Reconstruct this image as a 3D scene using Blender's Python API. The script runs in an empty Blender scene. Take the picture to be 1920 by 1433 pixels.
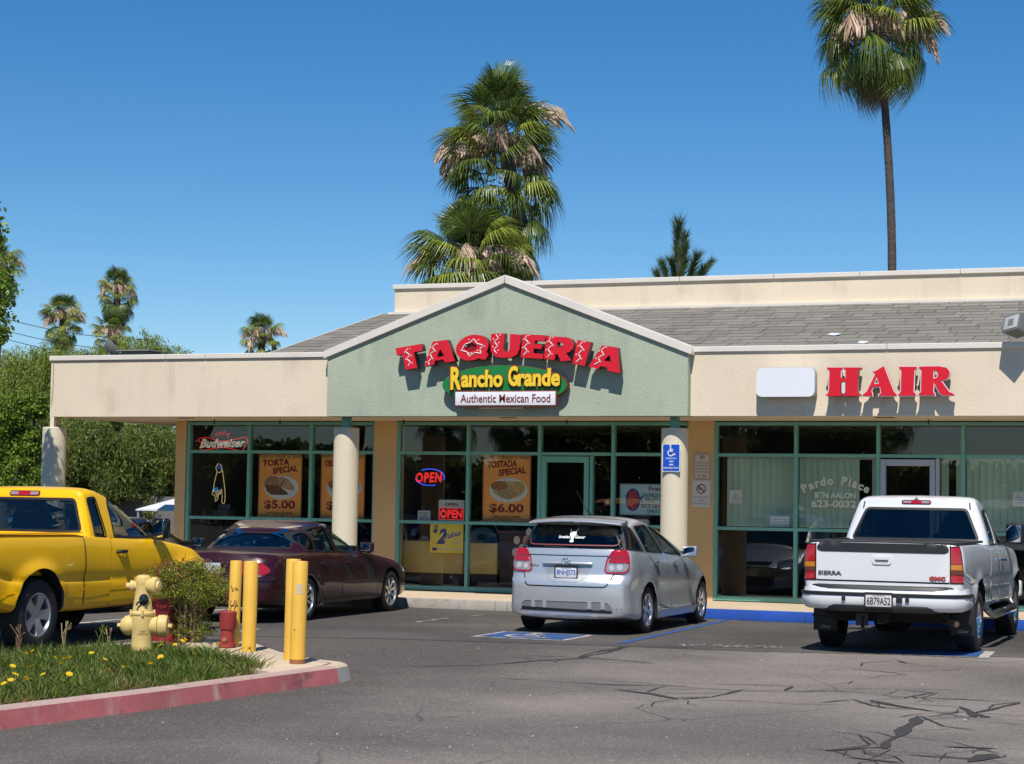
import bpy, bmesh, math, random
import numpy as np
from mathutils import Vector, Matrix, Euler
from mathutils.bvhtree import BVHTree
from mathutils.geometry import interpolate_bezier

rad = math.radians
sc = bpy.context.scene
COL = sc.collection
random.seed(7)
np.random.seed(7)

# ------------------------------------------------------------------ camera
EYE = Vector((0.0, -29.9664, 1.70))
FPX, YAW, PITCH, ROLL = 3643.08, 0.3748, 0.0604, 0.0158
_d = Vector((-math.sin(YAW) * math.cos(PITCH), math.cos(YAW) * math.cos(PITCH), math.sin(PITCH)))
_r = Vector((math.cos(YAW), math.sin(YAW), 0.0))
_u = _r.cross(_d)
_r2 = _r * math.cos(ROLL) + _u * math.sin(ROLL)
_u2 = -_r * math.sin(ROLL) + _u * math.cos(ROLL)
cam = bpy.data.cameras.new("camera")
cam.sensor_width = 36.0
cam.lens = FPX / 1920 * 36.0
cam.clip_start = 0.1
cam.clip_end = 3000
cam_o = bpy.data.objects.new("camera", cam)
COL.objects.link(cam_o)
m3 = Matrix((_r2, _u2, -_d)).transposed()
cam_o.matrix_world = Matrix.Translation(EYE) @ m3.to_4x4()
sc.camera = cam_o

# ------------------------------------------------------------------ sky and sun
SUN_EL, SUN_AZ = rad(54.5), rad(13.0)          # azimuth measured from -Y towards +X
world = bpy.data.worlds.new("World")
sc.world = world
world.use_nodes = True
wn = world.node_tree.nodes
bg = wn["Background"]
sky = wn.new("ShaderNodeTexSky")
sky.sky_type = 'NISHITA'
sky.sun_disc = False
sky.sun_elevation = SUN_EL
sky.sun_rotation = math.pi - SUN_AZ
sky.altitude = 1000
sky.air_density = 0.92
sky.dust_density = 0.0
sky.ozone_density = 3.0
hsv = wn.new("ShaderNodeHueSaturation")       # the photograph's clear, strongly blue sky
hsv.inputs["Saturation"].default_value = 1.35
world.node_tree.links.new(sky.outputs[0], hsv.inputs["Color"])
world.node_tree.links.new(hsv.outputs[0], bg.inputs[0])
bg.inputs[1].default_value = 0.094
sun = bpy.data.lights.new("sun", 'SUN')
sun.energy = 4.3
sun.angle = rad(0.5)
sun.color = (1.0, 0.955, 0.88)
sun_o = bpy.data.objects.new("sun", sun)
COL.objects.link(sun_o)
TO_SUN = Vector((math.sin(SUN_AZ) * math.cos(SUN_EL), -math.cos(SUN_AZ) * math.cos(SUN_EL), math.sin(SUN_EL)))
sun_o.rotation_euler = (-TO_SUN).to_track_quat('-Z', 'Y').to_euler()
sun_o.location = (0, -20, 40)
sc.view_settings.view_transform = 'Standard'
sc.view_settings.look = 'None'
sc.view_settings.gamma = 1
sc.view_settings.use_curve_mapping = False
sc.view_settings.exposure = 0.2
sc.cycles.max_bounces = 10
sc.cycles.transparent_max_bounces = 24
sc.cycles.glossy_bounces = 5
sc.cycles.caustics_reflective = False
sc.cycles.caustics_refractive = False
sc.cycles.sample_clamp_indirect = 6.0

# ------------------------------------------------------------------ surveying: a photo point on a known plane of the place
def _ray(px, py):
    return _d * FPX + _r2 * (px - 960) - _u2 * (py - 716.5)
def onY(px, py, Y):
    v = _ray(px, py)
    return EYE + v * ((Y - EYE.y) / v.y)
def onZ(px, py, Z=0.0):
    v = _ray(px, py)
    return EYE + v * ((Z - EYE.z) / v.z)

# ------------------------------------------------------------------ object helpers
def tag(o, label=None, cat=None, group=None, kind=None):
    if label: o["label"] = label
    if cat: o["category"] = cat
    if group: o["group"] = group
    if kind: o["kind"] = kind
    return o
def empty(name, loc=(0, 0, 0), rz=0.0, label=None, cat=None, group=None, kind=None):
    o = bpy.data.objects.new(name, None)
    o.empty_display_size = 0.2
    COL.objects.link(o)
    o.location = loc
    o.rotation_euler = (0, 0, rz)
    return tag(o, label, cat, group, kind)
def link(name, mesh, mats=None, parent=None, loc=None, rot=None, scale=None):
    o = bpy.data.objects.new(name, mesh)
    COL.objects.link(o)
    if mats is not None:
        if not isinstance(mats, (list, tuple)): mats = [mats]
        if len(mesh.materials) == 0:
            for m in mats: mesh.materials.append(m)
    if parent is not None: o.parent = parent
    if loc is not None: o.location = loc
    if rot is not None: o.rotation_euler = rot
    if scale is not None: o.scale = scale
    return o
def smooth_mesh(me, ang=35):
    n = len(me.polygons)
    if n == 0: return
    me.polygons.foreach_set("use_smooth", [True] * n)
    me.set_sharp_from_angle(angle=rad(ang))
def copy_thing(src, loc, rz=None, label=None, scale=None):
    r = src.copy(); COL.objects.link(r)
    r.location = loc
    if rz is not None: r.rotation_euler = (r.rotation_euler[0], r.rotation_euler[1], rz)
    if scale is not None: r.scale = scale
    if label: r["label"] = label
    for ch in list(src.children):
        c = ch.copy(); COL.objects.link(c); c.parent = r
        for g in list(ch.children):
            k = g.copy(); COL.objects.link(k); k.parent = c
    return r

class MB:
    """collects simple shapes and links them as one mesh object"""
    def __init__(s): s.v = []; s.f = []; s.m = []
    def add(s, vs, fs, mi=0):
        b = len(s.v)
        s.v.extend([tuple(v) for v in vs])
        s.f.extend([tuple(i + b for i in f) for f in fs])
        s.m.extend([mi] * len(fs))
        return s
    def box(s, x0, x1, y0, y1, z0, z1, mi=0, M=None):
        vs = [Vector(p) for p in ((x0,y0,z0),(x1,y0,z0),(x1,y1,z0),(x0,y1,z0),(x0,y0,z1),(x1,y0,z1),(x1,y1,z1),(x0,y1,z1))]
        if M is not None: vs = [M @ v for v in vs]
        return s.add(vs, [(0,3,2,1),(4,5,6,7),(0,1,5,4),(1,2,6,5),(2,3,7,6),(3,0,4,7)], mi)
    def tube(s, path, r, n=8, mi=0, cap=True, closed=False):
        P = [Vector(p) for p in path]
        rr = r if isinstance(r, (list, tuple)) else [r] * len(P)
        N = len(P); vs = []; fs = []
        up = None
        for i, p in enumerate(P):
            if closed: t = P[(i + 1) % N] - P[i - 1]
            else: t = P[min(i + 1, N - 1)] - P[max(i - 1, 0)]
            if t.length < 1e-9: t = Vector((0, 0, 1))
            t.normalize()
            if up is None:
                up = Vector((0, 0, 1)) if abs(t.z) < 0.9 else Vector((1, 0, 0))
            a = t.cross(up)
            if a.length < 1e-6: a = t.cross(Vector((0, 1, 0.3)))
            a.normalize(); b = a.cross(t); up = b
            for k in range(n):
                q = 2 * math.pi * k / n
                vs.append(p + (a * math.cos(q) + b * math.sin(q)) * rr[i])
        m = N if closed else N - 1
        for i in range(m):
            j = (i + 1) % N
            for k in range(n):
                k2 = (k + 1) % n
                fs.append((i*n+k, i*n+k2, j*n+k2, j*n+k))
        if cap and not closed:
            fs.append(tuple(range(n))[::-1]); fs.append(tuple((N-1)*n + k for k in range(n)))
        return s.add(vs, fs, mi)
    def lathe(s, prof, n=24, M=None, mi=0, cap=True):
        """prof: [(radius, height)] turned round local Z"""
        vs = []; fs = []
        for r, z in prof:
            for k in range(n):
                q = 2 * math.pi * k / n
                vs.append(Vector((r * math.cos(q), r * math.sin(q), z)))
        for i in range(len(prof) - 1):
            for k in range(n):
                k2 = (k + 1) % n
                fs.append((i*n+k, i*n+k2, (i+1)*n+k2, (i+1)*n+k))
        if cap:
            if prof[0][0] > 1e-5: fs.append(tuple(range(n))[::-1])
            if prof[-1][0] > 1e-5: fs.append(tuple((len(prof)-1)*n + k for k in range(n)))
        if M is not None: vs = [M @ v for v in vs]
        return s.add(vs, fs, mi)
    def prism(s, poly, a, b, f, mi=0):
        """poly of (u,v); f(u,v,d) maps to a point; extruded from depth a to b"""
        n = len(poly)
        vs = [f(u, v, a) for u, v in poly] + [f(u, v, b) for u, v in poly]
        fs = [tuple(range(n)), tuple(range(2*n-1, n-1, -1))]
        for i in range(n):
            j = (i + 1) % n
            fs.append((i, i + n, j + n, j))
        return s.add(vs, fs, mi)
    def mesh(s, name, bevel=0, seg=2, ang=35, smooth=True, tri=False):
        bm = bmesh.new()
        vv = [bm.verts.new(v) for v in s.v]
        for f, mi in zip(s.f, s.m):
            try:
                q = bm.faces.new([vv[i] for i in f]); q.material_index = mi
            except ValueError: pass
        bmesh.ops.recalc_face_normals(bm, faces=bm.faces)
        if bevel:
            ed = [e for e in bm.edges if len(e.link_faces) == 2 and e.calc_face_angle() > rad(35)]
            bmesh.ops.bevel(bm, geom=ed, offset=bevel, segments=seg, affect='EDGES', profile=0.6, clamp_overlap=True)
        me = bpy.data.meshes.new(name)
        bm.to_mesh(me); bm.free()
        if smooth: smooth_mesh(me, ang)
        return me
    def build(s, name, mats, parent=None, bevel=0, seg=2, ang=35, smooth=True, **k):
        me = s.mesh(name, bevel, seg, ang, smooth)
        if not isinstance(mats, (list, tuple)): mats = [mats]
        for m in mats: me.materials.append(m)
        return link(name, me, None, parent, **k)

def fast_mesh(name, verts, faces, mats, smooth=False):
    me = bpy.data.meshes.new(name)
    verts = np.asarray(verts, dtype=np.float32); faces = np.asarray(faces, dtype=np.int32)
    k = faces.shape[1]
    me.vertices.add(len(verts)); me.vertices.foreach_set("co", verts.ravel())
    me.loops.add(faces.size); me.loops.foreach_set("vertex_index", faces.ravel())
    me.polygons.add(len(faces))
    me.polygons.foreach_set("loop_start", np.arange(0, faces.size, k, dtype=np.int32))
    me.polygons.foreach_set("loop_total", np.full(len(faces), k, dtype=np.int32))
    me.update(calc_edges=True)
    if smooth: me.polygons.foreach_set("use_smooth", [True] * len(faces))
    for m in (mats if isinstance(mats, (list, tuple)) else [mats]): me.materials.append(m)
    return me

def eval_to_mesh(o, name):
    dg = bpy.context.evaluated_depsgraph_get()
    dg.update()
    me = bpy.data.meshes.new_from_object(o.evaluated_get(dg))
    me.name = name
    return me
def text_mesh(s, extrude=0.0, offset=0.0, shear=0.0, bevel=0.0, outline=False, space=1.0, res=3):
    cu = bpy.data.curves.new("lettering", 'FONT')
    cu.body = s
    cu.extrude = extrude; cu.offset = offset; cu.shear = shear
    cu.bevel_depth = bevel; cu.bevel_resolution = 1
    cu.space_character = space
    cu.resolution_u = res
    if outline: cu.fill_mode = 'NONE'
    o = bpy.data.objects.new("lettering", cu)
    COL.objects.link(o)
    me = eval_to_mesh(o, "lettering")
    bpy.data.objects.remove(o); bpy.data.curves.remove(cu)
    return me
def fit_text(name, s, mat, x0, x1, z0, z1, place, parent=None, depth=0.002, **kw):
    """lettering fitted to the rectangle x0..x1, z0..z1 of a surface; place(u,v,d) -> point"""
    me = text_mesh(s, **kw)
    n = len(me.vertices)
    if n == 0: return None
    co = np.empty(n * 3); me.vertices.foreach_get("co", co); co = co.reshape(-1, 3)
    mn = co.min(0); mx = co.max(0); sz = np.maximum(mx - mn, 1e-6)
    out = []
    for p in co:
        out.append(tuple(place(x0 + (p[0]-mn[0]) / sz[0] * (x1-x0), z0 + (p[1]-mn[1]) / sz[1] * (z1-z0), (p[2] * ((z1-z0)/sz[1] if kw.get('outline') else 1)) if kw.get('extrude') or kw.get('bevel') else depth)))
    me.vertices.foreach_set("co", np.array(out).ravel())
    me.update()
    me.materials.clear()
    me.materials.append(mat)
    return link(name, me, None, parent)
def shape_mesh(polys, extrude=0.0, offset=0.0, bevel=0.0):
    """filled 2D outline(s) with holes, through a curve"""
    cu = bpy.data.curves.new("outline", 'CURVE')
    cu.dimensions = '2D'; cu.fill_mode = 'BOTH'
    cu.extrude = extrude; cu.offset = offset; cu.bevel_depth = bevel
    for p in polys:
        sp = cu.splines.new('POLY'); sp.points.add(len(p) - 1); sp.use_cyclic_u = True
        for i, q in enumerate(p): sp.points[i].co = (q[0], q[1], 0, 1)
    o = bpy.data.objects.new("outline", cu); COL.objects.link(o)
    me = eval_to_mesh(o, "outline")
    bpy.data.objects.remove(o); bpy.data.curves.remove(cu)
    return me
def put_shape(name, polys, mat, place, parent=None, extrude=0.0, offset=0.0, d0=0.0, bevel=0.0):
    me = shape_mesh(polys, extrude, offset, bevel)
    co = np.empty(len(me.vertices) * 3); me.vertices.foreach_get("co", co); co = co.reshape(-1, 3)
    me.vertices.foreach_set("co", np.array([tuple(place(p[0], p[1], p[2] + d0)) for p in co]).ravel())
    bm = bmesh.new(); bm.from_mesh(me); bmesh.ops.recalc_face_normals(bm, faces=bm.faces); bm.to_mesh(me); bm.free()
    me.update(); me.materials.clear(); me.materials.append(mat)
    return link(name, me, None, parent)
def ell(cx, cy, rx, ry, n=32, a0=0.0, a1=2*math.pi):
    full = abs(a1 - a0 - 2*math.pi) < 1e-6
    m = n if full else n + 1
    return [(cx + rx*math.cos(a0 + (a1-a0)*i/n), cy + ry*math.sin(a0 + (a1-a0)*i/n)) for i in range(m)]
def rrect(x0, x1, y0, y1, r, n=5):
    P = []
    for cx, cy, a in ((x1-r, y1-r, 0), (x0+r, y1-r, 90), (x0+r, y0+r, 180), (x1-r, y0+r, 270)):
        for i in range(n + 1):
            q = rad(a + 90*i/n); P.append((cx + r*math.cos(q), cy + r*math.sin(q)))
    return P
def roundp(poly, r=0.02, n=4):
    """round the corners of a closed polygon"""
    out = []; N = len(poly)
    for i in range(N):
        a = Vector(poly[i-1][:2]); b = Vector(poly[i][:2]); c = Vector(poly[(i+1) % N][:2])
        da = (a-b); dc = (c-b)
        k = min(r, da.length*0.45, dc.length*0.45)
        p = b + da.normalized()*k; q = b + dc.normalized()*k
        for j in range(n + 1):
            t = j / n
            w = p*(1-t)**2 + b*2*t*(1-t) + q*t*t
            out.append((w.x, w.y))
    return out

# ------------------------------------------------------------------ materials
def M(name, col, rough=0.6, metal=0.0, spec=0.5, coat=0.0, coat_rough=0.03, var=None, grain=None, bump=None, stain=None, rnd=0.0, emit=None, trans=0.0, streak=None):
    m = bpy.data.materials.new(name); m.use_nodes = True
    nt = m.node_tree; N = nt.nodes; Lk = nt.links
    b = N["Principled BSDF"]
    b.inputs["Base Color"].default_value = (*col, 1)
    b.inputs["Roughness"].default_value = rough
    b.inputs["Metallic"].default_value = metal
    b.inputs["Specular IOR Level"].default_value = spec
    b.inputs["Coat Weight"].default_value = coat
    b.inputs["Coat Roughness"].default_value = coat_rough
    tc = N.new("ShaderNodeTexCoord")
    cur = None
    def noise(scale, detail=4, rough_=0.55, vec=None):
        n = N.new("ShaderNodeTexNoise"); n.inputs["Scale"].default_value = scale
        n.inputs["Detail"].default_value = detail; n.inputs["Roughness"].default_value = rough_
        Lk.new(vec or tc.outputs["Object"], n.inputs["Vector"]); return n.outputs["Fac"]
    def ramp(x, lo, hi, o0, o1):
        r = N.new("ShaderNodeMapRange"); r.inputs[1].default_value = lo; r.inputs[2].default_value = hi
        r.inputs[3].default_value = o0; r.inputs[4].default_value = o1
        Lk.new(x, r.inputs[0]); return r.outputs[0]
    def mul(c, x):
        q = N.new("ShaderNodeMix"); q.data_type = 'RGBA'; q.blend_type = 'MULTIPLY'; q.inputs[0].default_value = 1
        if c is None: q.inputs[6].default_value = (*col, 1)
        else: Lk.new(c, q.inputs[6])
        cb = N.new("ShaderNodeCombineColor")
        for i in range(3): Lk.new(x, cb.inputs[i])
        Lk.new(cb.outputs[0], q.inputs[7]); return q.outputs[2]
    if var: cur = mul(cur, ramp(noise(var[0]), 0.3, 0.7, 1-var[1], 1+var[1]))
    if grain: cur = mul(cur, ramp(noise(grain[0], 2), 0.3, 0.7, 1-grain[1], 1+grain[1]))
    if rnd:
        oi = N.new("ShaderNodeObjectInfo"); ge = N.new("ShaderNodeNewGeometry")
        ad = N.new("ShaderNodeMath"); ad.operation = 'ADD'
        Lk.new(oi.outputs["Random"], ad.inputs[0]); Lk.new(ge.outputs["Random Per Island"], ad.inputs[1])
        fr = N.new("ShaderNodeMath"); fr.operation = 'FRACT'; Lk.new(ad.outputs[0], fr.inputs[0])
        cur = mul(cur, ramp(fr.outputs[0], 0, 1, 1-rnd, 1+rnd))
    if stain:   # (scale, threshold, colour, strength, stretch)
        mp = N.new("ShaderNodeMapping"); Lk.new(tc.outputs["Object"], mp.inputs[0])
        mp.inputs["Scale"].default_value = stain[4] if len(stain) > 4 else (1, 1, 1)
        f = ramp(noise(stain[0], 6, 0.6, mp.outputs[0]), stain[1], stain[1]+0.14, 0, stain[3])
        q = N.new("ShaderNodeMix"); q.data_type = 'RGBA'; Lk.new(f, q.inputs[0])
        if cur is None: q.inputs[6].default_value = (*col, 1)
        else: Lk.new(cur, q.inputs[6])
        q.inputs[7].default_value = (*stain[2], 1); cur = q.outputs[2]
    if streak:  # (scale, threshold, colour, strength): run-off marks drawn out downwards
        mp = N.new("ShaderNodeMapping"); Lk.new(tc.outputs["Object"], mp.inputs[0]); mp.inputs["Scale"].default_value = (1, 1, 0.10)
        f = ramp(noise(streak[0], 5, 0.65, mp.outputs[0]), streak[1], streak[1]+0.2, 0, streak[3])
        f2 = ramp(noise(1.7, 3), 0.42, 0.62, 0, 1)
        mm = N.new("ShaderNodeMath"); mm.operation = 'MULTIPLY'; Lk.new(f, mm.inputs[0]); Lk.new(f2, mm.inputs[1])
        q = N.new("ShaderNodeMix"); q.data_type = 'RGBA'; Lk.new(mm.outputs[0], q.inputs[0])
        if cur is None: q.inputs[6].default_value = (*col, 1)
        else: Lk.new(cur, q.inputs[6])
        q.inputs[7].default_value = (*streak[2], 1); cur = q.outputs[2]
    if cur is not None: Lk.new(cur, b.inputs["Base Color"])
    if bump:
        bn = N.new("ShaderNodeBump"); bn.inputs["Strength"].default_value = bump[1]; bn.inputs["Distance"].default_value = bump[2]
        Lk.new(noise(bump[0], 3, 0.6), bn.inputs["Height"]); Lk.new(bn.outputs[0], b.inputs["Normal"])
    if emit:
        b.inputs["Emission Color"].default_value = (*emit[:3], 1); b.inputs["Emission Strength"].default_value = emit[3]
    if trans:
        tr = N.new("ShaderNodeBsdfTranslucent"); mx = N.new("ShaderNodeMixShader"); mx.inputs[0].default_value = trans
        if cur is not None: Lk.new(cur, tr.inputs[0])
        else: tr.inputs[0].default_value = (*col, 1)
        Lk.new(b.outputs[0], mx.inputs[1]); Lk.new(tr.outputs[0], mx.inputs[2])
        Lk.new(mx.outputs[0], N["Material Output"].inputs[0])
    return m
def glass_mat(name, tint=(0.8, 0.85, 0.85), base=0.06, gcol=(1, 1, 1), wav=0.0):
    m = bpy.data.materials.new(name); m.use_nodes = True
    nt = m.node_tree; N = nt.nodes; Lk = nt.links
    N.remove(N["Principled BSDF"])
    tr = N.new("ShaderNodeBsdfTransparent"); tr.inputs[0].default_value = (*tint, 1)
    gl = N.new("ShaderNodeBsdfGlossy"); gl.inputs[0].default_value = (*gcol, 1); gl.inputs["Roughness"].default_value = 0.0
    lw = N.new("ShaderNodeLayerWeight"); lw.inputs[0].default_value = 0.5
    pw = N.new("ShaderNodeMath"); pw.operation = 'POWER'; pw.inputs[1].default_value = 4
    Lk.new(lw.outputs["Facing"], pw.inputs[0])
    mr = N.new("ShaderNodeMapRange"); mr.inputs[3].default_value = base; mr.inputs[4].default_value = 1
    Lk.new(pw.outputs[0], mr.inputs[0])
    mx = N.new("ShaderNodeMixShader")
    Lk.new(mr.outputs[0], mx.inputs[0]); Lk.new(tr.outputs[0], mx.inputs[1]); Lk.new(gl.outputs[0], mx.inputs[2])
    Lk.new(mx.outputs[0], N["Material Output"].inputs[0])
    if wav:
        tc = N.new("ShaderNodeTexCoord"); n = N.new("ShaderNodeTexNoise"); n.inputs["Scale"].default_value = 1.3; n.inputs["Detail"].default_value = 1
        bn = N.new("ShaderNodeBump"); bn.inputs["Strength"].default_value = wav; bn.inputs["Distance"].default_value = 0.02
        Lk.new(tc.outputs["Object"], n.inputs["Vector"]); Lk.new(n.outputs[0], bn.inputs["Height"]); Lk.new(bn.outputs[0], gl.inputs["Normal"])
    return m
CREAM = M("cream_stucco", (0.755, 0.635, 0.475), 0.9, var=(0.7, 0.06), grain=(38, .05), streak=(3.2, .5, (0.50, 0.40, 0.28), .5), bump=(45, 0.45, 0.012), stain=(1.1, 0.62, (0.50, 0.40, 0.29), 0.35, (1, 1, 0.5)))
GREEN = M("green_stucco", (0.40, 0.445, 0.335), 0.9, var=(0.9, 0.08), grain=(38, .06), streak=(2.6, .5, (0.24, 0.29, 0.22), .55), bump=(45, 0.5, 0.012), stain=(1.6, 0.63, (0.26, 0.32, 0.25), 0.4, (1, 1, 0.45)))
OCHRE = M("ochre_stucco", (0.66, 0.45, 0.21), 0.9, var=(1.2, 0.06), bump=(60, 0.5, 0.01))
COLM = M("column_stucco", (0.72, 0.63, 0.46), 0.9, var=(1.2, 0.05), streak=(5, .5, (0.5, 0.42, 0.3), .4), bump=(55, 0.6, 0.012))
SOFF = M("soffit_paint", (0.74, 0.62, 0.46), 0.9, var=(1, 0.04), bump=(70, 0.2, 0.006))
COPING = M("coping_metal", (0.72, 0.66, 0.58), 0.45, var=(2, 0.05), stain=(3, 0.66, (0.45, 0.38, 0.3), 0.4))
TEAL = M("teal_frame", (0.155, 0.42, 0.355), 0.42, var=(3, 0.05))
ALU = M("aluminium_frame", (0.42, 0.43, 0.47), 0.4, 0.5)
SHOPGLASS = glass_mat("shop_glass", (0.94, 0.97, 0.955), 0.062, wav=0.05)
SHINGLE = M("shingle", (0.215, 0.195, 0.165), 0.95, rnd=0.15, grain=(60, 0.22), bump=(120, 0.3, 0.004))
ROOFBASE = M("roof_felt", (0.06, 0.056, 0.05), 0.95)
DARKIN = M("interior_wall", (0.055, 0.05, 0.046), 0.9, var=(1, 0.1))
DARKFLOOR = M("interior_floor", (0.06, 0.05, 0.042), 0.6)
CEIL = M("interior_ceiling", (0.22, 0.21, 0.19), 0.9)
BLACK = M("black_trim", (0.012, 0.012, 0.013), 0.55)
BLACKGL = M("black_gloss", (0.01, 0.01, 0.012), 0.15)
RUBBER = M("tyre_rubber", (0.016, 0.016, 0.016), 0.75, bump=(80, 0.2, 0.002))
CHROME = M("chrome", (0.75, 0.75, 0.77), 0.08, 1.0)
ALLOY = M("alloy_rim", (0.62, 0.62, 0.64), 0.22, 0.9)
ALLOYD = M("alloy_dark", (0.10, 0.10, 0.105), 0.4, 0.5)
GREYCLOTH = M("seat_cloth", (0.05, 0.05, 0.055), 0.9)
TANCLOTH = M("seat_leather_tan", (0.42, 0.36, 0.28), 0.7)
REDSIGN = M("sign_red", (0.68, 0.010, 0.024), 0.30)
DKRED = M("sign_return", (0.07, 0.012, 0.014), 0.4)
WHITESIGN = M("sign_white", (0.78, 0.79, 0.82), 0.35)
WHITEP = M("white_paint", (0.80, 0.80, 0.78), 0.6)
SIGNGREEN = M("sign_green", (0.012, 0.20, 0.045), 0.35)
SIGNYEL = M("sign_yellow", (0.90, 0.60, 0.035), 0.4)
SIGNBRN = M("sign_brown", (0.20, 0.022, 0.016), 0.5)
SIGNBLU = M("sign_blue", (0.008, 0.075, 0.48), 0.4)
PAPER = M("paper", (0.62, 0.66, 0.66), 0.8)
INK = M("ink", (0.03, 0.03, 0.035), 0.8)
def asphalt(name, c0, c1, worn, gutter=0.0):
    m = bpy.data.materials.new(name); m.use_nodes = True
    nt = m.node_tree; N = nt.nodes; Lk = nt.links; b = N["Principled BSDF"]
    tc = N.new("ShaderNodeTexCoord")
    def nz(scale, det, vec=None, ro=0.6):
        n = N.new("ShaderNodeTexNoise"); n.inputs["Scale"].default_value = scale; n.inputs["Detail"].default_value = det; n.inputs["Roughness"].default_value = ro
        Lk.new(vec or tc.outputs["Object"], n.inputs["Vector"]); return n.outputs["Fac"]
    def mr(x, a, bb, c, d):
        r = N.new("ShaderNodeMapRange"); r.inputs[1].default_value = a; r.inputs[2].default_value = bb; r.inputs[3].default_value = c; r.inputs[4].default_value = d
        Lk.new(x, r.inputs[0]); return r.outputs[0]
    def mixc(f, a, bb):
        q = N.new("ShaderNodeMix"); q.data_type = 'RGBA'; Lk.new(f, q.inputs[0])
        for k, v in ((6, a), (7, bb)):
            if isinstance(v, tuple): q.inputs[k].default_value = (*v, 1)
            else: Lk.new(v, q.inputs[k])
        return q.outputs[2]
    # wear streaks run along the driving lane
    mp = N.new("ShaderNodeMapping"); mp.inputs["Rotation"].default_value = (0, 0, rad(12)); mp.inputs["Scale"].default_value = (0.35, 1.0, 1)
    Lk.new(tc.outputs["Object"], mp.inputs[0])
    big = mr(nz(0.55, 5, mp.outputs[0]), 0.36, 0.66, 0, 1)
    col = mixc(big, c0, c1)
    st = mr(nz(1.6, 6, mp.outputs[0], 0.7), 0.58, 0.72, 0, worn)
    col = mixc(st, col, tuple(x * 0.55 for x in c0))
    mp2 = N.new("ShaderNodeMapping"); mp2.inputs["Location"].default_value = (3.1, 1.7, 0); Lk.new(tc.outputs["Object"], mp2.inputs[0])
    wide = mr(nz(0.23, 3, mp2.outputs[0], 0.5), 0.40, 0.60, 0, 0.85)
    col = mixc(wide, col, tuple(x * 0.60 for x in c0))
    oil = mr(nz(2.3, 4, mp2.outputs[0], 0.6), 0.66, 0.74, 0, 0.55)
    col = mixc(oil, col, tuple(x * 0.38 for x in c0))
    crk = N.new("ShaderNodeTexVoronoi"); crk.feature = 'DISTANCE_TO_EDGE'; crk.inputs["Scale"].default_value = 0.55
    wp = N.new("ShaderNodeMix"); wp.data_type = 'VECTOR'; wp.inputs[0].default_value = 0.12
    wn_ = N.new("ShaderNodeTexNoise"); wn_.inputs["Scale"].default_value = 2.2; wn_.inputs["Detail"].default_value = 5; Lk.new(tc.outputs["Object"], wn_.inputs["Vector"])
    Lk.new(tc.outputs["Object"], wp.inputs[4]); Lk.new(wn_.outputs["Color"], wp.inputs[5]); Lk.new(wp.outputs[1], crk.inputs["Vector"])
    ck_ = mr(crk.outputs["Distance"], 0.0, 0.009, 0.75, 0.0)
    ckm = N.new("ShaderNodeMath"); ckm.operation = 'MULTIPLY'; Lk.new(ck_, ckm.inputs[0]); Lk.new(mr(nz(0.5, 3, mp.outputs[0]), 0.45, 0.6, 0, 1), ckm.inputs[1])
    col = mixc(ckm.outputs[0], col, (0.03, 0.028, 0.027))
    sx = N.new("ShaderNodeSeparateXYZ"); Lk.new(tc.outputs["Object"], sx.inputs[0])
    ad = N.new("ShaderNodeMath"); ad.operation = 'ADD'; Lk.new(sx.outputs[0], ad.inputs[0]); Lk.new(mr(nz(0.5, 3), 0.3, 0.7, -1.2, 1.2), ad.inputs[1])
    gut = mr(ad.outputs[0], -8.2, -4.9, gutter, 0.0)        # grime gathers along the island kerb
    col = mixc(gut, col, tuple(x * 0.42 for x in c0))
    vo = N.new("ShaderNodeTexVoronoi"); vo.inputs["Scale"].default_value = 75
    Lk.new(tc.outputs["Object"], vo.inputs["Vector"])
    sp = N.new("ShaderNodeSeparateColor"); Lk.new(vo.outputs["Color"], sp.inputs[0])
    ag = mr(sp.outputs[0], 0, 1, 0.74, 1.27)
    fl = mr(sp.outputs[1], 0.94, 1.0, 0, 0.4)
    q = N.new("ShaderNodeMix"); q.data_type = 'RGBA'; q.blend_type = 'MULTIPLY'; q.inputs[0].default_value = 1
    Lk.new(col, q.inputs[6]); cb = N.new("ShaderNodeCombineColor")
    for i in range(3): Lk.new(ag, cb.inputs[i])
    Lk.new(cb.outputs[0], q.inputs[7])
    col = mixc(fl, q.outputs[2], tuple(x * 2.2 for x in c1))
    Lk.new(col, b.inputs["Base Color"])
    b.inputs["Roughness"].default_value = 0.85
    b.inputs["Specular IOR Level"].default_value = 0.35
    bn = N.new("ShaderNodeBump"); bn.inputs["Strength"].default_value = 0.6; bn.inputs["Distance"].default_value = 0.006
    Lk.new(vo.outputs["Distance"], bn.inputs["Height"]); Lk.new(bn.outputs[0], b.inputs["Normal"])
    return m
ASPH = asphalt("lane_asphalt", (0.205, 0.174, 0.152), (0.275, 0.236, 0.206), 0.5, 0.85)
ASPH2 = asphalt("stall_asphalt", (0.090, 0.081, 0.073), (0.150, 0.132, 0.114), 0.6)
TAR = M("tar", (0.055, 0.051, 0.048), 0.8, spec=0.3)
CONC = M("concrete", (0.60, 0.475, 0.335), 0.9, var=(0.8, 0.09), grain=(40, 0.06), stain=(1.5, 0.62, (0.36, 0.3, 0.23), 0.35))
KERBC = M("kerb_concrete", (0.42, 0.385, 0.33), 0.9, var=(3, 0.1), grain=(60, 0.12), stain=(4, 0.56, (0.14, 0.13, 0.12), 0.6), bump=(50, 0.3, 0.006))
def worn_paint(name, col, under, amount, scale=6.0, dirt=(0.1, 0.09, 0.085)):
    m = M(name, col, 0.8, var=(2.5, 0.14), grain=(50, 0.08), stain=(scale, amount, under, 0.85), bump=(60, 0.25, 0.004))
    return m
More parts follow.
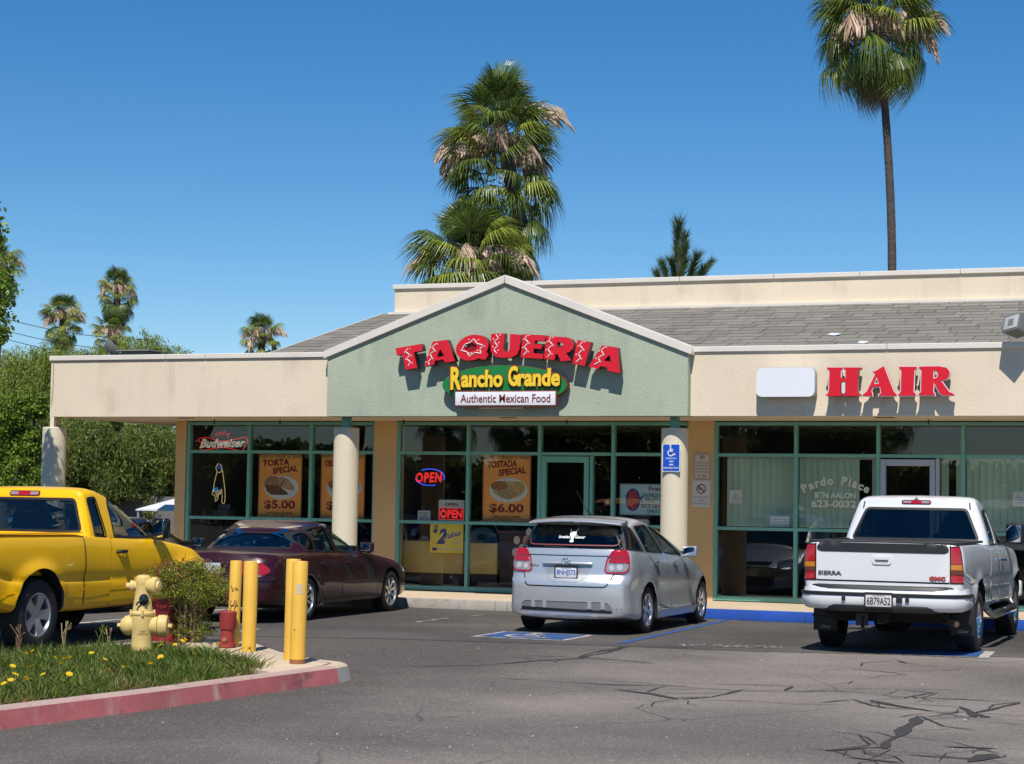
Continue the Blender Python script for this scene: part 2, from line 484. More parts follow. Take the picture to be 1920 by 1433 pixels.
REDKERB = M("red_kerb_paint", (0.46, 0.125, 0.125), 0.8, var=(1.6, 0.25), grain=(60, .12), streak=(5, .52, (.62, .50, .46), .7), stain=(2.6, 0.565, (0.11, 0.06, 0.06), 0.8, (1, 1, 1.6)), bump=(60, 0.25, 0.004))
PINKTOP = M("kerb_top", (0.50, 0.34, 0.29), 0.9, var=(2, 0.1), grain=(70, 0.1), stain=(3, 0.6, (0.42, 0.2, 0.18), 0.6))
BLUEPAINT = worn_paint("blue_road_paint", (0.022, 0.085, 0.27), (0.085, 0.078, 0.072), 0.50, 6.0)
BLUEKERB = worn_paint("blue_kerb_paint", (0.016, 0.085, 0.42), (0.30, 0.30, 0.32), 0.72, 9.0)
WHITELINE = worn_paint("white_road_paint", (0.50, 0.47, 0.42), (0.075, 0.072, 0.068), 0.50, 7.0)
WHITEFADE = worn_paint("faded_road_paint", (0.40, 0.37, 0.33), (0.09, 0.082, 0.074), 0.40, 8.0)
SOIL = M("soil", (0.16, 0.115, 0.075), 0.95, var=(6, 0.3), grain=(40, 0.3), bump=(30, 0.8, 0.02))

def slab(name, poly, z0, z1, mats, kind="structure", parent=None, bevel=0):
    mb = MB(); mb.prism(poly, z1, z0, lambda u, v, d: Vector((u, v, d)))
    o = mb.build(name, mats, parent, bevel=bevel, smooth=False)
    if kind and parent is None: o["kind"] = kind
    return o
def sheet(name, poly, z, mat, parent=None, kind=None):
    mb = MB(); mb.add([(x, y, z) for x, y in poly], [tuple(range(len(poly)))])
    o = mb.build(name, mat, parent, smooth=False)
    if kind: o["kind"] = kind
    if parent is None and not kind: o["kind"] = "structure"
    return o

g = sheet("ground", [(-400, -400), (400, -400), (400, 600), (-400, 600)], 0.0, ASPH)
stall = sheet("parking_stall_asphalt", [(-40, -13.2), (-13.0, -9.6), (-9.9, -8.6), (-7.4, -8.15), (-5.6, -8.05), (-3.3, -7.35), (0, -6.4), (12, -5.6), (12, -2.3), (-40, -2.3)], 0.004, ASPH2)

KY = -2.32
# raised walk in front of the shops, cut into slabs by its joints, and the kerb along it
walk = empty("sidewalk", (0, 0, 0)); walk["kind"] = "structure"
edges = [-20.6, -17.6, -15.1, -12.6, -10.1, -7.6, -5.1, -2.6, 0.4, 4.0, 8.0]
for i in range(len(edges) - 1):
    x0, x1 = edges[i] + 0.004, edges[i+1] - 0.004
    MB().box(x0, x1, KY + 0.154, 0.02, 0.02, 0.15).build("paving_slab", CONC, walk, bevel=0.006, seg=1)
kerb = empty("kerb", (0, 0, 0)); kerb["kind"] = "structure"
ks = [-20.6, -18.2, -15.8, -13.4, -12.62, -11.1, -10.9, -9.35, -8.72, -6.3, -3.9, -1.5, 1.0, 4.0, 8.0]
for i in range(len(ks) - 1):
    blue = ks[i] >= -8.8
    mb = MB(); mb.box(ks[i] + 0.003, ks[i+1] - 0.003, KY, KY + 0.15, 0.0, 0.15)
    o = mb.build("kerb_stone", [KERBC], kerb, bevel=0.012)
    if blue:
        MB().box(ks[i] + 0.003, ks[i+1] - 0.003, KY - 0.003, KY + 0.035, 0.005, 0.1535).build("blue_paint", BLUEKERB, o, bevel=0.008)

# painted markings on the stall surface
def P2(px, py):
    v = onZ(px, py, 0.0); return (v.x, v.y)
def line(name, a, b, w, mat, z=0.008):
    a = Vector(a); b = Vector(b); t = (b - a).normalized(); n = Vector((-t.y, t.x)) * w / 2
    return sheet(name, [tuple(a + n), tuple(a - n), tuple(b - n), tuple(b + n)], z, mat, parent=stall)
line("blue_stall_line", (-7.30, -7.75), (-7.42, -2.36), 0.12, BLUEPAINT)
line("blue_hatch_line", (-7.25, -2.45), (-5.6, -2.45), 0.10, BLUEPAINT)
line("white_stall_line", (-10.95, -5.6), (-10.95, -4.4), 0.08, WHITEFADE); line("white_stall_line", (-10.85, -3.9), (-10.85, -3.4), 0.08, WHITEFADE)
line("white_stall_line", (-14.5, -10.0), (-14.5, -2.4), 0.10, WHITELINE)
line("white_stall_line", (-12.05, -8.9), (-12.05, -8.0), 0.10, WHITELINE)
sym = sheet("accessible_symbol", [(-9.25, -7.72), (-8.02, -7.72), (-8.02, -6.62), (-9.25, -6.62)], 0.0075, WHITELINE, parent=stall)
sheet("blue_field", [(-9.18, -7.65), (-8.09, -7.65), (-8.09, -6.69), (-9.18, -6.69)], 0.011, BLUEPAINT, parent=sym)
def sym_icon(ox, oy, s, z, mat, par, flip=1):
    f = lambda u, v, d: Vector((ox + u * s * flip, oy + v * s, z + d))
    rw = 0.075
    ring = ell(-0.03, -0.14, 0.27, 0.27, 22, rad(118), rad(398))
    inner = ell(-0.03, -0.14, 0.27 - rw, 0.27 - rw, 22, rad(118), rad(398))[::-1]
    put_shape("wheelchair_mark", [ring + inner], mat, f, par)
    put_shape("wheelchair_mark", [ell(-0.06, 0.40, 0.075, 0.075, 14)], mat, f, par)
    put_shape("wheelchair_mark", [[(-0.11, 0.30), (-0.02, 0.30), (0.0, 0.16), (0.16, 0.16), (0.16, 0.10), (0.005, 0.10), (0.012, 0.03), (0.20, 0.03), (0.28, -0.24), (0.37, -0.20), (0.34, -0.27), (0.24, -0.33), (0.14, -0.04), (-0.10, -0.04)]], mat, f, par)
sym_icon(-8.66, -7.17, 0.95, 0.0145, WHITELINE, sym)
sym2 = sheet("accessible_symbol", [(-4.2, -7.62), (-3.02, -7.55), (-3.08, -6.5), (-4.2, -6.5)], 0.0075, WHITELINE, parent=stall)
sheet("blue_field", [(-4.19, -7.60), (-3.14, -7.50), (-3.2, -6.52), (-4.19, -6.52)], 0.011, BLUEPAINT, parent=sym2)
a = onZ(1262, 1213); b = onZ(1462, 1217)
fit_text("faded_lettering", "NO PARKING", WHITEFADE, 0, 1, 0, 1, lambda u, v, d: Vector((a.x + (b.x-a.x)*u, a.y + (b.y-a.y)*u + v*0.42, 0.0085)), stall, offset=0.01)

# tar-filled cracks: ribbons of uneven width
def crack(pts, w, z=0.0085, seedv=0):
    rnd = random.Random(seedv); P = [Vector(p) for p in pts]
    q = []
    for i in range(len(P) - 1):
        n = max(2, int((P[i+1]-P[i]).length / 0.09))
        for k in range(n):
            t = k / n; q.append(P[i].lerp(P[i+1], t))
    q.append(P[-1])
    L = []; Rr = []
    kj = [rnd.random() for _ in range(len(q)//5 + 3)]
    kn = [rnd.random()**1.6 for _ in range(len(q)//4 + 3)]
    for i, p in enumerate(q):
        t = (q[min(i+1, len(q)-1)] - q[max(i-1, 0)]).normalized(); n = Vector((-t.y, t.x))
        e = min(i, len(q)-1-i) / len(q)
        ww = w * 0.9 * (0.22 + 1.1 * (kn[i//4] * (1 - (i % 4)/4) + kn[i//4 + 1] * (i % 4)/4) + .12*rnd.random()) * min(1, 0.25 + 6*e)
        j = n * (0.10*(kj[i//5]*(1-(i % 5)/5) + kj[i//5+1]*(i % 5)/5 - .5) + rnd.uniform(-.006, .006))
        L.append(p + j + n*ww/2); Rr.append(p + j - n*ww/2)
    mb = MB(); n = len(q)
    mb.add([(v.x, v.y, z) for v in L] + [(v.x, v.y, z) for v in Rr], [(i, i+1, n+i+1, n+i) for i in range(n-1)])
    return mb.build("tar_crack", TAR, g, smooth=False)
def cp(*pp): return [P2(x, y) for x, y in pp]
cracks = [
    (cp((740, 1252), (900, 1248), (1000, 1240), (1090, 1235), (1185, 1212)), 0.045), (cp((1080, 1233), (1130, 1222), (1170, 1212)), 0.10),
    (cp((1085, 1234), (1180, 1240), (1230, 1244)), 0.05),
    (cp((940, 1272), (1070, 1280), (1150, 1285), (1250, 1286), (1310, 1291)), 0.04), (cp((1155, 1293), (1230, 1302), (1275, 1312)), 0.07),
    (cp((1275, 1312), (1340, 1308), (1395, 1296)), 0.06), (cp((1300, 1314), (1420, 1316)), 0.03),
    (cp((1440, 1299), (1560, 1296), (1680, 1306), (1800, 1312), (1915, 1318)), 0.045), (cp((1465, 1296), (1495, 1288)), 0.12),
    (cp((1540, 1318), (1600, 1312), (1660, 1328), (1760, 1334)), 0.05), (cp((1630, 1314), (1690, 1326), (1760, 1336)), 0.10),
    (cp((1915, 1318), (1860, 1330), (1820, 1336)), 0.09), (cp((1800, 1326), (1830, 1344), (1855, 1346)), 0.16),
    (cp((1820, 1344), (1725, 1344)), 0.05), (cp((1730, 1344), (1690, 1368), (1670, 1385), (1665, 1405)), 0.15),
    (cp((1560, 1410), (1620, 1402), (1660, 1400)), 0.08), (cp((1590, 1420), (1690, 1432)), 0.08), (cp((1700, 1416), (1850, 1428)), 0.04),
    (cp((1770, 1400), (1870, 1405)), 0.10), (cp((1820, 1430), (1870, 1416)), 0.14), (cp((1580, 1254), (1650, 1260), (1700, 1266)), 0.025),
    (cp((1690, 1240), (1700, 1245)), 0.06), (cp((1690, 1296), (1760, 1300)), 0.03), (cp((500, 1236), (600, 1232), (690, 1228)), 0.03),
]
rb = random.Random(77); more = []
for p, w in cracks:                       # thin side branches
    for _ in range(3):
        k = rb.randrange(len(p)); a = Vector(p[k]); ang = rb.uniform(0, 6.28); b = a + Vector((math.cos(ang), math.sin(ang))) * rb.uniform(.25, .7); c = b + Vector((math.cos(ang + .6), math.sin(ang + .6))) * rb.uniform(.1, .5)
        more.append(([tuple(a), tuple(b), tuple(c)], rb.uniform(.012, .028)))
cracks += more
for i, (p, w) in enumerate(cracks): crack(p, w, 0.0052 + 0.00002*i, i)
LITTER = M("litter_paper", (0.55, 0.5, 0.46), 0.9)
rng = random.Random(5)
mb = MB()
for k in range(46):
    x, y = P2(rng.uniform(560, 1000), rng.uniform(1180, 1420)) if k % 2 else P2(rng.uniform(300, 1900), rng.uniform(1230, 1420))
    s = rng.uniform(0.006, 0.017); A = rng.uniform(0, 3)
    mb.add([(x + s*math.cos(A), y + s*math.sin(A), 0.016), (x - s*math.sin(A)*0.6, y + s*math.cos(A)*0.6, 0.022), (x - s*math.cos(A), y - s*math.sin(A), 0.014), (x + s*math.sin(A)*.5, y - s*math.cos(A)*.5, 0.018)], [(0, 1, 2, 3)])
o = mb.build("pebble_litter", LITTER, g, smooth=False); o["kind"] = "stuff"

# ------------------------------------------------------------------ planting island
isl = [(-9.35, -26.0), (-8.62, -19.4), (-8.50, -18.24), (-8.26, -16.6), (-8.06, -14.5), (-7.99, -13.85), (-8.02, -13.55), (-8.18, -13.36), (-8.5, -13.22), (-9.2, -12.65), (-10.1, -11.62), (-10.5, -11.42), (-10.95, -11.7), (-11.25, -12.7), (-11.5, -15.0), (-13.0, -26.0)]
island = empty("planting_island", (0, 0, 0)); island["kind"] = "structure"
def inset(poly, d):
    out = []; n = len(poly)
    for i in range(n):
        a = Vector(poly[i-1]); b = Vector(poly[i]); c = Vector(poly[(i+1) % n])
        t1 = (b-a).normalized(); t2 = (c-b).normalized()
        n1 = Vector((-t1.y, t1.x)); n2 = Vector((-t2.y, t2.x)); m = (n1+n2).normalized()
        out.append(tuple(b + m * d / max(0.4, m.dot(n1))))
    return out
inner = inset(isl, 0.17)
slab("soil_bed", inner, 0.0, 0.125, SOIL, parent=island)
pad_poly = [(-8.19, -14.75), (-8.17, -13.85), (-8.22, -13.62), (-8.55, -13.42), (-9.3, -12.82), (-10.18, -11.82), (-10.5, -11.62), (-10.78, -11.85), (-10.1, -13.1), (-9.0, -14.2)]
MB().prism(pad_poly, 0.152, 0.1, lambda u, v, d: Vector((u, v, d))).build("concrete_pad", CONC, island, smooth=False)
n = len(isl)
groups = [(0, 2, 'c'), (2, 4, 'r'), (4, 5, 'r'), (5, 7, 't'), (7, 9, 'c'), (9, 11, 'c'), (11, 13, 'c'), (13, 15, 'c')]
for a0, b0, k in groups:
    mb = MB()
    for i in range(a0, b0):
        j = i + 1; lean = 0.03
        pts = [isl[i], isl[j], inner[j], inner[i]]
        oi = inset(isl, lean)
        vs = [(isl[i][0], isl[i][1], 0.0), (isl[j][0], isl[j][1], 0.0), (oi[j][0], oi[j][1], 0.132), (oi[i][0], oi[i][1], 0.132),
              (*inset(isl, lean+0.02)[i], 0.15), (*inset(isl, lean+0.02)[j], 0.15), (inner[j][0], inner[j][1], 0.15), (inner[i][0], inner[i][1], 0.15), (inner[i][0], inner[i][1], 0.0), (inner[j][0], inner[j][1], 0.0)]
        mb.add(vs, [(0, 1, 2, 3)], 0)
        mb.add(vs, [(3, 2, 5, 4), (4, 5, 6, 7), (7, 6, 9, 8)], 1)
        if i == a0: mb.add(vs, [(0, 3, 4, 7, 8)], 0)
        if i == b0 - 1: mb.add(vs, [(1, 9, 6, 5, 2)], 0)
    mats = [REDKERB, PINKTOP] if k == 'r' else [KERBC, CONC]
    mb.build("kerb_stone", mats, island, smooth=False)
shop = empty("shop_building", (0, 0, 0), label="low cream stucco shopping strip with a green gable, grey shingle roof and teal storefront windows", cat="building")
FY = -2.0            # front of the cream fascia
GY = -2.15           # front of the green gable
XL, XG0, XG1, XR = -19.47, -14.12, -8.13, 7.0
ZB, ZT = 2.988, 3.955

def S(name, mats, x0, x1, y0, y1, z0, z1, bevel=0.0, parent=None):
    return MB().box(x0, x1, y0, y1, z0, z1).build(name, mats, parent or shop, bevel=bevel)
S("fascia", CREAM, XL, XG0 - 0.002, FY, FY + 0.25, ZB, ZT)
S("fascia", CREAM, XG1 + 0.002, XR, FY, FY + 0.25, ZB, ZT)
S("fascia", CREAM, XL, XL + 0.25, FY + 0.252, 12.0, ZB, ZT)
# gable front with its returns
gp = [(XG0, ZB - 0.004), (XG1, ZB - 0.004), (XG1, 3.955), (-11.075, 5.085), (XG0, 3.965)]
MB().prism(gp, GY, GY + 0.42, lambda u, v, d: Vector((u, d, v))).build("gable_wall", GREEN, shop, smooth=False)
# soffit with slots and sprinkler heads
S("soffit", SOFF, XL + 0.252, XR, FY + 0.252, 0.06, 3.0, 3.06)
S("soffit", SOFF, XL + 0.252, -18.16, 0.062, 11.9, 3.0, 3.06)
for px in (352, 955, 1660):
    p = onY(px, 785, -1.2)
    S("soffit_slot", BLACK, p.x - 0.14, p.x + 0.14, -1.3, -1.22, 2.991, 3.003)
for px in (402, 525, 757, 1063, 1741):
    p = onY(px, 790, -0.5)
    mb = MB(); mb.tube([(p.x, -0.5, 3.01), (p.x, -0.5, 2.93)], 0.011, 6); mb.lathe([(0.024, 2.925), (0.024, 2.932)], 10, Matrix.Translation((p.x, -0.5, 0)))
    mb.build("sprinkler_head", BLACK, shop)

# metal copings, cut into lengths
def coping_run(x0, x1, y0, y1, z, cuts, h=0.085):
    xs = [x0] + cuts + [x1]
    for i in range(len(xs) - 1):
        a, b = xs[i] + 0.003, xs[i+1] - 0.003
        MB().box(a, b, y0, y1, z, z + h).build("coping", COPING, shop, bevel=0.008, seg=1)
coping_run(XL - 0.03, XG0 - 0.03, FY - 0.035, FY + 0.30, 3.94, [-17.2, -16.45])
coping_run(XG1 + 0.03, XR, FY - 0.035, FY + 0.30, 3.94, [-5.2, -2.1, 1.0])
MB().box(XL - 0.03, XL + 0.29, FY + 0.302, 12, 3.942, 4.023).build("coping", COPING, shop, bevel=0.008, seg=1)
for sgn, xa, za in ((-1, XG0 - 0.06, 3.948), (1, XG1 + 0.06, 3.938)):
    ax, az = -11.075 + 0.001 * sgn, 5.092
    dx, dz = xa - ax, za - az; L = math.hypot(dx, dz); nx, nz = -dz / L * (1 if dx > 0 else -1), abs(dx) / L
    pol = [(ax, az - 0.055), (ax, az + 0.075 / nz * 0.96), (xa, za + 0.075 / nz), (xa, za - 0.05)]
    MB().prism(pol, GY - 0.05, GY + 0.47, lambda u, v, d: Vector((u, d, v))).build("gable_coping", COPING, shop, bevel=0.008, seg=1)

# raised parapet behind the roof
PX = -15.36
S("parapet", CREAM, PX, XR, 3.0, 3.3, 4.9, 5.605)
S("parapet", CREAM, PX, PX + 0.3, 3.302, 12, 4.9, 5.605)
coping_run(PX - 0.035, XR, 2.955, 3.34, 5.60, [-12.6, -9.8, -8.1, -6.6, -4.9, -2, 1], 0.085)
MB().box(PX - 0.035, PX + 0.335, 3.345, 12, 5.602, 5.684).build("coping", COPING, shop, bevel=0.008, seg=1)
S("base_flashing", COPING, PX - 0.1, XR, 2.93, 2.998, 5.085, 5.17)

# roof planes: main slope behind the right-hand fascia, hip slope to the left
roof = empty("roof", (0, 0, 0)); roof.parent = shop
r0y, r0z, r1y, r1z = FY + 0.27, 3.975, 2.99, 5.125
mb = MB()
RXL = -15.55
mb.add([(RXL, r0y, r0z), (XR, r0y, r0z), (XR, r1y, r1z), (RXL, r1y, r1z)], [(0, 1, 2, 3)])
mb.add([(RXL, r0y, r0z - .2), (RXL, r0y, r0z), (RXL, r1y, r1z), (RXL, r1y, r0z - .2)], [(0, 1, 2, 3)])
mb.build("roof_deck", ROOFBASE, roof, smooth=False)
sl = Vector((0, r1y - r0y, r1z - r0z)); SLEN = sl.length; sl.normalize(); sn = Vector((0, -sl.z, sl.y))
NC = 15; EXPO = SLEN / NC
def shingle_variant(seedv):
    rr = random.Random(seedv)
    j = [rr.uniform(-0.012, 0.012) for _ in range(4)]
    w, h, t = 0.5, EXPO * 1.12, 0.016
    mb = MB()
    vs = [(-w, 0 + j[0], t), (w, 0 + j[1], t), (w, h, t * 0.35), (-w, h, t * 0.35), (-w, 0 + j[0], -0.004), (w, 0 + j[1], -0.004)]
    mb.add(vs, [(0, 1, 2, 3), (4, 5, 1, 0), (4, 0, 3), (1, 5, 2)])
    me = mb.mesh("shingle", smooth=False); me.materials.append(SHINGLE); return me
variants = [shingle_variant(k) for k in range(5)]
rr = random.Random(11)
cand = []
for c in range(NC):
    base = Vector((0, r0y, r0z)) + sl * (EXPO * c) + sn * 0.006
    x = RXL - 0.02 - rr.uniform(0, 0.02)
    while x < XR:
        w = rr.choice([0.26, 0.34, 0.42, 0.5, 0.62])
        cand.append((x + w/2, w - 0.012, base, c)); x += w
def seen(x, c):        # in front of the lens and above the copings
    if c < 4: return False
    return (-15.8 < x < -13.9) or (-10.4 < x < -2.9)
vis = [q for q in cand if seen(q[0], q[3])]
vis.sort(key=lambda q: (q[2] - EYE).length)
pick = set(id(q) for q in vis[:290])
rest = MB()
for q in cand:
    x, w, base, c = q
    rot = Matrix((Vector((1, 0, 0)), sl, sn)).transposed().to_4x4()
    mat = Matrix.Translation(base + Vector((x, 0, 0)) + sn * rr.uniform(0, 0.005)) @ rot @ Matrix.Diagonal((w, 1, 1, 1))
    me = rr.choice(variants)
    if id(q) in pick:
        o = bpy.data.objects.new("shingle", me); COL.objects.link(o); o.parent = roof; o.matrix_local = mat
    else:
        rest.add([mat @ v.co for v in me.vertices], [tuple(p.vertices) for p in me.polygons])
o = rest.build("shingle_field", SHINGLE, roof, smooth=False); o["kind"] = "stuff"
MB().prism([(r0y - .03, r0z - .12), (r0y - .03, r0z + .02), (r1y, r1z + .03), (r1y, r1z - .12)], RXL - .045, RXL - .02, lambda u, v, d: Vector((d, u, v))).build("rake_board", COPING, roof, smooth=False)
for (px, py, w) in ((1564, 627, 0.10), (1618, 642, 0.08)):      # torn pale patches
    d = _ray(px, py); n0 = sn; t = (Vector((0, r0y, r0z)) + sn * 0.03 - EYE).dot(n0) / d.dot(n0); p = EYE + d * t
    mat = Matrix.Translation(p) @ Matrix((Vector((1, 0, 0)), sl, sn)).transposed().to_4x4()
    mb = MB(); mb.add([mat @ Vector(v) for v in ((-w, -.05, 0), (w*.3, -.12, 0), (w, -.03, .005), (w*.9, .1, 0), (-w*.8, .12, .006))], [(0, 1, 2, 3, 4)])
    mb.build("torn_patch", PAPER, roof, smooth=False)

S("flat_roof", ROOFBASE, XL + 0.252, RXL - .05, FY + 0.26, 11.9, 3.62, 3.70)
# walls behind the walk
S("side_wall", OCHRE, -18.16, -17.95, -0.05, 12, 0.14, 3.0)
S("pier", OCHRE, -14.262, -13.842, -0.06, 0.25, 0.14, 3.0)
S("pier", OCHRE, -8.72, -8.30, -0.06, 0.25, 0.14, 3.0)
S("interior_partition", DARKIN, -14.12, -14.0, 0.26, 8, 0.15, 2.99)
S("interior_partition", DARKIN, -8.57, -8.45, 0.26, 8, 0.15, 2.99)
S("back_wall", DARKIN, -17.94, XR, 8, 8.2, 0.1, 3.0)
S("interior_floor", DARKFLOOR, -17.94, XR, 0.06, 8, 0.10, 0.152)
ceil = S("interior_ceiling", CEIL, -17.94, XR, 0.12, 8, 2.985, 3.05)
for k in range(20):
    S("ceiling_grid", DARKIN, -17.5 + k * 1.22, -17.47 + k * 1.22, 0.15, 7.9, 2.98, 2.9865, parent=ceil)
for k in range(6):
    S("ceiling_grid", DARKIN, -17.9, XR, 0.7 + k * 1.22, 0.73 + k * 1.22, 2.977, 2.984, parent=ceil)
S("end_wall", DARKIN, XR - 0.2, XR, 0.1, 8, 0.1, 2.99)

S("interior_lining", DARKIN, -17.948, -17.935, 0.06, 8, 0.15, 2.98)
# storefront framing: verticals, rails, panes
FW = 0.058
def vbar(x, z0=0.16, z1=2.985, w=FW, mat=TEAL, y0=-0.055, y1=0.055):
    return MB().box(x - w/2, x + w/2, y0, y1, z0, z1).build("mullion", mat, shop, bevel=0.004, seg=1)
def hbar(xa, xb, z, h=0.052, mat=TEAL):
    return MB().box(xa + FW/2 + 0.001, xb - FW/2 - 0.001, -0.05, 0.05, z - h/2, z + h/2).build("window_rail", mat, shop, bevel=0.004, seg=1)
def pane(xa, xb, za, zb):
    mb = MB(); mb.add([(xa + 0.02, 0.0, za), (xb - 0.02, 0.0, za), (xb - 0.02, 0.0, zb), (xa + 0.02, 0.0, zb)], [(0, 1, 2, 3)])
    return mb.build("window_pane", SHOPGLASS, shop, smooth=False)
ZR1, ZR2, ZB0 = 1.30, 2.46, 0.20
def bay(xs, skip=()):
    for x in xs: vbar(x)
    for i in range(len(xs) - 1):
        a, b = xs[i], xs[i+1]
        hbar(a, b, 2.955); hbar(a, b, ZR2); pane(a, b, ZR2, 2.955)
        if i in skip: continue
        hbar(a, b, ZR1); hbar(a, b, ZB0, 0.075)
        pane(a, b, ZR1, ZR2); pane(a, b, ZB0, ZR1)
XA = [-17.90 + 1.213 * i for i in range(4)]
XB = [-13.812 + 1.2735 * i for i in range(5)]
XC = [-8.27 + 1.288 * i for i in range(12)]
bay(XA); bay(XB, skip=(2,)); bay(XC, skip=(2,))
# doors
def door(xa, xb, zt, mat, sidelight_to, hinge_left=True):
    d = empty("shop_door", (xa, 0, 0.16)); d.parent = shop
    w = xb - xa; st = 0.085
    for (u0, u1, z0, z1) in ((0, st, 0, zt), (w - st, w, 0, zt), (st + .001, w - st - .001, zt - 0.10, zt), (st + .001, w - st - .001, 0, 0.2)):
        MB().box(u0, u1, -0.045, 0.04, z0, z1).build("door_frame", mat, d, bevel=0.004, seg=1)
    mb = MB(); mb.add([(st - .01, 0, 0.19), (w - st + .01, 0, 0.19), (w - st + .01, 0, zt - 0.09), (st - .01, 0, zt - 0.09)], [(0, 1, 2, 3)])
    mb.build("door_pane", SHOPGLASS, d, smooth=False)
    hx = w - 0.16 if hinge_left else 0.16
    MB().tube([(hx, -0.045, 0.75), (hx, -0.10, 0.78), (hx, -0.10, 1.05), (hx, -0.045, 1.08)], 0.012, 8).build("pull_handle", ALU, d)
    return d
xd0, xd1 = XB[2] + FW/2 + 0.003, XB[3] - FW/2
door(xd0, xd0 + 0.83, 2.26, TEAL, xd1)
vbar(xd0 + 0.875, z1=ZR2 - 0.03, w=0.05); pane(xd0 + 0.88, xd1 + 0.02, 0.24, ZR2); hbar(xd0 + 0.87, XB[3], ZB0, 0.075)
xe0, xe1 = XC[2] + FW/2 + 0.003, XC[3] - FW/2
door(xe0, xe0 + 0.84, 2.25, ALU, xe1)
vbar(xe0 + 0.875, z1=ZR2 - 0.03, w=0.055, mat=ALU); pane(xe0 + 0.88, xe1 + 0.02, 0.24, ZR2); hbar(xe0 + 0.87, XC[3], ZB0, 0.075)

# round stucco columns on the walk
for px, lab in ((101, 0), (649, 1), (1265, 2)):
    x = onY(px, 860, -1.75).x
    c = MB().lathe([(0.205, 0.15), (0.205, 2.80), (0.19, 2.815), (0.0, 2.815)], 36, Matrix.Translation((x, -1.75, 0))).build("column", COLM, shop)
    MB().box(x - 0.062, x + 0.062, -1.81, -1.69, 2.80, 3.0).build("column_neck", TEAL if lab else COLM, c, bevel=0.005)
COLX = [onY(px, 860, -1.75).x for px in (101, 649, 1265)]

# conduit on the left end of the fascia
mb = MB(); mb.tube([(XL + 0.05, FY - 0.012, 3.93), (XL + 0.055, FY - 0.012, 3.5), (XL + 0.03, FY - 0.012, 3.2)], 0.006, 6); mb.build("conduit", KERBC, shop)

# ------------------------------------------------------------------ roof furniture
p = onY(205, 660, 4.0)
d = empty("satellite_dish", (p.x, 4.0, p.z - 0.35), label="grey satellite dish on the roof above the left cream fascia", cat="satellite dish")
mb = MB(); mb.lathe([(0.0, 0.0), (0.10, 0.012), (0.18, 0.035), (0.235, 0.07), (0.23, 0.078), (0.0, 0.02)], 24)
GREYDISH = M("dish_grey", (0.22, 0.215, 0.205), 0.5)
o = mb.build("reflector", GREYDISH, d, loc=(0, 0, 0.36), rot=(rad(62), 0, rad(150)))
MB().tube([(0, 0, -0.1), (0, 0, 0.33)], 0.02, 8).build("mast", GREYDISH, d)
MB().tube([(0, 0.03, 0.25), (-0.12, 0.32, 0.33), (-0.13, 0.33, 0.42)], 0.012, 6).build("feed_arm", GREYDISH, d)
p = onY(690, 640, 1.0); p = onY(265, 662, 3.0)
v = MB(); v.box(-0.3, 0.3, -0.25, 0.25, -0.3, 0.02); v.box(-0.38, 0.38, -0.33, 0.33, 0.022, 0.05)
tag(v.build("roof_vent", GREYDISH, loc=(p.x, 3.0, p.z - 0.01), bevel=0.01), "flat grey roof vent peeping over the left cream fascia", "roof vent")
# floodlight at the top of the right-hand fascia
p = onY(1908, 612, FY - 0.28)
fl = empty("floodlight", (p.x, FY - 0.28, p.z), label="grey square floodlight on the coping at the right end of the roof", cat="floodlight")
FGREY = M("floodlight_grey", (0.16, 0.16, 0.155), 0.5)
mb = MB(); mb.add([(-.16, -.13, -.13), (.16, -.13, -.13), (.16, -.13, .13), (-.16, -.13, .13), (-.12, .14, -.10), (.12, .14, -.10), (.12, .14, .10), (-.12, .14, .10)], [(0,3,2,1), (4,5,6,7), (0,1,5,4), (1,2,6,5), (2,3,7,6), (3,0,4,7)])
h = mb.build("housing", FGREY, fl, bevel=0.012, rot=(rad(-22), rad(-8), rad(-35)))
LENS = M("floodlight_lens", (0.5, 0.5, 0.48), 0.15, coat=1)
MB().box(-.125, .125, -.138, -.1305, -.1, .1).build("lens", LENS, h, bevel=0.003)
MB().box(-.05, .05, -.1425, -.1385, -.05, .05).build("lamp", M("lamp_grey", (0.2, 0.19, 0.17), 0.3), h)
MB().tube([(0.12, 0.16, -0.06), (0.14, 0.24, -0.15), (0.14, 0.3, -0.17)], 0.03, 8).build("bracket", FGREY, fl)
# ------------------------------------------------------------------ channel letters on the gable (outlines measured on the sign itself)
def zoom3(u, v): return (600 + u / 2.743, 500 + v / 2.743)
GP = GY                               # wall plane
def on_gable(pts, Y):
    out = []
    for u, v in pts:
        q = onY(*zoom3(u, v), Y); out.append((q.x, q.z))
    return out
def wallmap(Y0):
    return lambda u, v, d: Vector((u, Y0 - d, v))
SQ = M("letter_squiggle", (0.82, 0.78, 0.74), 0.5)
def channel_letter(parent, polys, Yface, back, red=REDSIGN, trim=None, name="letter"):
    """red face, dark return behind it, held off the wall"""
    o = put_shape(name, polys, red, wallmap(Yface), parent, extrude=0.008, offset=-0.002, d0=0.0)
    put_shape("return", polys, DKRED, wallmap(Yface), o, extrude=(back - 0.01) / 2, offset=-0.001, d0=-(back + 0.008) / 2 - 0.003)
    if trim is not None:
        put_shape("trim", polys, trim, wallmap(Yface), o, extrude=0.006, offset=0.011, d0=-0.006)
    return o
YT = GY - 0.215
tq = empty("restaurant_sign", (0, 0, 0), label="arched row of red channel letters spelling TAQUERIA on the green gable", cat="shop sign")
L = {}
L['T'] = [[(388, 420), (522, 397), (529, 432), (484, 441), (501, 522), (440, 531), (424, 452), (396, 458)]]
L['A'] = [[(580, 386), (655, 376), (697, 487), (643, 494), (634, 478), (592, 485), (588, 505), (535, 514)], [(619, 425), (640, 460), (602, 466)]]
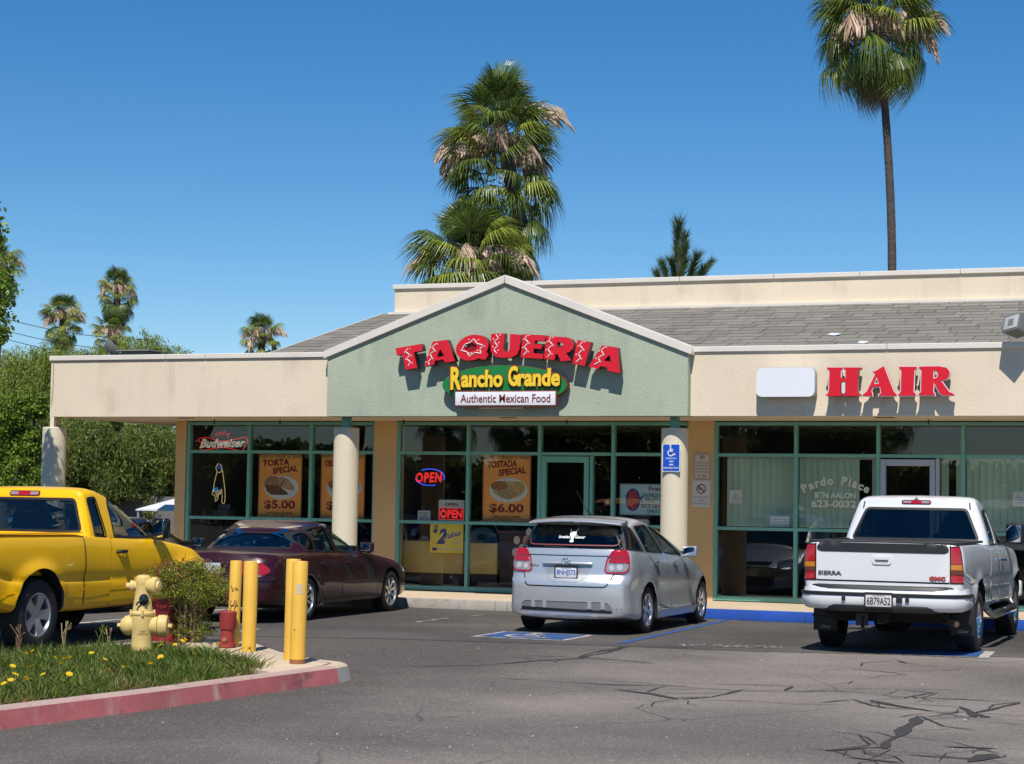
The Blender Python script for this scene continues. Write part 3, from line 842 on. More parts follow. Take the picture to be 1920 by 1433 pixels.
q = [(783 + 84*math.cos(t) - 8*math.sin(t), 417 + 67*math.sin(t) - 6*math.cos(t)) for t in [2*math.pi*i/30 for i in range(30)]]
qq = []
for i, p in enumerate(q):
    a = 360*i/30
    if 24 < a < 58: continue
    qq.append(p)
    if a == 24: qq += [(868, 452), (851, 480), (826, 476)]
L['Q'] = [qq, [(776 + 31*math.cos(t), 414 + 22*math.sin(t)) for t in [-2*math.pi*i/18 for i in range(18)]]]
L['U'] = [[(880, 345), (948, 343), (943, 420), (949, 436), (961, 440), (972, 432), (976, 418), (978, 346), (1034, 350), (1026, 430), (1012, 455), (985, 468), (945, 471), (905, 464), (885, 448), (877, 430)]]
L['E'] = [[(1043, 347), (1161, 353), (1158, 383), (1105, 382), (1104, 398), (1143, 401), (1141, 425), (1100, 422), (1098, 445), (1150, 449), (1147, 476), (1032, 468)]]
L['R'] = [[(1166, 358), (1262, 362), (1290, 372), (1307, 395), (1304, 420), (1283, 440), (1266, 445), (1296, 483), (1240, 488), (1222, 452), (1213, 451), (1207, 482), (1150, 474)], [(1222, 390), (1245, 392), (1252, 402), (1248, 412), (1219, 413)]]
L['I'] = [[(1325, 377), (1394, 388), (1362, 512), (1297, 500)]]
L['A2'] = [[(1452, 404), (1530, 416), (1545, 549), (1478, 536), (1479, 520), (1444, 513), (1432, 527), (1380, 515)], [(1490, 455), (1498, 490), (1462, 483)]]
SQL = {'T': [(452, 420), (440, 438), (462, 455), (446, 475), (466, 492), (452, 512)], 'A': [(600, 395), (576, 415), (590, 432), (566, 450), (576, 470), (556, 490), (562, 505)],
       'U': [(905, 350), (918, 368), (896, 388), (914, 408), (894, 428), (908, 446)], 'E': [(1066, 352), (1054, 370), (1072, 392), (1050, 412), (1066, 434), (1046, 456)],
       'R': [(1188, 362), (1178, 382), (1196, 402), (1172, 424), (1186, 446), (1168, 466)], 'I': [(1352, 385), (1336, 405), (1354, 425), (1328, 448), (1340, 470), (1316, 492)],
       'A2': [(1468, 412), (1446, 430), (1458, 452), (1430, 470), (1440, 488), (1410, 504)],
       'Q': [(745, 400), (772, 392), (790, 372), (808, 396), (838, 405), (822, 428), (828, 448), (796, 442), (768, 462), (756, 440), (728, 432), (745, 400)]}
for k, polys in L.items():
    P = [on_gable(p, YT) for p in polys]
    P = [P[0]] + P[1:]
    o = channel_letter(tq, P, YT, 0.13)
    if k == 'Q': put_shape("counter", [on_gable([(776 + 30*math.cos(t), 414 + 21*math.sin(t)) for t in [2*math.pi*i/18 for i in range(18)]], YT)], M("sign_dark_red", (0.28, 0.006, 0.012), 0.4), wallmap(YT + 0.03), o, extrude=0.004)
    pts = [onY(*zoom3(u, v), YT - 0.012) for u, v in SQL[k]]
    dense = []
    for i in range(len(pts) - 1):
        for t in (0, .5): dense.append(pts[i].lerp(pts[i+1], t))
    dense.append(pts[-1])
    mb = MB(); mb.tube(dense, [0.010 if i % 2 else 0.006 for i in range(len(dense))], 5)
    for i in range(len(pts) - 1):
        m_ = pts[i].lerp(pts[i+1], 0.5) + Vector((0.05 * (-1) ** i, 0, 0.02))
        mb.box(m_.x - .008, m_.x + .008, YT - 0.014, YT - 0.009, m_.z - .008, m_.z + .008)
    mb.build("squiggle", SQ, o)

ov = empty("oval_sign", (0, 0, 0), label="green oval sign reading Rancho Grande Authentic Mexican Food beneath the red letters", cat="shop sign")
YO = GY - 0.16
oval = [(950 + 320*math.cos(t), 615 + 101*math.sin(t) - 6) for t in [2*math.pi*i/48 for i in range(48)]]
oval = on_gable(oval, YO)
put_shape("oval_panel", [oval], SIGNGREEN, wallmap(YO), ov, extrude=0.01)
put_shape("oval_rim", [oval], SIGNBRN, wallmap(YO), ov, extrude=0.05, offset=0.010, d0=-0.062)
def gtext(s, box, mat, Y, parent, name, **kw):
    a = onY(*zoom3(box[0], box[3]), Y); b = onY(*zoom3(box[2], box[1]), Y)
    return fit_text(name, s, mat, a.x, b.x, a.z, b.z, lambda u, v, d: Vector((u, Y - d, v)), parent, **kw)
words = [("R", (672, 516, 728, 634)), ("ancho", (727, 530, 941, 622)), ("G", (968, 511, 1019, 616)), ("rande", (1018, 522, 1236, 617))]
for s, b in words:
    o = gtext(s, (b[0]-5, b[1]-5, b[2]+5, b[3]+5), SIGNBRN, YO - 0.03, ov, "lettering_edge", offset=0.055, extrude=0.02)
    gtext(s, b, SIGNYEL, YO - 0.058, o, "lettering", offset=0.035, extrude=0.012)
a = onY(*zoom3(695, 714), YO - 0.075); b = onY(*zoom3(1211, 642), YO - 0.075)
MB().box(a.x, b.x, YO - 0.075, YO - 0.012, a.z, b.z).build("name_plate", WHITESIGN, ov, bevel=0.006)
MB().box(a.x - 0.018, b.x + 0.018, YO - 0.068, YO - 0.0125, a.z - 0.018, b.z + 0.018).build("name_plate_rim", SIGNBRN, ov, bevel=0.004)
gtext("Authentic Mexican Food", (722, 655, 1185, 700), SIGNBRN, YO - 0.0785, ov, "lettering", offset=0.012)
mb = MB(); p = onY(*zoom3(930, 722), GY - 0.08); mb.box(p.x - 0.35, p.x + 0.35, GY - 0.12, GY - 0.005, p.z - 0.03, p.z + 0.02); mb.build("sign_bracket", COPING, ov, bevel=0.006)

# ------------------------------------------------------------------ HAIR letters and blank lit box on the right fascia
def zoom7(u, v): return (1280 + u / 3.0, 600 + v / 3.0)
YH = FY - 0.20
def on_f(pts, Y):
    out = []
    for u, v in pts:
        q = onY(*zoom7(u, v), Y); out.append((q.x, q.z))
    return out
hs = empty("hair_sign", (0, 0, 0), label="four red serif channel letters spelling HAIR on the right cream fascia", cat="shop sign")
H = [[(812, 267), (903, 267), (903, 276), (891, 285), (891, 327), (917, 327), (917, 285), (909, 276), (909, 267), (1003, 267), (1003, 275), (988, 285), (984, 408), (1000, 420), (1000, 429), (908, 429), (908, 420), (919, 410), (919, 348), (889, 348), (889, 410), (900, 420), (900, 429), (808, 429), (808, 420), (822, 408), (826, 285), (812, 275)]]
A = [[(1080, 290), (1132, 258), (1188, 403), (1205, 419), (1205, 428), (1103, 428), (1103, 420), (1117, 412), (1111, 376), (1071, 378), (1062, 400), (1068, 415), (1068, 428), (1012, 428), (1012, 420), (1035, 403), (1083, 305), (1066, 284)], [(1092, 320), (1104, 358), (1077, 360)]]
I = [[(1217, 263), (1318, 263), (1318, 271), (1305, 283), (1300, 405), (1314, 418), (1314, 427), (1213, 427), (1213, 418), (1226, 405), (1230, 283), (1217, 271)]]
Rr_ = [[(1330, 262), (1440, 260), (1485, 268), (1504, 292), (1502, 315), (1485, 335), (1450, 345), (1462, 352), (1500, 405), (1528, 416), (1528, 425), (1462, 425), (1443, 408), (1414, 352), (1410, 405), (1420, 416), (1420, 425), (1327, 425), (1327, 416), (1340, 405), (1343, 282), (1330, 271)], [(1412, 285), (1430, 288), (1438, 305), (1431, 324), (1411, 330)]]
TRIMW = M("letter_trim", (0.70, 0.62, 0.60), 0.4)
for polys in (H, A, I, Rr_):
    channel_letter(hs, [on_f(p, YH) for p in polys], YH, 0.12, trim=TRIMW)
a = onY(*zoom7(414, 433), YH); b = onY(*zoom7(743, 267), YH)
bx = empty("blank_sign", (0, 0, 0), label="blank white rounded sign box left of the red HAIR letters", cat="sign")
put_shape("face", [rrect(a.x, b.x, a.z, b.z, 0.085)], WHITESIGN, wallmap(YH), bx, extrude=0.012)
put_shape("housing", [rrect(a.x, b.x, a.z, b.z, 0.085)], M("sign_housing", (0.42, 0.42, 0.43), 0.5), wallmap(YH), bx, extrude=0.06, offset=0.006, d0=-0.078)

# ------------------------------------------------------------------ plates on pier and column
def plate(name, px0, py0, px1, py1, Y, thick, mats, label, cat, r=0.02):
    a = onY(px0, py1, Y); b = onY(px1, py0, Y)
    e = empty(name, ((a.x + b.x) / 2, Y, (a.z + b.z) / 2), label=label, cat=cat)
    w, h = (b.x - a.x) / 2, (b.z - a.z) / 2
    put_shape("plate", [rrect(-w, w, -h, h, r)], mats, lambda u, v, d: Vector((u, -d, v)), e, extrude=thick / 2, d0=-thick / 2)
    return e, w, h
def ptext(e, s, x0, x1, z0, z1, mat, w, h, d=0.0015, name="lettering", **kw):
    return fit_text(name, s, mat, -w + 2*w*x0, -w + 2*w*x1, -h + 2*h*z0, -h + 2*h*z1, lambda u, v, q: Vector((u, -d, v)), e, **kw)
SIGNALU = M("sign_plate", (0.60, 0.57, 0.52), 0.5)
e, w, h = plate("parking_sign", 1301, 851, 1332, 899, -0.075, 0.004, SIGNALU, "grey metal NO parking notice, upper of the two plates on the ochre pier", "sign", 0.015)
SGR = M("sign_greybrown", (0.16, 0.11, 0.10), 0.7)
put_shape("border", [rrect(-w*.93, w*.93, -h*.95, h*.95, 0.012), rrect(-w*.88, w*.88, -h*.92, h*.92, 0.010)[::-1]], SGR, lambda u, v, d: Vector((u, -0.0012, v)), e)
ptext(e, "NO", .36, .66, .79, .93, SIGNBRN, w, h, offset=0.02)
for i, s in enumerate(("LOITERING OR", "SKATEBOARDING", "BIKE RIDING", "ON THIS WALK")): ptext(e, s, .12, .88, .62 - i*.12, .685 - i*.12, SGR, w, h)
ptext(e, "P.C. 602", .26, .74, .09, .19, SIGNBRN, w, h)
e, w, h = plate("no_smoking_sign", 1297.5, 901, 1332, 951, -0.075, 0.004, M("sign_plate_cool", (0.60, 0.60, 0.60), 0.5), "grey no smoking notice with red ring, lower of the two plates on the ochre pier", "sign", 0.01)
f = lambda u, v, d: Vector((u, -0.0014 - d, v))
put_shape("red_ring", [ell(0, h*.36, w*.52, w*.52, 28), ell(0, h*.36, w*.41, w*.41, 28)[::-1]], SIGNBRN, f, e)
put_shape("red_bar", [[(-w*.36, h*.36 + w*.26), (-w*.26, h*.36 + w*.36), (w*.36, h*.36 - w*.26), (w*.26, h*.36 - w*.36)]], SIGNBRN, lambda u, v, d: Vector((u, -0.0022, v)), e)
put_shape("cigarette_mark", [[(-w*.36, h*.36 - w*.06), (w*.1, h*.36 - w*.06), (w*.1, h*.36 + w*.04), (-w*.36, h*.36 + w*.04)]], INK, f, e)
put_shape("smoke_mark", [[(w*.14, h*.36), (w*.3, h*.36 + w*.1), (w*.2, h*.36 + w*.24), (w*.26, h*.36 + w*.1)]], INK, f, e)
for i, (s, x0, x1) in enumerate((("NO SMOKING WITHIN", .08, .92), ("20 FEET", .33, .67), ("OF ANY ENTRANCE", .1, .9))): ptext(e, s, x0, x1, .34 - i*.12, .40 - i*.12, SGR, w, h)
yb = -1.75 - 0.205 - 0.022
e, w, h = plate("accessible_parking_sign", 1241.5, 832.5, 1275.5, 884.5, yb, 0.004, WHITEP, "blue and white accessible parking sign fixed to the right stucco column", "sign", 0.02)
put_shape("blue_field", [rrect(-w*.93, w*.93, -h*.955, h*.955, 0.016)], SIGNBLU, lambda u, v, d: Vector((u, -0.0015, v)), e)
def icon_up(e, cx, cz, s, mat, d0):
    f = lambda u, v, d: Vector((cx + u * s, -d0, cz + v * s))
    put_shape("wheelchair_mark", [ell(-0.03, -0.14, 0.27, 0.27, 22, rad(118), rad(398)) + ell(-0.03, -0.14, 0.19, 0.19, 22, rad(118), rad(398))[::-1]], mat, f, e)
    put_shape("wheelchair_mark", [ell(-0.06, 0.42, 0.085, 0.085, 14)], mat, f, e)
    put_shape("wheelchair_mark", [[(-0.11, 0.31), (-0.02, 0.31), (0.0, 0.16), (0.16, 0.16), (0.16, 0.10), (0.005, 0.10), (0.012, 0.03), (0.20, 0.03), (0.28, -0.24), (0.37, -0.20), (0.34, -0.27), (0.24, -0.33), (0.14, -0.04), (-0.10, -0.04)]], mat, f, e)
icon_up(e, 0.0, h*.48, h*.92, WHITEP, 0.0028)
for s, x0, x1, z0, z1 in (("PARKING ONLY", .2, .8, .455, .505), ("VAN", .38, .62, .335, .405), ("MIN", .40, .62, .215, .285), ("FINE $250 TOW", .08, .92, .10, .165)): ptext(e, s, x0, x1, z0, z1, WHITEP, w, h, d=0.0028, offset=0.015)
for z in (0.9, -0.9): MB().lathe([(0.008, 0), (0.006, 0.004), (0, 0.005)], 8, Matrix.Translation((0, -0.003, h*z)) @ Matrix.Rotation(rad(90), 4, 'X')).build("bolt", ALU, e)
mb = MB(); mb.box(-0.03, 0.03, 0.004, 0.03, -h*.8, h*.8); mb.build("bracket", ALU, e)
# ------------------------------------------------------------------ posters and signs behind the glass
POST = M("poster_orange", (0.97, 0.38, 0.085), 0.7, var=(2, 0.06))
POSTB = M("poster_band", (0.55, 0.17, 0.05), 0.7)
POSTB2 = M("poster_band_green", (0.30, 0.33, 0.15), 0.7)
POSTB3 = M("poster_band_gold", (0.80, 0.42, 0.12), 0.7)
MAROON = M("poster_maroon", (0.20, 0.012, 0.014), 0.7)
PLATE = M("poster_plate", (0.72, 0.68, 0.62), 0.6)
TORTA = M("poster_bread", (0.38, 0.19, 0.09), 0.8, var=(14, 0.35), grain=(60, 0.3))
TORTA2 = M("poster_bread_light", (0.50, 0.30, 0.18), 0.8, var=(10, 0.2), grain=(70, 0.15))
MEAT = M("poster_meat", (0.17, 0.075, 0.03), 0.8, var=(22, 0.5), grain=(80, 0.4))
RICE = M("poster_rice", (0.52, 0.34, 0.13), 0.8, var=(30, 0.35), grain=(120, 0.5))
BEAN = M("poster_beans", (0.34, 0.15, 0.055), 0.8, var=(26, 0.4), grain=(100, 0.4))
LETTUCE = M("poster_lettuce", (0.42, 0.46, 0.26), 0.8, var=(22, 0.4))
PY = 0.07
def poster(name, cx0, cx1, y0, y1, label, l1, l2, price, small, food):
    a = onY(cx0, y1, PY); b = onY(cx1, y0, PY)
    e = empty(name, ((a.x + b.x)/2, PY, (a.z + b.z)/2), label=label, cat="poster", group="special offer posters in the restaurant window")
    w, h = (b.x - a.x)/2, (b.z - a.z)/2
    MB().box(-w, w, 0, 0.004, -h, h).build("sheet", POST, e)
    F = lambda dd: (lambda u, v, d: Vector((u, -dd, v)))
    for s in (-1, 1):
        z0, z1 = (h*.885, h*.99) if s > 0 else (-h*.99, -h*.885)
        put_shape("printed_band", [[(-w*.98, z0), (w*.98, z0), (w*.98, z1), (-w*.98, z1)]], POSTB, F(.0015), e)
        for k in range(5):
            x = -w*.8 + k*w*.4
            put_shape("printed_wave", [ell(x, z0 if s > 0 else z0 + .0, w*.17, (z1-z0)*.8, 12, 0, math.pi) + ell(x, z0, w*.1, (z1-z0)*.5, 12, 0, math.pi)[::-1]], POSTB3 if k % 2 else POSTB2, F(.0025), e)
    put_shape("printed_edge", [[(-w, -h), (-w*.955, -h), (-w*.955, h), (-w, h)]], POSTB, F(.0012), e)
    put_shape("printed_edge", [[(w*.955, -h), (w, -h), (w, h), (w*.955, h)]], POSTB, F(.0012), e)
    def T(s, x0, x1, z0, z1, mat, off, tilt, name="lettering"):
        cx, cz = w*(x0+x1)/2, h*(z0+z1)/2
        t = math.tan(rad(tilt))
        return fit_text(name, s, mat, w*x0, w*x1, h*z0, h*z1, lambda u, v, d: Vector((u, -0.003, v + (u - cx) * t)), e, offset=off)
    if l1: T(l1, -.82, .42, .63, .84, MAROON, .04, 3)
    if l2: T(l2, -.34, .80, .42, .62, MAROON, .04, 7)
    T(price, -.70, .72, -.74, -.44, MAROON, .03, 0)
    if small: T(small, -.58, .60, -.87, -.80, INK, .01, 0)
    put_shape("printed_plate", [ell(w*.08, -h*.04, w*.80, h*.37, 40)], PLATE, F(.003), e)
    fd = 0.004
    if food == 'torta':
        put_shape("printed_food", [ell(-w*.30, h*.06, w*.42, h*.25, 26)], TORTA, F(fd), e)
        put_shape("printed_food", [[(-w*.05, h*.28), (w*.12, h*.29), (w*.42, h*.2), (w*.66, h*.0), (w*.66, -h*.14), (w*.36, -h*.1), (w*.1, -h*.04), (-w*.06, h*.08)]], TORTA2, F(fd + .001), e)
        put_shape("printed_food", [[(-w*.7, h*.02), (-w*.4, h*.04), (w*.0, -h*.02), (w*.3, -h*.16), (w*.42, -h*.26), (w*.05, -h*.28), (-w*.4, -h*.27), (-w*.6, -h*.16)]], MEAT, F(fd + .002), e)
        put_shape("printed_food", [[(w*.0, h*.04), (w*.2, h*.22), (w*.24, h*.2), (w*.08, h*.02)]], MEAT, F(fd + .003), e)
    else:
        put_shape("printed_food", [ell(w*.08, -h*.02, w*.66, h*.26, 30)], LETTUCE, F(fd), e)
        put_shape("printed_food", [ell(-w*.3, h*.08, w*.36, h*.15, 22)], BEAN, F(fd + .001), e)
        put_shape("printed_food", [ell(w*.42, h*.04, w*.34, h*.19, 22)], RICE, F(fd + .001), e)
        put_shape("printed_food", [ell(w*.06, -h*.15, w*.42, h*.17, 8) ], M("poster_mince", (0.45, 0.30, 0.13), 0.8, var=(40, .5), grain=(150, .5)), F(fd + .002), e)
    return e
poster("poster", 483, 567, 852, 971, "orange TORTA SPECIAL $5.00 poster with a sandwich on a plate", "TORTA", "SPECIAL", "$5.00", "AUSTRAL DICANE", 'torta')
poster("poster", 600, 685, 852, 974, "orange poster partly hidden behind the middle stucco column, with a bowl", "OBLIGATORIA", "", "$4.00", "", 'bowl')
poster("poster", 904, 996, 854, 979, "orange TOSTADA SPECIAL $6.00 poster with three heaps on a plate", "TOSTADA", "SPECIAL", "$6.00", "CEBOLLADOS CARNE", 'bowl')

def neon(name, col, strength): return M(name, tuple(c * .3 for c in col), 0.4, emit=(*col, strength))
NRED = neon("neon_red", (1.0, 0.03, 0.03), 1.1)
NREDD = neon("neon_red_dim", (1.0, 0.02, 0.02), 0.42)
NBLUE = neon("neon_blue", (0.03, 0.10, 1.0), 1.0)
NYEL = neon("neon_cream", (1.0, 0.72, 0.35), 0.42)
NWHT = neon("neon_white", (1.0, 0.9, 0.75), 0.38)
def npath(pts, Y): return [onY(x, y, Y) for x, y in pts]
def smooth_path(P, n=4, closed=False):
    P = [Vector(p) for p in P]; out = []; N = len(P)
    rng_ = range(N if closed else N - 1)
    for i in rng_:
        p0 = P[i-1] if (closed or i > 0) else P[i]; p1 = P[i]; p2 = P[(i+1) % N]; p3 = P[(i+2) % N] if (closed or i + 2 < N) else p2
        for k in range(n):
            t = k / n
            out.append(0.5*((2*p1) + (-p0+p2)*t + (2*p0-5*p1+4*p2-p3)*t*t + (-p0+3*p1-3*p2+p3)*t**3))
    if not closed: out.append(P[-1])
    return out
NY = 0.10
b = empty("beer_neon", (0, 0, 0), label="red bow-tie neon beer sign with cream script in the top left window", cat="neon sign")
bow = [(372, 826), (376, 822), (392, 821), (414, 828), (440, 824), (458, 820), (463, 823), (462, 832), (454, 845), (448, 845), (416, 839), (386, 844), (377, 843), (375, 838), (380, 833)]
MB().tube(smooth_path(npath(bow, NY), 3, True), 0.008, 6, closed=True).build("bow_tie_tube", NREDD, b)
crown = [(406, 822), (405, 812), (411, 818), (412, 809), (417, 816), (421, 808), (424, 816), (430, 812), (427, 822)]
MB().tube(smooth_path(npath(crown, NY), 3), 0.005, 5).build("crown_tube", NREDD, b)
p0 = onY(375, 840, NY - 0.02); p1 = onY(460, 824, NY - 0.02)
fit_text("script_tube", "Budweiser", NWHT, p0.x, p1.x, p0.z, p1.z, lambda u, v, d: Vector((u, NY - 0.02 - d, v + (u - p0.x) * 0.02)), b, shear=0.35, bevel=0.022, outline=True, res=2)
MB().box(p0.x, p1.x, NY + 0.02, NY + 0.04, p0.z + .03, p1.z - .03).build("backing", BLACK, b)
cn = empty("pendant_neon", (0, 0, 0), label="cream and blue outline neon figure hanging in the lower left window", cat="neon sign")
for pts, m_ in (([(410, 869), (405, 876), (407, 884), (413, 886), (416, 878), (413, 870)], NYEL), ([(407, 885), (402, 905), (400, 922)], NYEL), ([(417, 881), (420, 905), (422, 925), (421, 943), (416, 942), (417, 928)], NYEL), ([(400, 918), (398, 927), (403, 930), (404, 940), (408, 936), (410, 927), (416, 926), (415, 917)], NYEL)):
    MB().tube(smooth_path(npath(pts, NY), 3), 0.005, 5).build("outline_tube", m_, cn)
put_shape("blue_glass", [[tuple((onY(x, y, NY).x, onY(x, y, NY).z)) for x, y in ((400, 915), (408, 914), (408, 921), (399, 923))]], M("blue_glass", (0.01, .2, .55), .4, emit=(0.01, .25, .7, .25)), wallmap(NY + 0.01), cn, extrude=0.004)
put_shape("blue_glass", [[tuple((onY(x, y, NY).x, onY(x, y, NY).z)) for x, y in ell(411, 876, 4, 5, 12)]], M("blue_glass_dark", (0.01, .05, .3), .4, emit=(0.01, .06, .4, .25)), wallmap(NY + 0.01), cn, extrude=0.004)
put_shape("cream_glass", [[tuple((onY(x, y, NY).x, onY(x, y, NY).z)) for x, y in ((402, 922), (414, 918), (415, 926), (410, 928), (407, 935), (404, 928))]], M("cream_glass", (0.4, .3, .14), .4, emit=(.5, .36, .16, .2)), wallmap(NY + 0.005), cn, extrude=0.004)
p = npath([(411, 869), (412, 848)], NY); MB().tube(p, 0.003, 5).build("cord", BLACK, cn)

on = empty("open_neon", (0, 0, 0), label="oval red and blue neon OPEN sign glowing in the restaurant window", cat="neon sign")
c0 = onY(805, 895.5, NY)
def arc(cx, cy, rx, ry, a0, a1, n=24): return npath([(cx + rx*math.cos(rad(a0 + (a1-a0)*i/n)), cy - ry*math.sin(rad(a0 + (a1-a0)*i/n))) for i in range(n+1)], NY)
MB().tube(arc(806, 895, 27, 15.5, 125, -20), 0.0085, 6).build("blue_tube", NBLUE, on)
MB().tube(arc(806, 895, 27, 15.5, 190, 292), 0.0085, 6).build("blue_tube", NBLUE, on)
p0 = onY(780, 905.5, NY); p1 = onY(830, 887, NY)
fit_text("lettering_tube", "OPEN", NRED, p0.x, p1.x, p0.z, p1.z, lambda u, v, d: Vector((u, NY - 0.02 - d, v + (u - p0.x) * 0.03)), on, bevel=0.026, outline=True, shear=0.12, space=1.15, res=2)
MB().box(p0.x, p1.x, NY + 0.03, NY + 0.045, p0.z + .06, p1.z - .05).build("backing", BLACK, on)

def wsign(name, x0, x1, y0, y1, mat, label, cat, Y=0.05, group=None):
    a = onY(x0, y1, Y); b_ = onY(x1, y0, Y)
    e = empty(name, ((a.x+b_.x)/2, Y, (a.z+b_.z)/2), label=label, cat=cat, group=group)
    w, h = (b_.x-a.x)/2, (b_.z-a.z)/2
    MB().box(-w, w, 0, 0.006, -h, h).build("sheet", mat, e)
    return e, w, h
e, w, h = wsign("open_sign", 822, 871, 938, 976, M("opensign_grey", (.50, .53, .53), .6), "grey and red two-line OPEN sign in the lower corner of the restaurant window", "sign", 0.06)
ptext(e, "OPEN", .25, .75, .70, .86, SIGNBRN, w, h, offset=.03)
put_shape("dark_panel", [[(-w*.93, -h*.88), (w*.93, -h*.88), (w*.93, h*.18), (-w*.93, h*.18)]], M("panel_dark", (.03, .008, .01), .4), lambda u, v, d: Vector((u, -0.0015, v)), e)
put_shape("red_border", [[(-w*.95, -h*.92), (w*.95, -h*.92), (w*.95, h*.22), (-w*.95, h*.22)], [(-w*.90, -h*.84), (w*.90, -h*.84), (w*.90, h*.14), (-w*.90, h*.14)]], NREDD, lambda u, v, d: Vector((u, -0.0025, v)), e)
fit_text("lettering_tube", "OPEN", NRED, -w*.86, w*.86, -h*.76, h*.06, lambda u, v, d: Vector((u, -0.012 - d, v)), e, bevel=0.024, outline=True, res=2)
e, w, h = wsign("hours_sign", 783, 807, 958, 976, PAPER, "small pale hours notice standing at the lower left of the restaurant window", "sign", 0.06)
for i, s in enumerate(("HORAS", "DE", "MENU")): ptext(e, s, .14 if i != 1 else .3, .86 if i != 1 else .7, .68 - i*.29, .88 - i*.29, SIGNBRN, w, h, offset=.02)
YLW = M("price_yellow", (.85, .60, .07), .6)
e, w, h = wsign("price_sign", 806, 869, 983, 1036, YLW, "yellow hand-lettered price sign with blue numerals under the OPEN sign", "sign", 0.05)
BLUEINK = M("blue_ink", (.008, .03, .22), .6)
def slant(e, s, x0, x1, z0, z1, mat, t, w, h, **kw):
    return fit_text("lettering", s, mat, -w+2*w*x0, -w+2*w*x1, -h+2*h*z0, -h+2*h*z1, lambda u, v, d: Vector((u, -0.002, v + (u - (-w+2*w*x0)) * t)), e, **kw)
slant(e, "$", .08, .24, .66, .96, BLUEINK, -.1, w, h, offset=.04, shear=.2)
slant(e, "2", .20, .50, .30, .84, BLUEINK, .0, w, h, offset=.05, shear=.35)
slant(e, "Yulous", .44, .94, .46, .66, BLUEINK, .25, w, h, offset=.02, shear=.5)
put_shape("logo_mark", [rrect(-w*.86, -w*.58, -h*.86, -h*.66, .012)], BLUEINK, lambda u, v, d: Vector((u, -0.002, v)), e)
for i, s in enumerate(("$2", "$3", "$2", "$0")): slant(e, s, .28 + i*.175, .39 + i*.175, .08, .17, M("pale_ink", (.5, .5, .5), .6) if i == 0 else bpy.data.materials["pale_ink"], 0, w, h, offset=.02)
slant(e, "NEW", .68, .92, .30, .38, bpy.data.materials["pale_ink"], .1, w, h)
MENUB = M("menu_blue", (.40, .58, .64), .6)
e, w, h = wsign("menu_board", 1161, 1268, 908, 966, MENUB, "pale blue menu board with a red berry picture behind the glass beside the right column", "sign", 0.08)
put_shape("board_rim", [[(-w, -h), (w, -h), (w, h), (-w, h)], [(-w*.96, -h*.93), (w*.96, -h*.93), (w*.96, h*.93), (-w*.96, h*.93)]], M("board_rim", (.2, .24, .24), .6), lambda u, v, d: Vector((u, -0.002, v)), e)
put_shape("berry_print", [ell(-w*.52, -h*.02, w*.26, h*.72, 24)], BLUEINK, lambda u, v, d: Vector((u, -0.002, v)), e)
put_shape("berry_leaf", [[(-w*.3, h*.05), (-w*.16, h*.3), (-w*.2, -h*.02), (-w*.16, -h*.25)]], BLUEINK, lambda u, v, d: Vector((u, -0.0025, v)), e)
BERRY = M("berry_red", (.42, .03, .03), .6, var=(60, .6))
put_shape("berry_print", [ell(-w*.52, -h*.02, w*.19, h*.62, 20)], BERRY, lambda u, v, d: Vector((u, -0.003, v)), e)
DKGRN = M("dark_green_ink", (.05, .10, .06), .7)
for s, x0, x1, z0, z1, m_ in (("Fresca", .52, .86, .78, .92, SIGNBRN), ("CHURROS BANANA", .40, .96, .58, .70, DKGRN), ("FRUIT CUPS", .46, .9, .44, .56, DKGRN), ("RICE DRINK 2.50", .40, .96, .24, .37, SIGNBRN), ("DAILY SPECIAL", .50, .92, .09, .19, INK)): ptext(e, s, x0, x1, z0, z1, m_, w, h, d=.0025, offset=.02)
e, w, h = wsign("door_sticker", 1132.5, 1145, 936, 948.5, M("sticker_red", (.30, .03, .045), .5), "small square red sticker on the sidelight beside the restaurant door", "sticker", 0.012)
put_shape("ring_mark", [ell(0, 0, w*.5, w*.5, 16), ell(0, 0, w*.25, w*.25, 12)[::-1]], PAPER, lambda u, v, d: Vector((u, -0.002, v)), e)
STK = M("sticker_cream", (.50, .45, .36), .6); STK2 = M("sticker_coral", (.48, .20, .12), .6); STK3 = M("sticker_grey", (.42, .42, .42), .6)
for px, py, rx, ry, m_, lab in ((969, 1013, 6, 8, STK, "cream oval sticker with small print, top left of the window cluster"), (987, 1014, 7, 10, STK2, "coral pink oval sticker in the window cluster by the hatchback"), (979, 1026.5, 6, 6, STK3, "small grey round sticker in the middle of the window cluster"), (966.5, 1036, 6.5, 8.5, STK, "plain cream oval sticker, lowest of the window cluster"), (992, 998, 6, 7, STK3, "pale grey drop-shaped sticker at the top of the window cluster")):
    c = onY(px, py, 0.012); c2 = onY(px + rx, py, 0.012); c3 = onY(px, py - ry, 0.012)
    pol = ell(0, 0, c2.x - c.x, c3.z - c.z, 20)
    if py < 1000: pol = [(0, (c3.z-c.z)*1.3)] + [p_ for p_ in pol if p_[1] < (c3.z-c.z)*.7]; pol = sorted(pol, key=lambda q_: math.atan2(q_[1], q_[0]))
    o = put_shape("window_sticker", [pol], m_, lambda u, v, d: Vector((u, -d, v)), None, extrude=0.001)
    o.location = c; tag(o, lab, "sticker", "round stickers on the restaurant window")

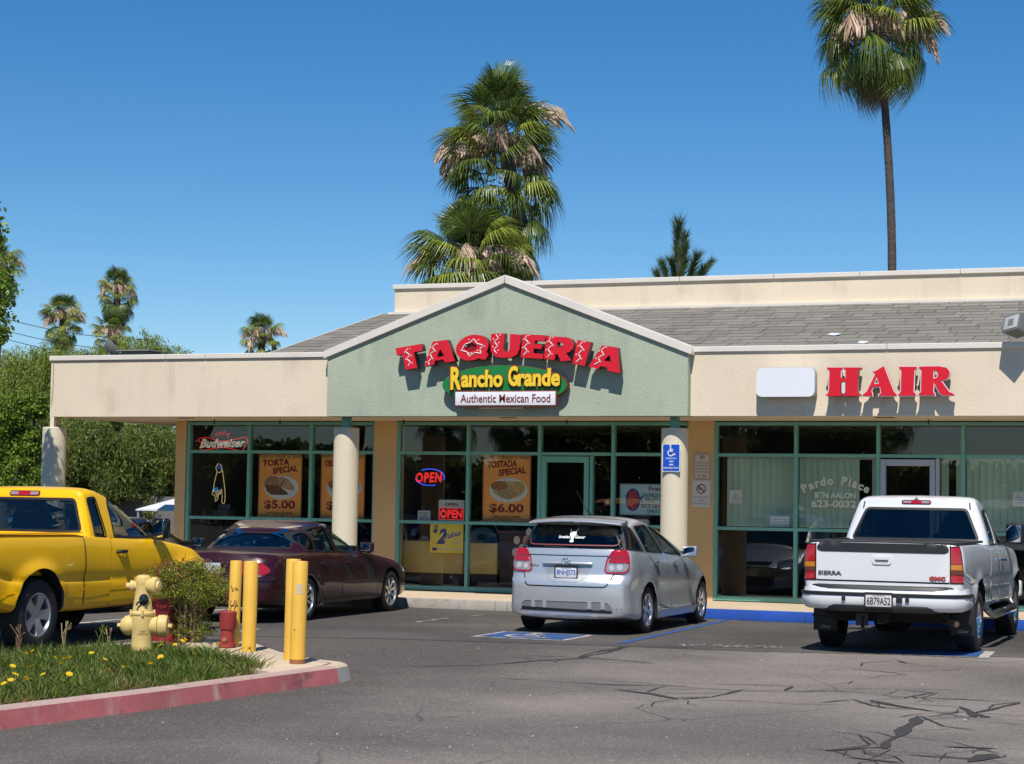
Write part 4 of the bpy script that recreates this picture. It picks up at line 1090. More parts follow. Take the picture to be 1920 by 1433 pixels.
# ------------------------------------------------------------------ hair salon windows: blinds, lettering, papers
BLIND = M("blind_fabric", (0.50, 0.66, 0.52), 0.85, rnd=0.05, trans=0.15)
def blinds(xa, xb, label, z0=1.335, z1=2.435, gap=None, spread=0.098):
    e = empty("vertical_blind", ((xa+xb)/2, 0.16, z1), label=label, cat="blind", group="vertical blinds in the salon windows")
    MB().box(-(xb-xa)/2, (xb-xa)/2, -0.02, 0.02, -0.03, 0.0).build("head_rail", ALU, e)
    n = int((xb-xa) / spread); h = z1 - z0 - 0.03
    mb = MB()
    mb.add([(-.056, 0, -h), (0, .008, -h), (.056, 0, -h), (.056, 0, 0), (0, .008, 0), (-.056, 0, 0)], [(0, 1, 4, 5), (1, 2, 3, 4)])
    me = mb.mesh("slat"); me.materials.append(BLIND)
    for k in range(n):
        x = -(xb-xa)/2 + (k + .5) * (xb-xa) / n
        if gap and gap(x + (xa+xb)/2): continue
        o = link("slat", me, None, e, loc=(x, random.uniform(-.002, .002), -0.03), rot=(0, 0, rad(14 + random.uniform(-4, 4))))
    return e
blinds(XC[0] + .14, XC[1] - .02, "closed pale green vertical blind in the left salon window")
blinds(XC[1] + .02, XC[2] - .02, "pale green vertical blind behind the white salon lettering, open at its right end", gap=lambda x: XC[2] - .30 < x < XC[2] - 0.1)
blinds(xe0 + .90, XC[3] - .02, "half open narrow vertical blind beside the silver salon door", z0=0.3, gap=lambda x: int(x * 17) % 3 == 0)
blinds(XC[3] + .03, XC[4] - .02, "closed pale green vertical blind in the window right of the silver door", z0=1.335)
LET = M("window_lettering", (0.62, 0.66, 0.60), 0.7)
wl = empty("salon_lettering", (0, 0, 0), label="arched white lettering and a phone number painted on the salon window", cat="lettering")
YW = -0.004
def arc_text(s, pts, hpx):
    """each letter on its own spot of an arc: pts give (px, py, angle)"""
    for ch, (px, py, ang) in zip(s, pts):
        if ch == ' ': continue
        c = onY(px, py, YW); hh = hpx * 0.0085
        me = text_mesh(ch, offset=0.035)
        co = np.empty(len(me.vertices)*3); me.vertices.foreach_get("co", co); co = co.reshape(-1, 3)
        mx = co.max(0); mn = co.min(0)
        k = hh / 0.72; ca, sa = math.cos(rad(ang)), math.sin(rad(ang)); cx = (mx[0]+mn[0])/2
        me.vertices.foreach_set("co", np.array([(c.x + ((p[0]-cx)*ca - p[1]*sa)*k, YW, c.z + ((p[0]-cx)*sa + p[1]*ca)*k) for p in co]).ravel())
        me.update(); me.materials.clear(); me.materials.append(LET)
        link("letter", me, None, wl)
pts = []
for i, x in enumerate((1512, 1523, 1534, 1544, 1557, 0, 1582, 1592, 1601, 1612, 1622)):
    u = (x - 1566) / 60
    pts.append((x, 908 + 17*u*u + (0 if x else 0), -32*u))
arc_text("Pardo Piace", pts, 15)
def ltxt(s, x0, x1, y0, y1):
    a = onY(x0, y1, YW); b_ = onY(x1, y0, YW)
    fit_text("lettering", s, LET, a.x, b_.x, a.z, b_.z, lambda u, v, d: Vector((u, YW, v)), wl, offset=.025)
ltxt("BTN AALON", 1528, 1604, 924, 934); ltxt("623-0032", 1521, 1605, 939, 951)
def paper(x0, x1, y0, y1, label, lines):
    e, w, h = wsign("notice_paper", x0, x1, y0, y1, PAPER, label, "notice", 0.012, "papers taped inside the salon window")
    for (t, a, b_, c, d_) in lines: ptext(e, t, a, b_, c, d_, INK, w, h, d=.001)
paper(1367.5, 1391.5, 919.5, 944, "square white notice taped to the left salon window", [("A", .45, .55, .74, .84), ("VENTA", .3, .7, .60, .69), ("CABELLO", .2, .8, .42, .52), ("permanente", .18, .85, .26, .34), ("informacion", .15, .88, .10, .17)])
paper(1444.5, 1480, 969, 988, "wide pale card in the lower right corner of the left salon window", [("Sabado Domingo", .15, .85, .66, .82), ("lunes a viernes", .1, .55, .44, .58), ("cerrado", .68, .92, .46, .6), ("cita", .7, .9, .14, .26)])
paper(1899, 1922, 922, 950, "white notice with a pyramid of print at the right edge of the photo", [("A", .45, .55, .72, .8), ("ventas", .3, .7, .58, .68), ("THEODO", .2, .9, .40, .5), ("informacion", .15, .9, .24, .32)])

# ------------------------------------------------------------------ what stands inside the restaurant
BOOTH = M("booth_vinyl", (0.62, 0.42, 0.12), 0.55, var=(1.5, 0.1))
DKWOOD = M("dark_wood", (0.05, 0.026, 0.02), 0.6)
def booth(px0, px1, py0, py1, Y, label):
    a = onY(px0, py1, Y); b_ = onY(px1, py0, Y)
    e = empty("booth_seat", ((a.x+b_.x)/2, Y, 0.152), label=label, cat="booth", group="yellow booths along the restaurant window")
    w = (b_.x-a.x)/2
    MB().box(-w, w, 0, 0.10, a.z - .152, b_.z - .152).build("backrest", BOOTH, e, bevel=0.02)
    MB().box(-w, w, 0.11, 0.62, 0.36, 0.46).build("seat", BOOTH, e, bevel=0.03)
    MB().box(-w + .03, w - .03, 0.09, 0.55, 0, 0.355).build("base", DKWOOD, e)
    return e
booth(754, 868, 1016, 1073, 0.30, "long yellow booth below the yellow price sign")
booth(876, 932, 1019, 1076, 0.30, "short yellow booth right of the thick teal mullion")
a = onY(936, 1110, 0.35); b_ = onY(1008, 1001, 0.35)
cb = empty("counter_cabinet", ((a.x+b_.x)/2, 0.35, 0.152), label="dark brown cabinet behind the window stickers", cat="cabinet")
w = (b_.x-a.x)/2
MB().box(-w, w, 0, 0.6, 0, b_.z-.152).build("carcass", DKWOOD, cb, bevel=0.006); MB().box(-w-.03, w+.03, -.03, .63, b_.z-.151, b_.z-.11).build("top", M("cabinet_top", (.12, .035, .03), .5), cb, bevel=0.008)
c = onY(905, 1010, 0.75)
ch = empty("rounded_chair", (c.x, 0.75, 0.152), label="chair with a round blue back showing above the short yellow booth", cat="chair")
CB = M("chair_blue", (.015, .12, .22), .35)
mb = MB(); mb.prism([( .29*math.cos(t), .30*math.sin(t)) for t in [math.pi*i/18 for i in range(19)]], 0, .05, lambda u, v, d: Vector((u, d, v))); mb.build("backrest", CB, ch, loc=(0, 0, c.z-.152-.10), bevel=.015)
mb = MB(); mb.tube([(-.30, .02, .3), (-.31, .02, c.z-.10), (-.2, .02, c.z+.09), (0, .02, c.z+.16), (.2, .02, c.z+.09), (.31, .02, c.z-.10), (.30, .02, .3)], .012, 6); mb.build("frame", ALU, ch)
MB().box(-.26, .26, .03, .45, .42, .47).build("seat", CB, ch, bevel=.02)
for sx in (-1, 1):
    for sy in (.06, .42): MB().tube([(sx*.24, sy, .42), (sx*.27, sy, 0)], .012, 6).build("leg", ALU, ch)
for i, (px, Y, lab) in enumerate(((800, 1.25, "dark wood table behind the long yellow booth"), (905, 1.5, "dark wood table behind the short yellow booth"))):
    x = onY(px, 1040, Y).x
    t = empty("dining_table", (x, Y, .152), label=lab, cat="table", group="tables inside the restaurant")
    MB().box(-.4, .4, -.3, .3, .70, .735).build("tabletop", DKWOOD, t, bevel=.008)
    MB().lathe([(.24, 0), (.24, .02), (.035, .05), (.035, .69), (.1, .70)], 14).build("pedestal", BLACK, t)
# fan-shaped clutter at the left window: a stool with a till on it
x = onY(412, 960, .9).x
st = empty("bar_stool", (x, .95, .152), label="dark stool with a blue bag hook seen low in the left window", cat="stool")
MB().lathe([(.2, .0), (.2, .05), (.0, .06)], 18, Matrix.Translation((0, 0, 1.1))).build("seat", BLACK, st)
for k in range(4):
    A = k*math.pi/2 + .4; MB().tube([(.12*math.cos(A), .12*math.sin(A), 1.1), (.2*math.cos(A), .2*math.sin(A), 0)], .014, 6).build("leg", BLACK, st)
tl = empty("cash_till", (x + .05, .95, 1.312), label="grey till standing on the dark stool in the left window", cat="till")
MB().box(-.17, .17, -.15, .15, 0, .12).build("drawer", M("till_grey", (.08, .085, .1), .5), tl, bevel=.01); MB().box(-.12, .12, 0, .03, .12, .22).build("screen", M("till_screen", (.2, .21, .24), .3), tl, bevel=.005)
tb = MB().box(-.03, .03, -.02, .02, -.35, 0).build("hanging_bag", M("bag_blue", (.01, .12, .4), .5), loc=(x - .16, .78, 1.26), rot=(0, rad(14), 0), bevel=.01); tag(tb, "slim blue bag hanging from the side of the dark stool", "bag")
mb = MB(); a = onY(370, 968, 2.2); b_ = onY(444, 868, 2.2); mb.box(a.x, b_.x, 2.2, 2.26, .15, b_.z)
GSC = mb.build("screen_panel", M("screen_grey", (.11, .105, .10), .8)); tag(GSC, "grey room divider behind the hanging neon figure", "divider")
# seated diner: white V-neck, facing the window
def skin_body(name, joints, bones, mat, parent=None, loc=(0, 0, 0), rz=0, sub=2, label=None, cat=None):
    me = bpy.data.meshes.new(name)
    me.from_pydata([j[0] for j in joints], bones, [])
    o = bpy.data.objects.new(name, me); COL.objects.link(o)
    md = o.modifiers.new("skin", 'SKIN'); md.use_smooth_shade = True
    for i, j in enumerate(joints):
        sv = me.skin_vertices[0].data[i]; sv.radius = (j[1], j[2] if len(j) > 2 else j[1]); sv.use_root = (i == 0)
    sb = o.modifiers.new("sub", 'SUBSURF'); sb.levels = sub; sb.render_levels = sub
    m2 = eval_to_mesh(o, name); bpy.data.objects.remove(o)
    m2.materials.clear()
    for p in m2.polygons: p.material_index = 0
    smooth_mesh(m2, 180)
    return link(name, m2, mat, parent, loc=loc, rot=(0, 0, rz))
SKIN = M("skin_brown", (.20, .095, .055), .6)
SHIRT = M("shirt_white", (.60, .60, .64), .85)
c = onY(796, 1012, .95)
pe = empty("person", (c.x, .95, .152), label="seated person in a white V-neck shirt behind the long yellow booth", cat="person")
skin_body("body", [((0, .05, .50), .15, .13), ((0, .06, .72), .145, .11), ((0, .04, .92), .165, .11), ((0, .03, 1.04), .12, .08), ((0, .02, 1.12), .058), ((0, -.01, 1.20), .062),
          ((0, -.01, 1.27), .088, .10), ((0, 0, 1.35), .075, .085), ((-.2, .03, 1.0), .062), ((-.27, 0, .76), .048), ((-.2, -.22, .66), .038), ((-.14, -.3, .66), .03),
          ((.2, .03, 1.0), .062), ((.27, 0, .76), .048), ((.2, -.22, .66), .038), ((.14, -.3, .66), .03), ((-.1, -.1, .48), .09), ((-.12, -.42, .47), .07), ((-.12, -.45, .1), .045), ((.1, -.1, .48), .09), ((.12, -.42, .47), .07), ((.12, -.45, .1), .045)],
          [(0, 1), (1, 2), (2, 3), (3, 4), (4, 5), (5, 6), (6, 7), (3, 8), (8, 9), (9, 10), (10, 11), (3, 12), (12, 13), (13, 14), (14, 15), (0, 16), (16, 17), (17, 18), (0, 19), (19, 20), (20, 21)], SKIN, pe)
skin_body("shirt", [((0, .05, .50), .165, .145), ((0, .06, .72), .16, .125), ((0, .04, .90), .18, .125), ((-.10, .03, 1.03), .085, .08), ((.10, .03, 1.03), .085, .08), ((-.22, .03, .97), .075), ((-.26, .02, .84), .066), ((.22, .03, .97), .075), ((.26, .02, .84), .066)],
          [(0, 1), (1, 2), (2, 3), (2, 4), (3, 5), (5, 6), (4, 7), (7, 8)], SHIRT, pe)
hm = MB(); hm.lathe([(.0, .115), (.06, .10), (.095, .05), (.10, 0), (.09, -.04)], 16); hm.build("hair", INK, pe, loc=(0, .015, 1.32))
nm = MB(); nm.add([(-.012, -.095, 1.255), (.012, -.095, 1.255), (0, -.095, 1.30), (0, -.125, 1.262)], [(0, 1, 3), (1, 2, 3), (2, 0, 3), (0, 2, 1)]); nm.build("nose", SKIN, pe)
for s in (-1, 1): MB().lathe([(0, .012), (.010, .006), (.012, 0), (0, -.01)], 8, Matrix.Translation((s*.034, -.092, 1.30))).build("eye", INK, pe)
# ------------------------------------------------------------------ vehicle building
def chaikin(P, n=2):
    for _ in range(n):
        Q = [P[0]]
        for i in range(len(P) - 1):
            a, b = P[i], P[i+1]
            Q += [tuple(a[k]*.75 + b[k]*.25 for k in range(2)), tuple(a[k]*.25 + b[k]*.75 for k in range(2))]
        Q.append(P[-1]); P = Q
    return P
def curve(pts, sm=0.06):
    xs = np.array([p[0] for p in pts], float); ys = np.array([p[1] for p in pts], float)
    k = np.linspace(-1, 1, 9) * sm
    def f(x): return float(np.mean(np.interp(x + k, xs, ys)))
    return f
def loft(stations, keys, ypos, corner, n_ch=2, ncap=14, mirror=True):
    """rings of half sections, closed at both ends by grids; keys(s)->[(x,z)] with z rising; ypos(s,x,z)->y; corner(s)->inset"""
    verts = []; faces = []
    rows = []
    for s in stations:
        K = chaikin(keys(s), n_ch); w = max(p[0] for p in K); ins = corner(s)
        row = []
        for (x, z) in K:
            xx = x * (w - ins) / w if w > 0 else x
            row.append((xx, z))
        rows.append(row)
    n = len(rows[0]); S = len(rows)
    idx = {}
    def vid(key, p):
        if key not in idx: idx[key] = len(verts); verts.append(p)
        return idx[key]
    def P(i, j, sg):
        x, z = rows[i][j]; y = ypos(stations[i], x, z)
        return vid((i, j, sg if x > 1e-6 else 0), (sg * x, y, z))
    for i in range(S - 1):
        for j in range(n - 1):
            for sg in (1, -1):
                q = [P(i, j, sg), P(i+1, j, sg), P(i+1, j+1, sg), P(i, j+1, sg)]
                q2 = [];  [q2.append(v) for v in q if v not in q2]
                if len(q2) > 2: faces.append(tuple(q2 if sg > 0 else q2[::-1]))
    for i in (0, S - 1):
        def C(j, k):
            x, z = rows[i][j]
            if k == 0: return P(i, j, -1)
            if k == ncap: return P(i, j, 1)
            if x <= 1e-6: return P(i, j, 0)
            xx = x * (2*k/ncap - 1)
            return vid(('c', i, j, k), (xx, ypos(stations[i], abs(xx), z), z))
        for j in range(n - 1):
            for k in range(ncap):
                q = [C(j, k), C(j, k+1), C(j+1, k+1), C(j+1, k)]
                q2 = []; [q2.append(v) for v in q if v not in q2]
                if len(q2) > 2: faces.append(tuple(q2 if i == 0 else q2[::-1]))
    return verts, faces
def mesh_from(verts, faces, name="body"):
    bm = bmesh.new(); vv = [bm.verts.new(v) for v in verts]
    for f in faces:
        try: bm.faces.new([vv[i] for i in f])
        except ValueError: pass
    bmesh.ops.remove_doubles(bm, verts=bm.verts, dist=2e-4)
    bmesh.ops.dissolve_degenerate(bm, edges=bm.edges, dist=1e-4)
    bmesh.ops.recalc_face_normals(bm, faces=bm.faces)
    me = bpy.data.meshes.new(name); bm.to_mesh(me); bm.free()
    return me
class Src:
    """a finished surface that patches are laid on"""
    def __init__(s, me):
        s.vn = []
        me.polygons.foreach_set("use_smooth", [True]*len(me.polygons)); me.update()
        s.v = [v.co.copy() for v in me.vertices]; s.n = [v.normal.copy() for v in me.vertices]
        s.p = [tuple(p.vertices) for p in me.polygons]
        s.b = BVHTree.FromPolygons(s.v, s.p)
    def normal(s, co, i):
        w = 0; n = Vector((0, 0, 0))
        for k in s.p[i]:
            d = 1 / ((s.v[k] - co).length + 1e-4); n += s.n[k] * d
        return n.normalized() if n.length > 0 else Vector((0, 0, 1))
    def cast(s, o, d):
        h = s.b.ray_cast(o, d)
        if h[0] is None: return None
        return h[0], s.normal(h[0], h[2])
PROJ = {
    'right': (Vector((-1, 0, 0)), lambda u, v: Vector((3, u, v))),
    'left': (Vector((1, 0, 0)), lambda u, v: Vector((-3, u, v))),
    'rear': (Vector((0, 1, 0)), lambda u, v: Vector((u, -3, v))),
    'front': (Vector((0, -1, 0)), lambda u, v: Vector((u, 9, v))),
    'top': (Vector((0, 0, -1)), lambda u, v: Vector((u, v, 5))),
}
def diag_proj(ax, ay, sx):
    d = Vector((-ax * sx, ay, 0)).normalized(); t = Vector((ay * sx, ax, 0)).normalized()
    return (d, lambda u, v: t * u * 1.0 - d * 5 + Vector((0, 0, v)))
def patch(name, src, outline, proj, mat, parent, off=0.004, thick=0.012, grid=0.06, round_=0.0, flat=False, mesh_only=False):
    if round_: outline = roundp(outline, round_)
    d, org = PROJ[proj] if isinstance(proj, str) else proj
    bm = bmesh.new()
    f = bm.faces.new([bm.verts.new((u, v, 0)) for u, v in outline])
    us = [p[0] for p in outline]; vs = [p[1] for p in outline]
    for ax, lo, hi in ((0, min(us), max(us)), (1, min(vs), max(vs))):
        k = int((hi - lo) / grid)
        for i in range(1, k + 1):
            co = [0, 0, 0]; co[ax] = lo + (hi - lo) * i / (k + 1); no = [0, 0, 0]; no[ax] = 1
            bmesh.ops.bisect_plane(bm, geom=bm.verts[:] + bm.edges[:] + bm.faces[:], plane_co=co, plane_no=no, dist=1e-6)
    nrm = {}
    last = None
    for v in bm.verts:
        o = org(v.co.x, v.co.y)
        h = src.cast(o, d)
        if h is None:
            q = src.b.find_nearest(o + d * 2.2)
            h = (q[0], src.normal(q[0], q[2]))
        p, n = h
        v.co = p + n * off; nrm[v] = n.copy()
    bm.normal_update()
    # faces towards the outside
    tot = Vector((0, 0, 0))
    for f in bm.faces: tot += f.normal * f.calc_area()
    if tot.dot(d) > 0:
        for f in bm.faces: f.normal_flip()
    if thick:
        be = [e for e in bm.edges if len(e.link_faces) == 1]
        r = bmesh.ops.extrude_edge_only(bm, edges=be)
        for g_ in r['geom']:
            if isinstance(g_, bmesh.types.BMVert):
                n = None
                for e in g_.link_edges:
                    o_ = e.other_vert(g_)
                    if o_ in nrm and (o_.co - g_.co).length < 1e-6: n = nrm[o_]
                if n is not None: g_.co -= n * thick
    bm.normal_update(); bm.verts.index_update()
    vn = {v.index: n for v, n in nrm.items()}
    me = bpy.data.meshes.new(name); bm.to_mesh(me); bm.free()
    me.polygons.foreach_set("use_smooth", [True] * len(me.polygons))
    ln = []
    for p in me.polygons:
        top = all(i in vn for i in p.vertices)
        for i in p.vertices:
            n = vn[i] if top else p.normal
            ln.append(n if n.dot(p.normal) > 0.2 else p.normal.copy())
    me.normals_split_custom_set(ln)
    if mesh_only: return me
    me.materials.append(mat)
    return link(name, me, None, parent)
def strip(name, src, path, proj, mat, parent, width=0.008, off=0.002, closed=False, step=0.05):
    """a flat band that follows the surface (gaps, mouldings, seals)"""
    d, org = PROJ[proj] if isinstance(proj, str) else proj
    P = [Vector((p[0], p[1])) for p in path]; Q = []
    m = len(P) if closed else len(P) - 1
    for i in range(m):
        a, b = P[i], P[(i+1) % len(P)]; k = max(1, int((b-a).length / step))
        for t in range(k): Q.append(a.lerp(b, t / k))
    if not closed: Q.append(P[-1])
    vs = []; fs = []; N = len(Q)
    for i, p in enumerate(Q):
        if closed: t = Q[(i+1) % N] - Q[i-1]
        else: t = Q[min(i+1, N-1)] - Q[max(i-1, 0)]
        t.normalize(); n2 = Vector((-t.y, t.x)) * width / 2
        for q in (p + n2, p - n2):
            h = src.cast(org(q.x, q.y), d)
            if h is None:
                nn = src.b.find_nearest(org(q.x, q.y) + d * 2.2); h = (nn[0], src.normal(nn[0], nn[2]))
            vs.append(h[0] + h[1] * off)
    for i in range(N if closed else N - 1):
        j = (i + 1) % N; fs.append((2*i, 2*i+1, 2*j+1, 2*j))
    mb = MB(); mb.add(vs, fs); o = mb.build(name, mat, parent); return o
def bool_cut(me, cutters, mats, solid=0.0, name="body"):
    """me minus the cutters (list of (verts, faces, mat index)); keeps smooth normals of the original surface"""
    src = Src(me)
    o = bpy.data.objects.new(name, me); COL.objects.link(o)
    me.materials.clear()
    for m in mats: me.materials.append(m)
    if solid:
        so = o.modifiers.new("solid", 'SOLIDIFY'); so.thickness = solid; so.offset = -1
    cme = bpy.data.meshes.new("cut"); bm = bmesh.new()
    for vs, fs, mi in cutters:
        vv = [bm.verts.new(v) for v in vs]
        for f in fs:
            q = bm.faces.new([vv[i] for i in f]); q.material_index = mi
    bmesh.ops.recalc_face_normals(bm, faces=bm.faces)
    bm.to_mesh(cme); bm.free()
    for m in mats: cme.materials.append(m)
    co = bpy.data.objects.new("cut", cme); COL.objects.link(co)
    b = o.modifiers.new("cut", 'BOOLEAN'); b.operation = 'DIFFERENCE'; b.solver = 'EXACT'; b.object = co; b.material_mode = 'TRANSFER'; b.use_self = bool(solid); b.use_hole_tolerant = bool(solid)
    out = eval_to_mesh(o, name)
    bpy.data.objects.remove(o); bpy.data.objects.remove(co)
    # shading normals from the uncut surface where the face still lies on it
    fn = []
    for p in out.polygons:
        p.use_smooth = True
        c = p.center; q = src.b.find_nearest(c)
        on = q[0] is not None and q[3] < 0.004 and q[1].dot(p.normal) > 0.75
        for li in p.loop_indices:
            if on:
                v = out.vertices[out.loops[li].vertex_index].co; h = src.b.find_nearest(v)
                n = src.normal(h[0], h[2])
                fn.append(n if n.dot(p.normal) > 0.3 else p.normal.copy())
            else: fn.append(p.normal.copy())
    out.normals_split_custom_set(fn)
    return out, src
def prism_cut(poly, axis, a, b, mi=0):
    n = len(poly)
    if axis == 'x': f = lambda u, v, d: (d, u, v)
    elif axis == 'y': f = lambda u, v, d: (u, d, v)
    else: f = lambda u, v, d: (u, v, d)
    vs = [f(u, v, a) for u, v in poly] + [f(u, v, b) for u, v in poly]
    fs = [tuple(range(n)), tuple(range(2*n-1, n-1, -1))] + [(i, i+n, (i+1) % n + n, (i+1) % n) for i in range(n)]
    return (vs, fs, mi)
def cyl_cut(y, z, r, x0, x1, mi, n=36, zs=1.0):
    return prism_cut([(y + r*math.cos(2*math.pi*i/n), z + r*zs*math.sin(2*math.pi*i/n)) for i in range(n)], 'x', x0, x1, mi)

def make_wheel(parent, x, y, r, wdt, rr_, style, rim_mat, left=False, steer=0.0, cap=True):
    """tyre with a rim; built once facing +X"""
    key = ("wheel", style, round(r, 3), round(wdt, 3), rim_mat.name)
    if key not in make_wheel.cache:
        mb = MB(); rot = Matrix.Rotation(rad(90), 4, 'Y')
        h = wdt / 2
        prof = [(rr_*.98, -h*.80), (rr_*1.02, -h*.95), (r*.86, -h*1.0), (r*.965, -h*.86), (r*.995, -h*.66), (r, -h*.3), (r, h*.3), (r*.995, h*.66), (r*.965, h*.86), (r*.86, h*1.0), (rr_*1.06, h*.97), (rr_*1.0, h*.90), (rr_*.98, h*.7)]
        mb.lathe(prof, 40, rot, cap=False)
        for k in range(-2, 3):           # tread grooves show as shallow ribs
            zc = h * .26 * k
            mb.lathe([(r*.999, zc - h*.09), (r*1.008, zc - h*.08), (r*1.008, zc + h*.08), (r*.999, zc + h*.09)], 40, rot, cap=False)
        tyre = mb.mesh("tyre"); tyre.materials.append(RUBBER)
        rb = MB()
        rb.lathe([(rr_*1.01, h*.86), (rr_*1.03, h*.93), (rr_*.97, h*.93), (rr_*.93, h*.80), (rr_*.91, h*.25), (rr_*.90, -h*.7)], 36, rot, 0, cap=False)
        rb.lathe([(0, h*.0), (rr_*.92, h*.0), (rr_*.92, -h*.1), (0, -h*.1)], 30, rot, 1, cap=False)
        ns, w0, w1, dish = {'five': (5, .42, .60, .35), 'matrix': (6, .20, .36, .5), 'six': (6, .26, .34, .45), 'steel': (10, .18, .22, .55), 'eight': (8, .16, .24, .5)}[style]
        for k in range(ns):
            A = 2*math.pi*k/ns + .2
            rotk = rot @ Matrix.Rotation(A, 4, 'Z')
            a0, a1 = rr_*.18, rr_*.955
            zf0, zf1 = h*(.55 + .25*(1-dish)), h*.84
            hw0, hw1 = rr_*w0/2, rr_*w1/2
            vs = [(a0, -hw0, zf0), (a0, hw0, zf0), (a1, hw1, zf1), (a1, -hw1, zf1), (a0, -hw0*1.1, zf0-.05), (a0, hw0*1.1, zf0-.05), (a1, hw1*1.1, zf1-.05), (a1, -hw1*1.1, zf1-.05),
                  ((a0+a1)/2, -(hw0+hw1)/2*.85, zf0*.5+zf1*.5+.006), ((a0+a1)/2, (hw0+hw1)/2*.85, zf0*.5+zf1*.5+.006)]
            rb.add([rotk @ Vector(v) for v in vs], [(0, 8, 9, 1), (8, 3, 2, 9), (0, 4, 7, 3, 8), (1, 9, 2, 6, 5), (4, 5, 6, 7)], 0)
        rb.lathe([(rr_*.27, h*.35), (rr_*.27, h*.62), (rr_*.22, h*.70), (0, h*.72)], 20, rot, 0, cap=False)
        for k in range(5):
            A = 2*math.pi*k/5 + .5
            rb.lathe([(.011, h*.55), (.011, h*.70), (0, h*.71)], 8, rot @ Matrix.Translation((rr_*.20*math.cos(A)*1.25, rr_*.20*math.sin(A)*1.25, 0)), 0, cap=False)
        rim = rb.mesh("rim", ang=30); rim.materials.append(rim_mat); rim.materials.append(ALLOYD)
        make_wheel.cache[key] = (tyre, rim)
    tyre, rim = make_wheel.cache[key]
    w = link("wheel", tyre, None, parent, loc=(x, y, r), rot=(0.3 if left else 0.1, 0, (math.pi if left else 0) + steer))
    link("rim", rim, None, w)
    return w
make_wheel.cache = {}

def seat(parent, x, y, z, w, h, mat, head=True, tilt=-12):
    mb = MB(); mb.box(-w/2, w/2, -.06, .07, 0, h)
    o = mb.build("seat", mat, parent, bevel=.045, seg=3, loc=(x, y, z), rot=(rad(tilt), 0, 0))
    if head:
        MB().box(-.13, .13, -.05, .05, h + .04, h + .22).build("headrest", mat, o, bevel=.04, seg=3)
    return o
def steering(parent, x, y, z, r=.19):
    R3 = Matrix.Translation((x, y, z)) @ Matrix.Rotation(rad(65), 4, 'X')
    mb = MB(); mb.tube([R3 @ Vector((r*math.cos(t), r*math.sin(t), 0)) for t in [2*math.pi*i/24 for i in range(24)]], .014, 6, closed=True)
    mb.tube([R3 @ Vector((-r, 0, 0)), R3 @ Vector((r, 0, 0))], .02, 6); mb.tube([R3 @ Vector((0, 0, 0)), R3 @ Vector((0, -r, -.05))], .02, 6)
    return mb.build("steering_wheel", BLACK, parent)
def mirror_body(parent, x, y, z, w, h, mat, glass, right=True, rz=0.0, fold=0.10, arm=.08):
    s = 1 if right else -1
    o = MB().box(-w/2, w/2, -fold/2, fold/2, -h/2, h/2).build("door_mirror", mat, parent, bevel=min(w, h)*.22, seg=3, loc=(x + s*(w/2 + arm*.5), y, z), rot=(0, 0, rz))
    MB().box(-w*.41, w*.41, -fold/2 - .006, -fold/2 + .002, -h*.40, h*.40).build("mirror_glass", glass, o, bevel=.002)
    MB().tube([(-s*(w*.3), .01, -h*.32), (-s*(w/2 + arm), .02, -h*.45)], .025, 8).build("mirror_arm", BLACK if arm > .06 else mat, o)
    return o
def plate_text(parent, src_y, x0, x1, z0, z1, s, bg, fg, frame, y, sub=None):
    pl = MB().box(x0, x1, y - .004, y, z0, z1).build("licence_plate", bg, parent, bevel=.002)
    put_shape("plate_frame", [rrect(x0 - .012, x1 + .012, z0 - .012, z1 + .02, .012), rrect(x0 + .004, x1 - .004, z0 + .006, z1 - .004, .008)], frame, lambda u, v, d: Vector((u, y - .006 - d, v)), pl, extrude=.003)
    fit_text("lettering", s, fg, x0 + .018, x1 - .018, z0 + .022, z1 - .035, lambda u, v, d: Vector((u, y - .0055, v)), pl, offset=.02)
    if sub: fit_text("lettering", sub, fg, x0 + .08, x1 - .08, z1 - .026, z1 - .010, lambda u, v, d: Vector((u, y - .0055, v)), pl)
    return pl
CARGLASS = glass_mat("tinted_car_glass", (0.16, 0.18, 0.19), 0.06)
CARGLASS_CLEAR = glass_mat("clear_car_glass", (0.55, 0.66, 0.62), 0.07)
CARGLASS_BLUE = glass_mat("blue_rear_glass", (0.30, 0.42, 0.50), 0.10)
MIRRORG = M("mirror_glass_silver", (0.7, 0.72, 0.75), 0.02, 1.0)
UNDER = M("underbody_black", (0.008, 0.008, 0.008), 0.9)
SEAM = M("panel_gap", (0.01, 0.01, 0.01), 0.8)
LAMPR = M("lamp_red", (0.42, 0.006, 0.010), 0.12, coat=1.0, bump=(70, 0.35, 0.004))
LAMPA = M("lamp_amber", (0.55, 0.20, 0.015), 0.12, coat=1.0, bump=(90, 0.4, 0.004))
LAMPW = M("lamp_clear", (0.40, 0.36, 0.35), 0.10, 0.3, coat=1.0, bump=(60, 0.6, 0.006))
LAMPDK = M("lamp_smoke", (0.13, 0.035, 0.03), 0.12, coat=1.0)
HEADL = M("headlamp", (0.6, 0.62, 0.64), 0.08, 0.7, coat=1.0)
def paint(name, col, metal=0.0, rough=0.35): return M(name, col, rough, metal, coat=1.0, coat_rough=0.025)
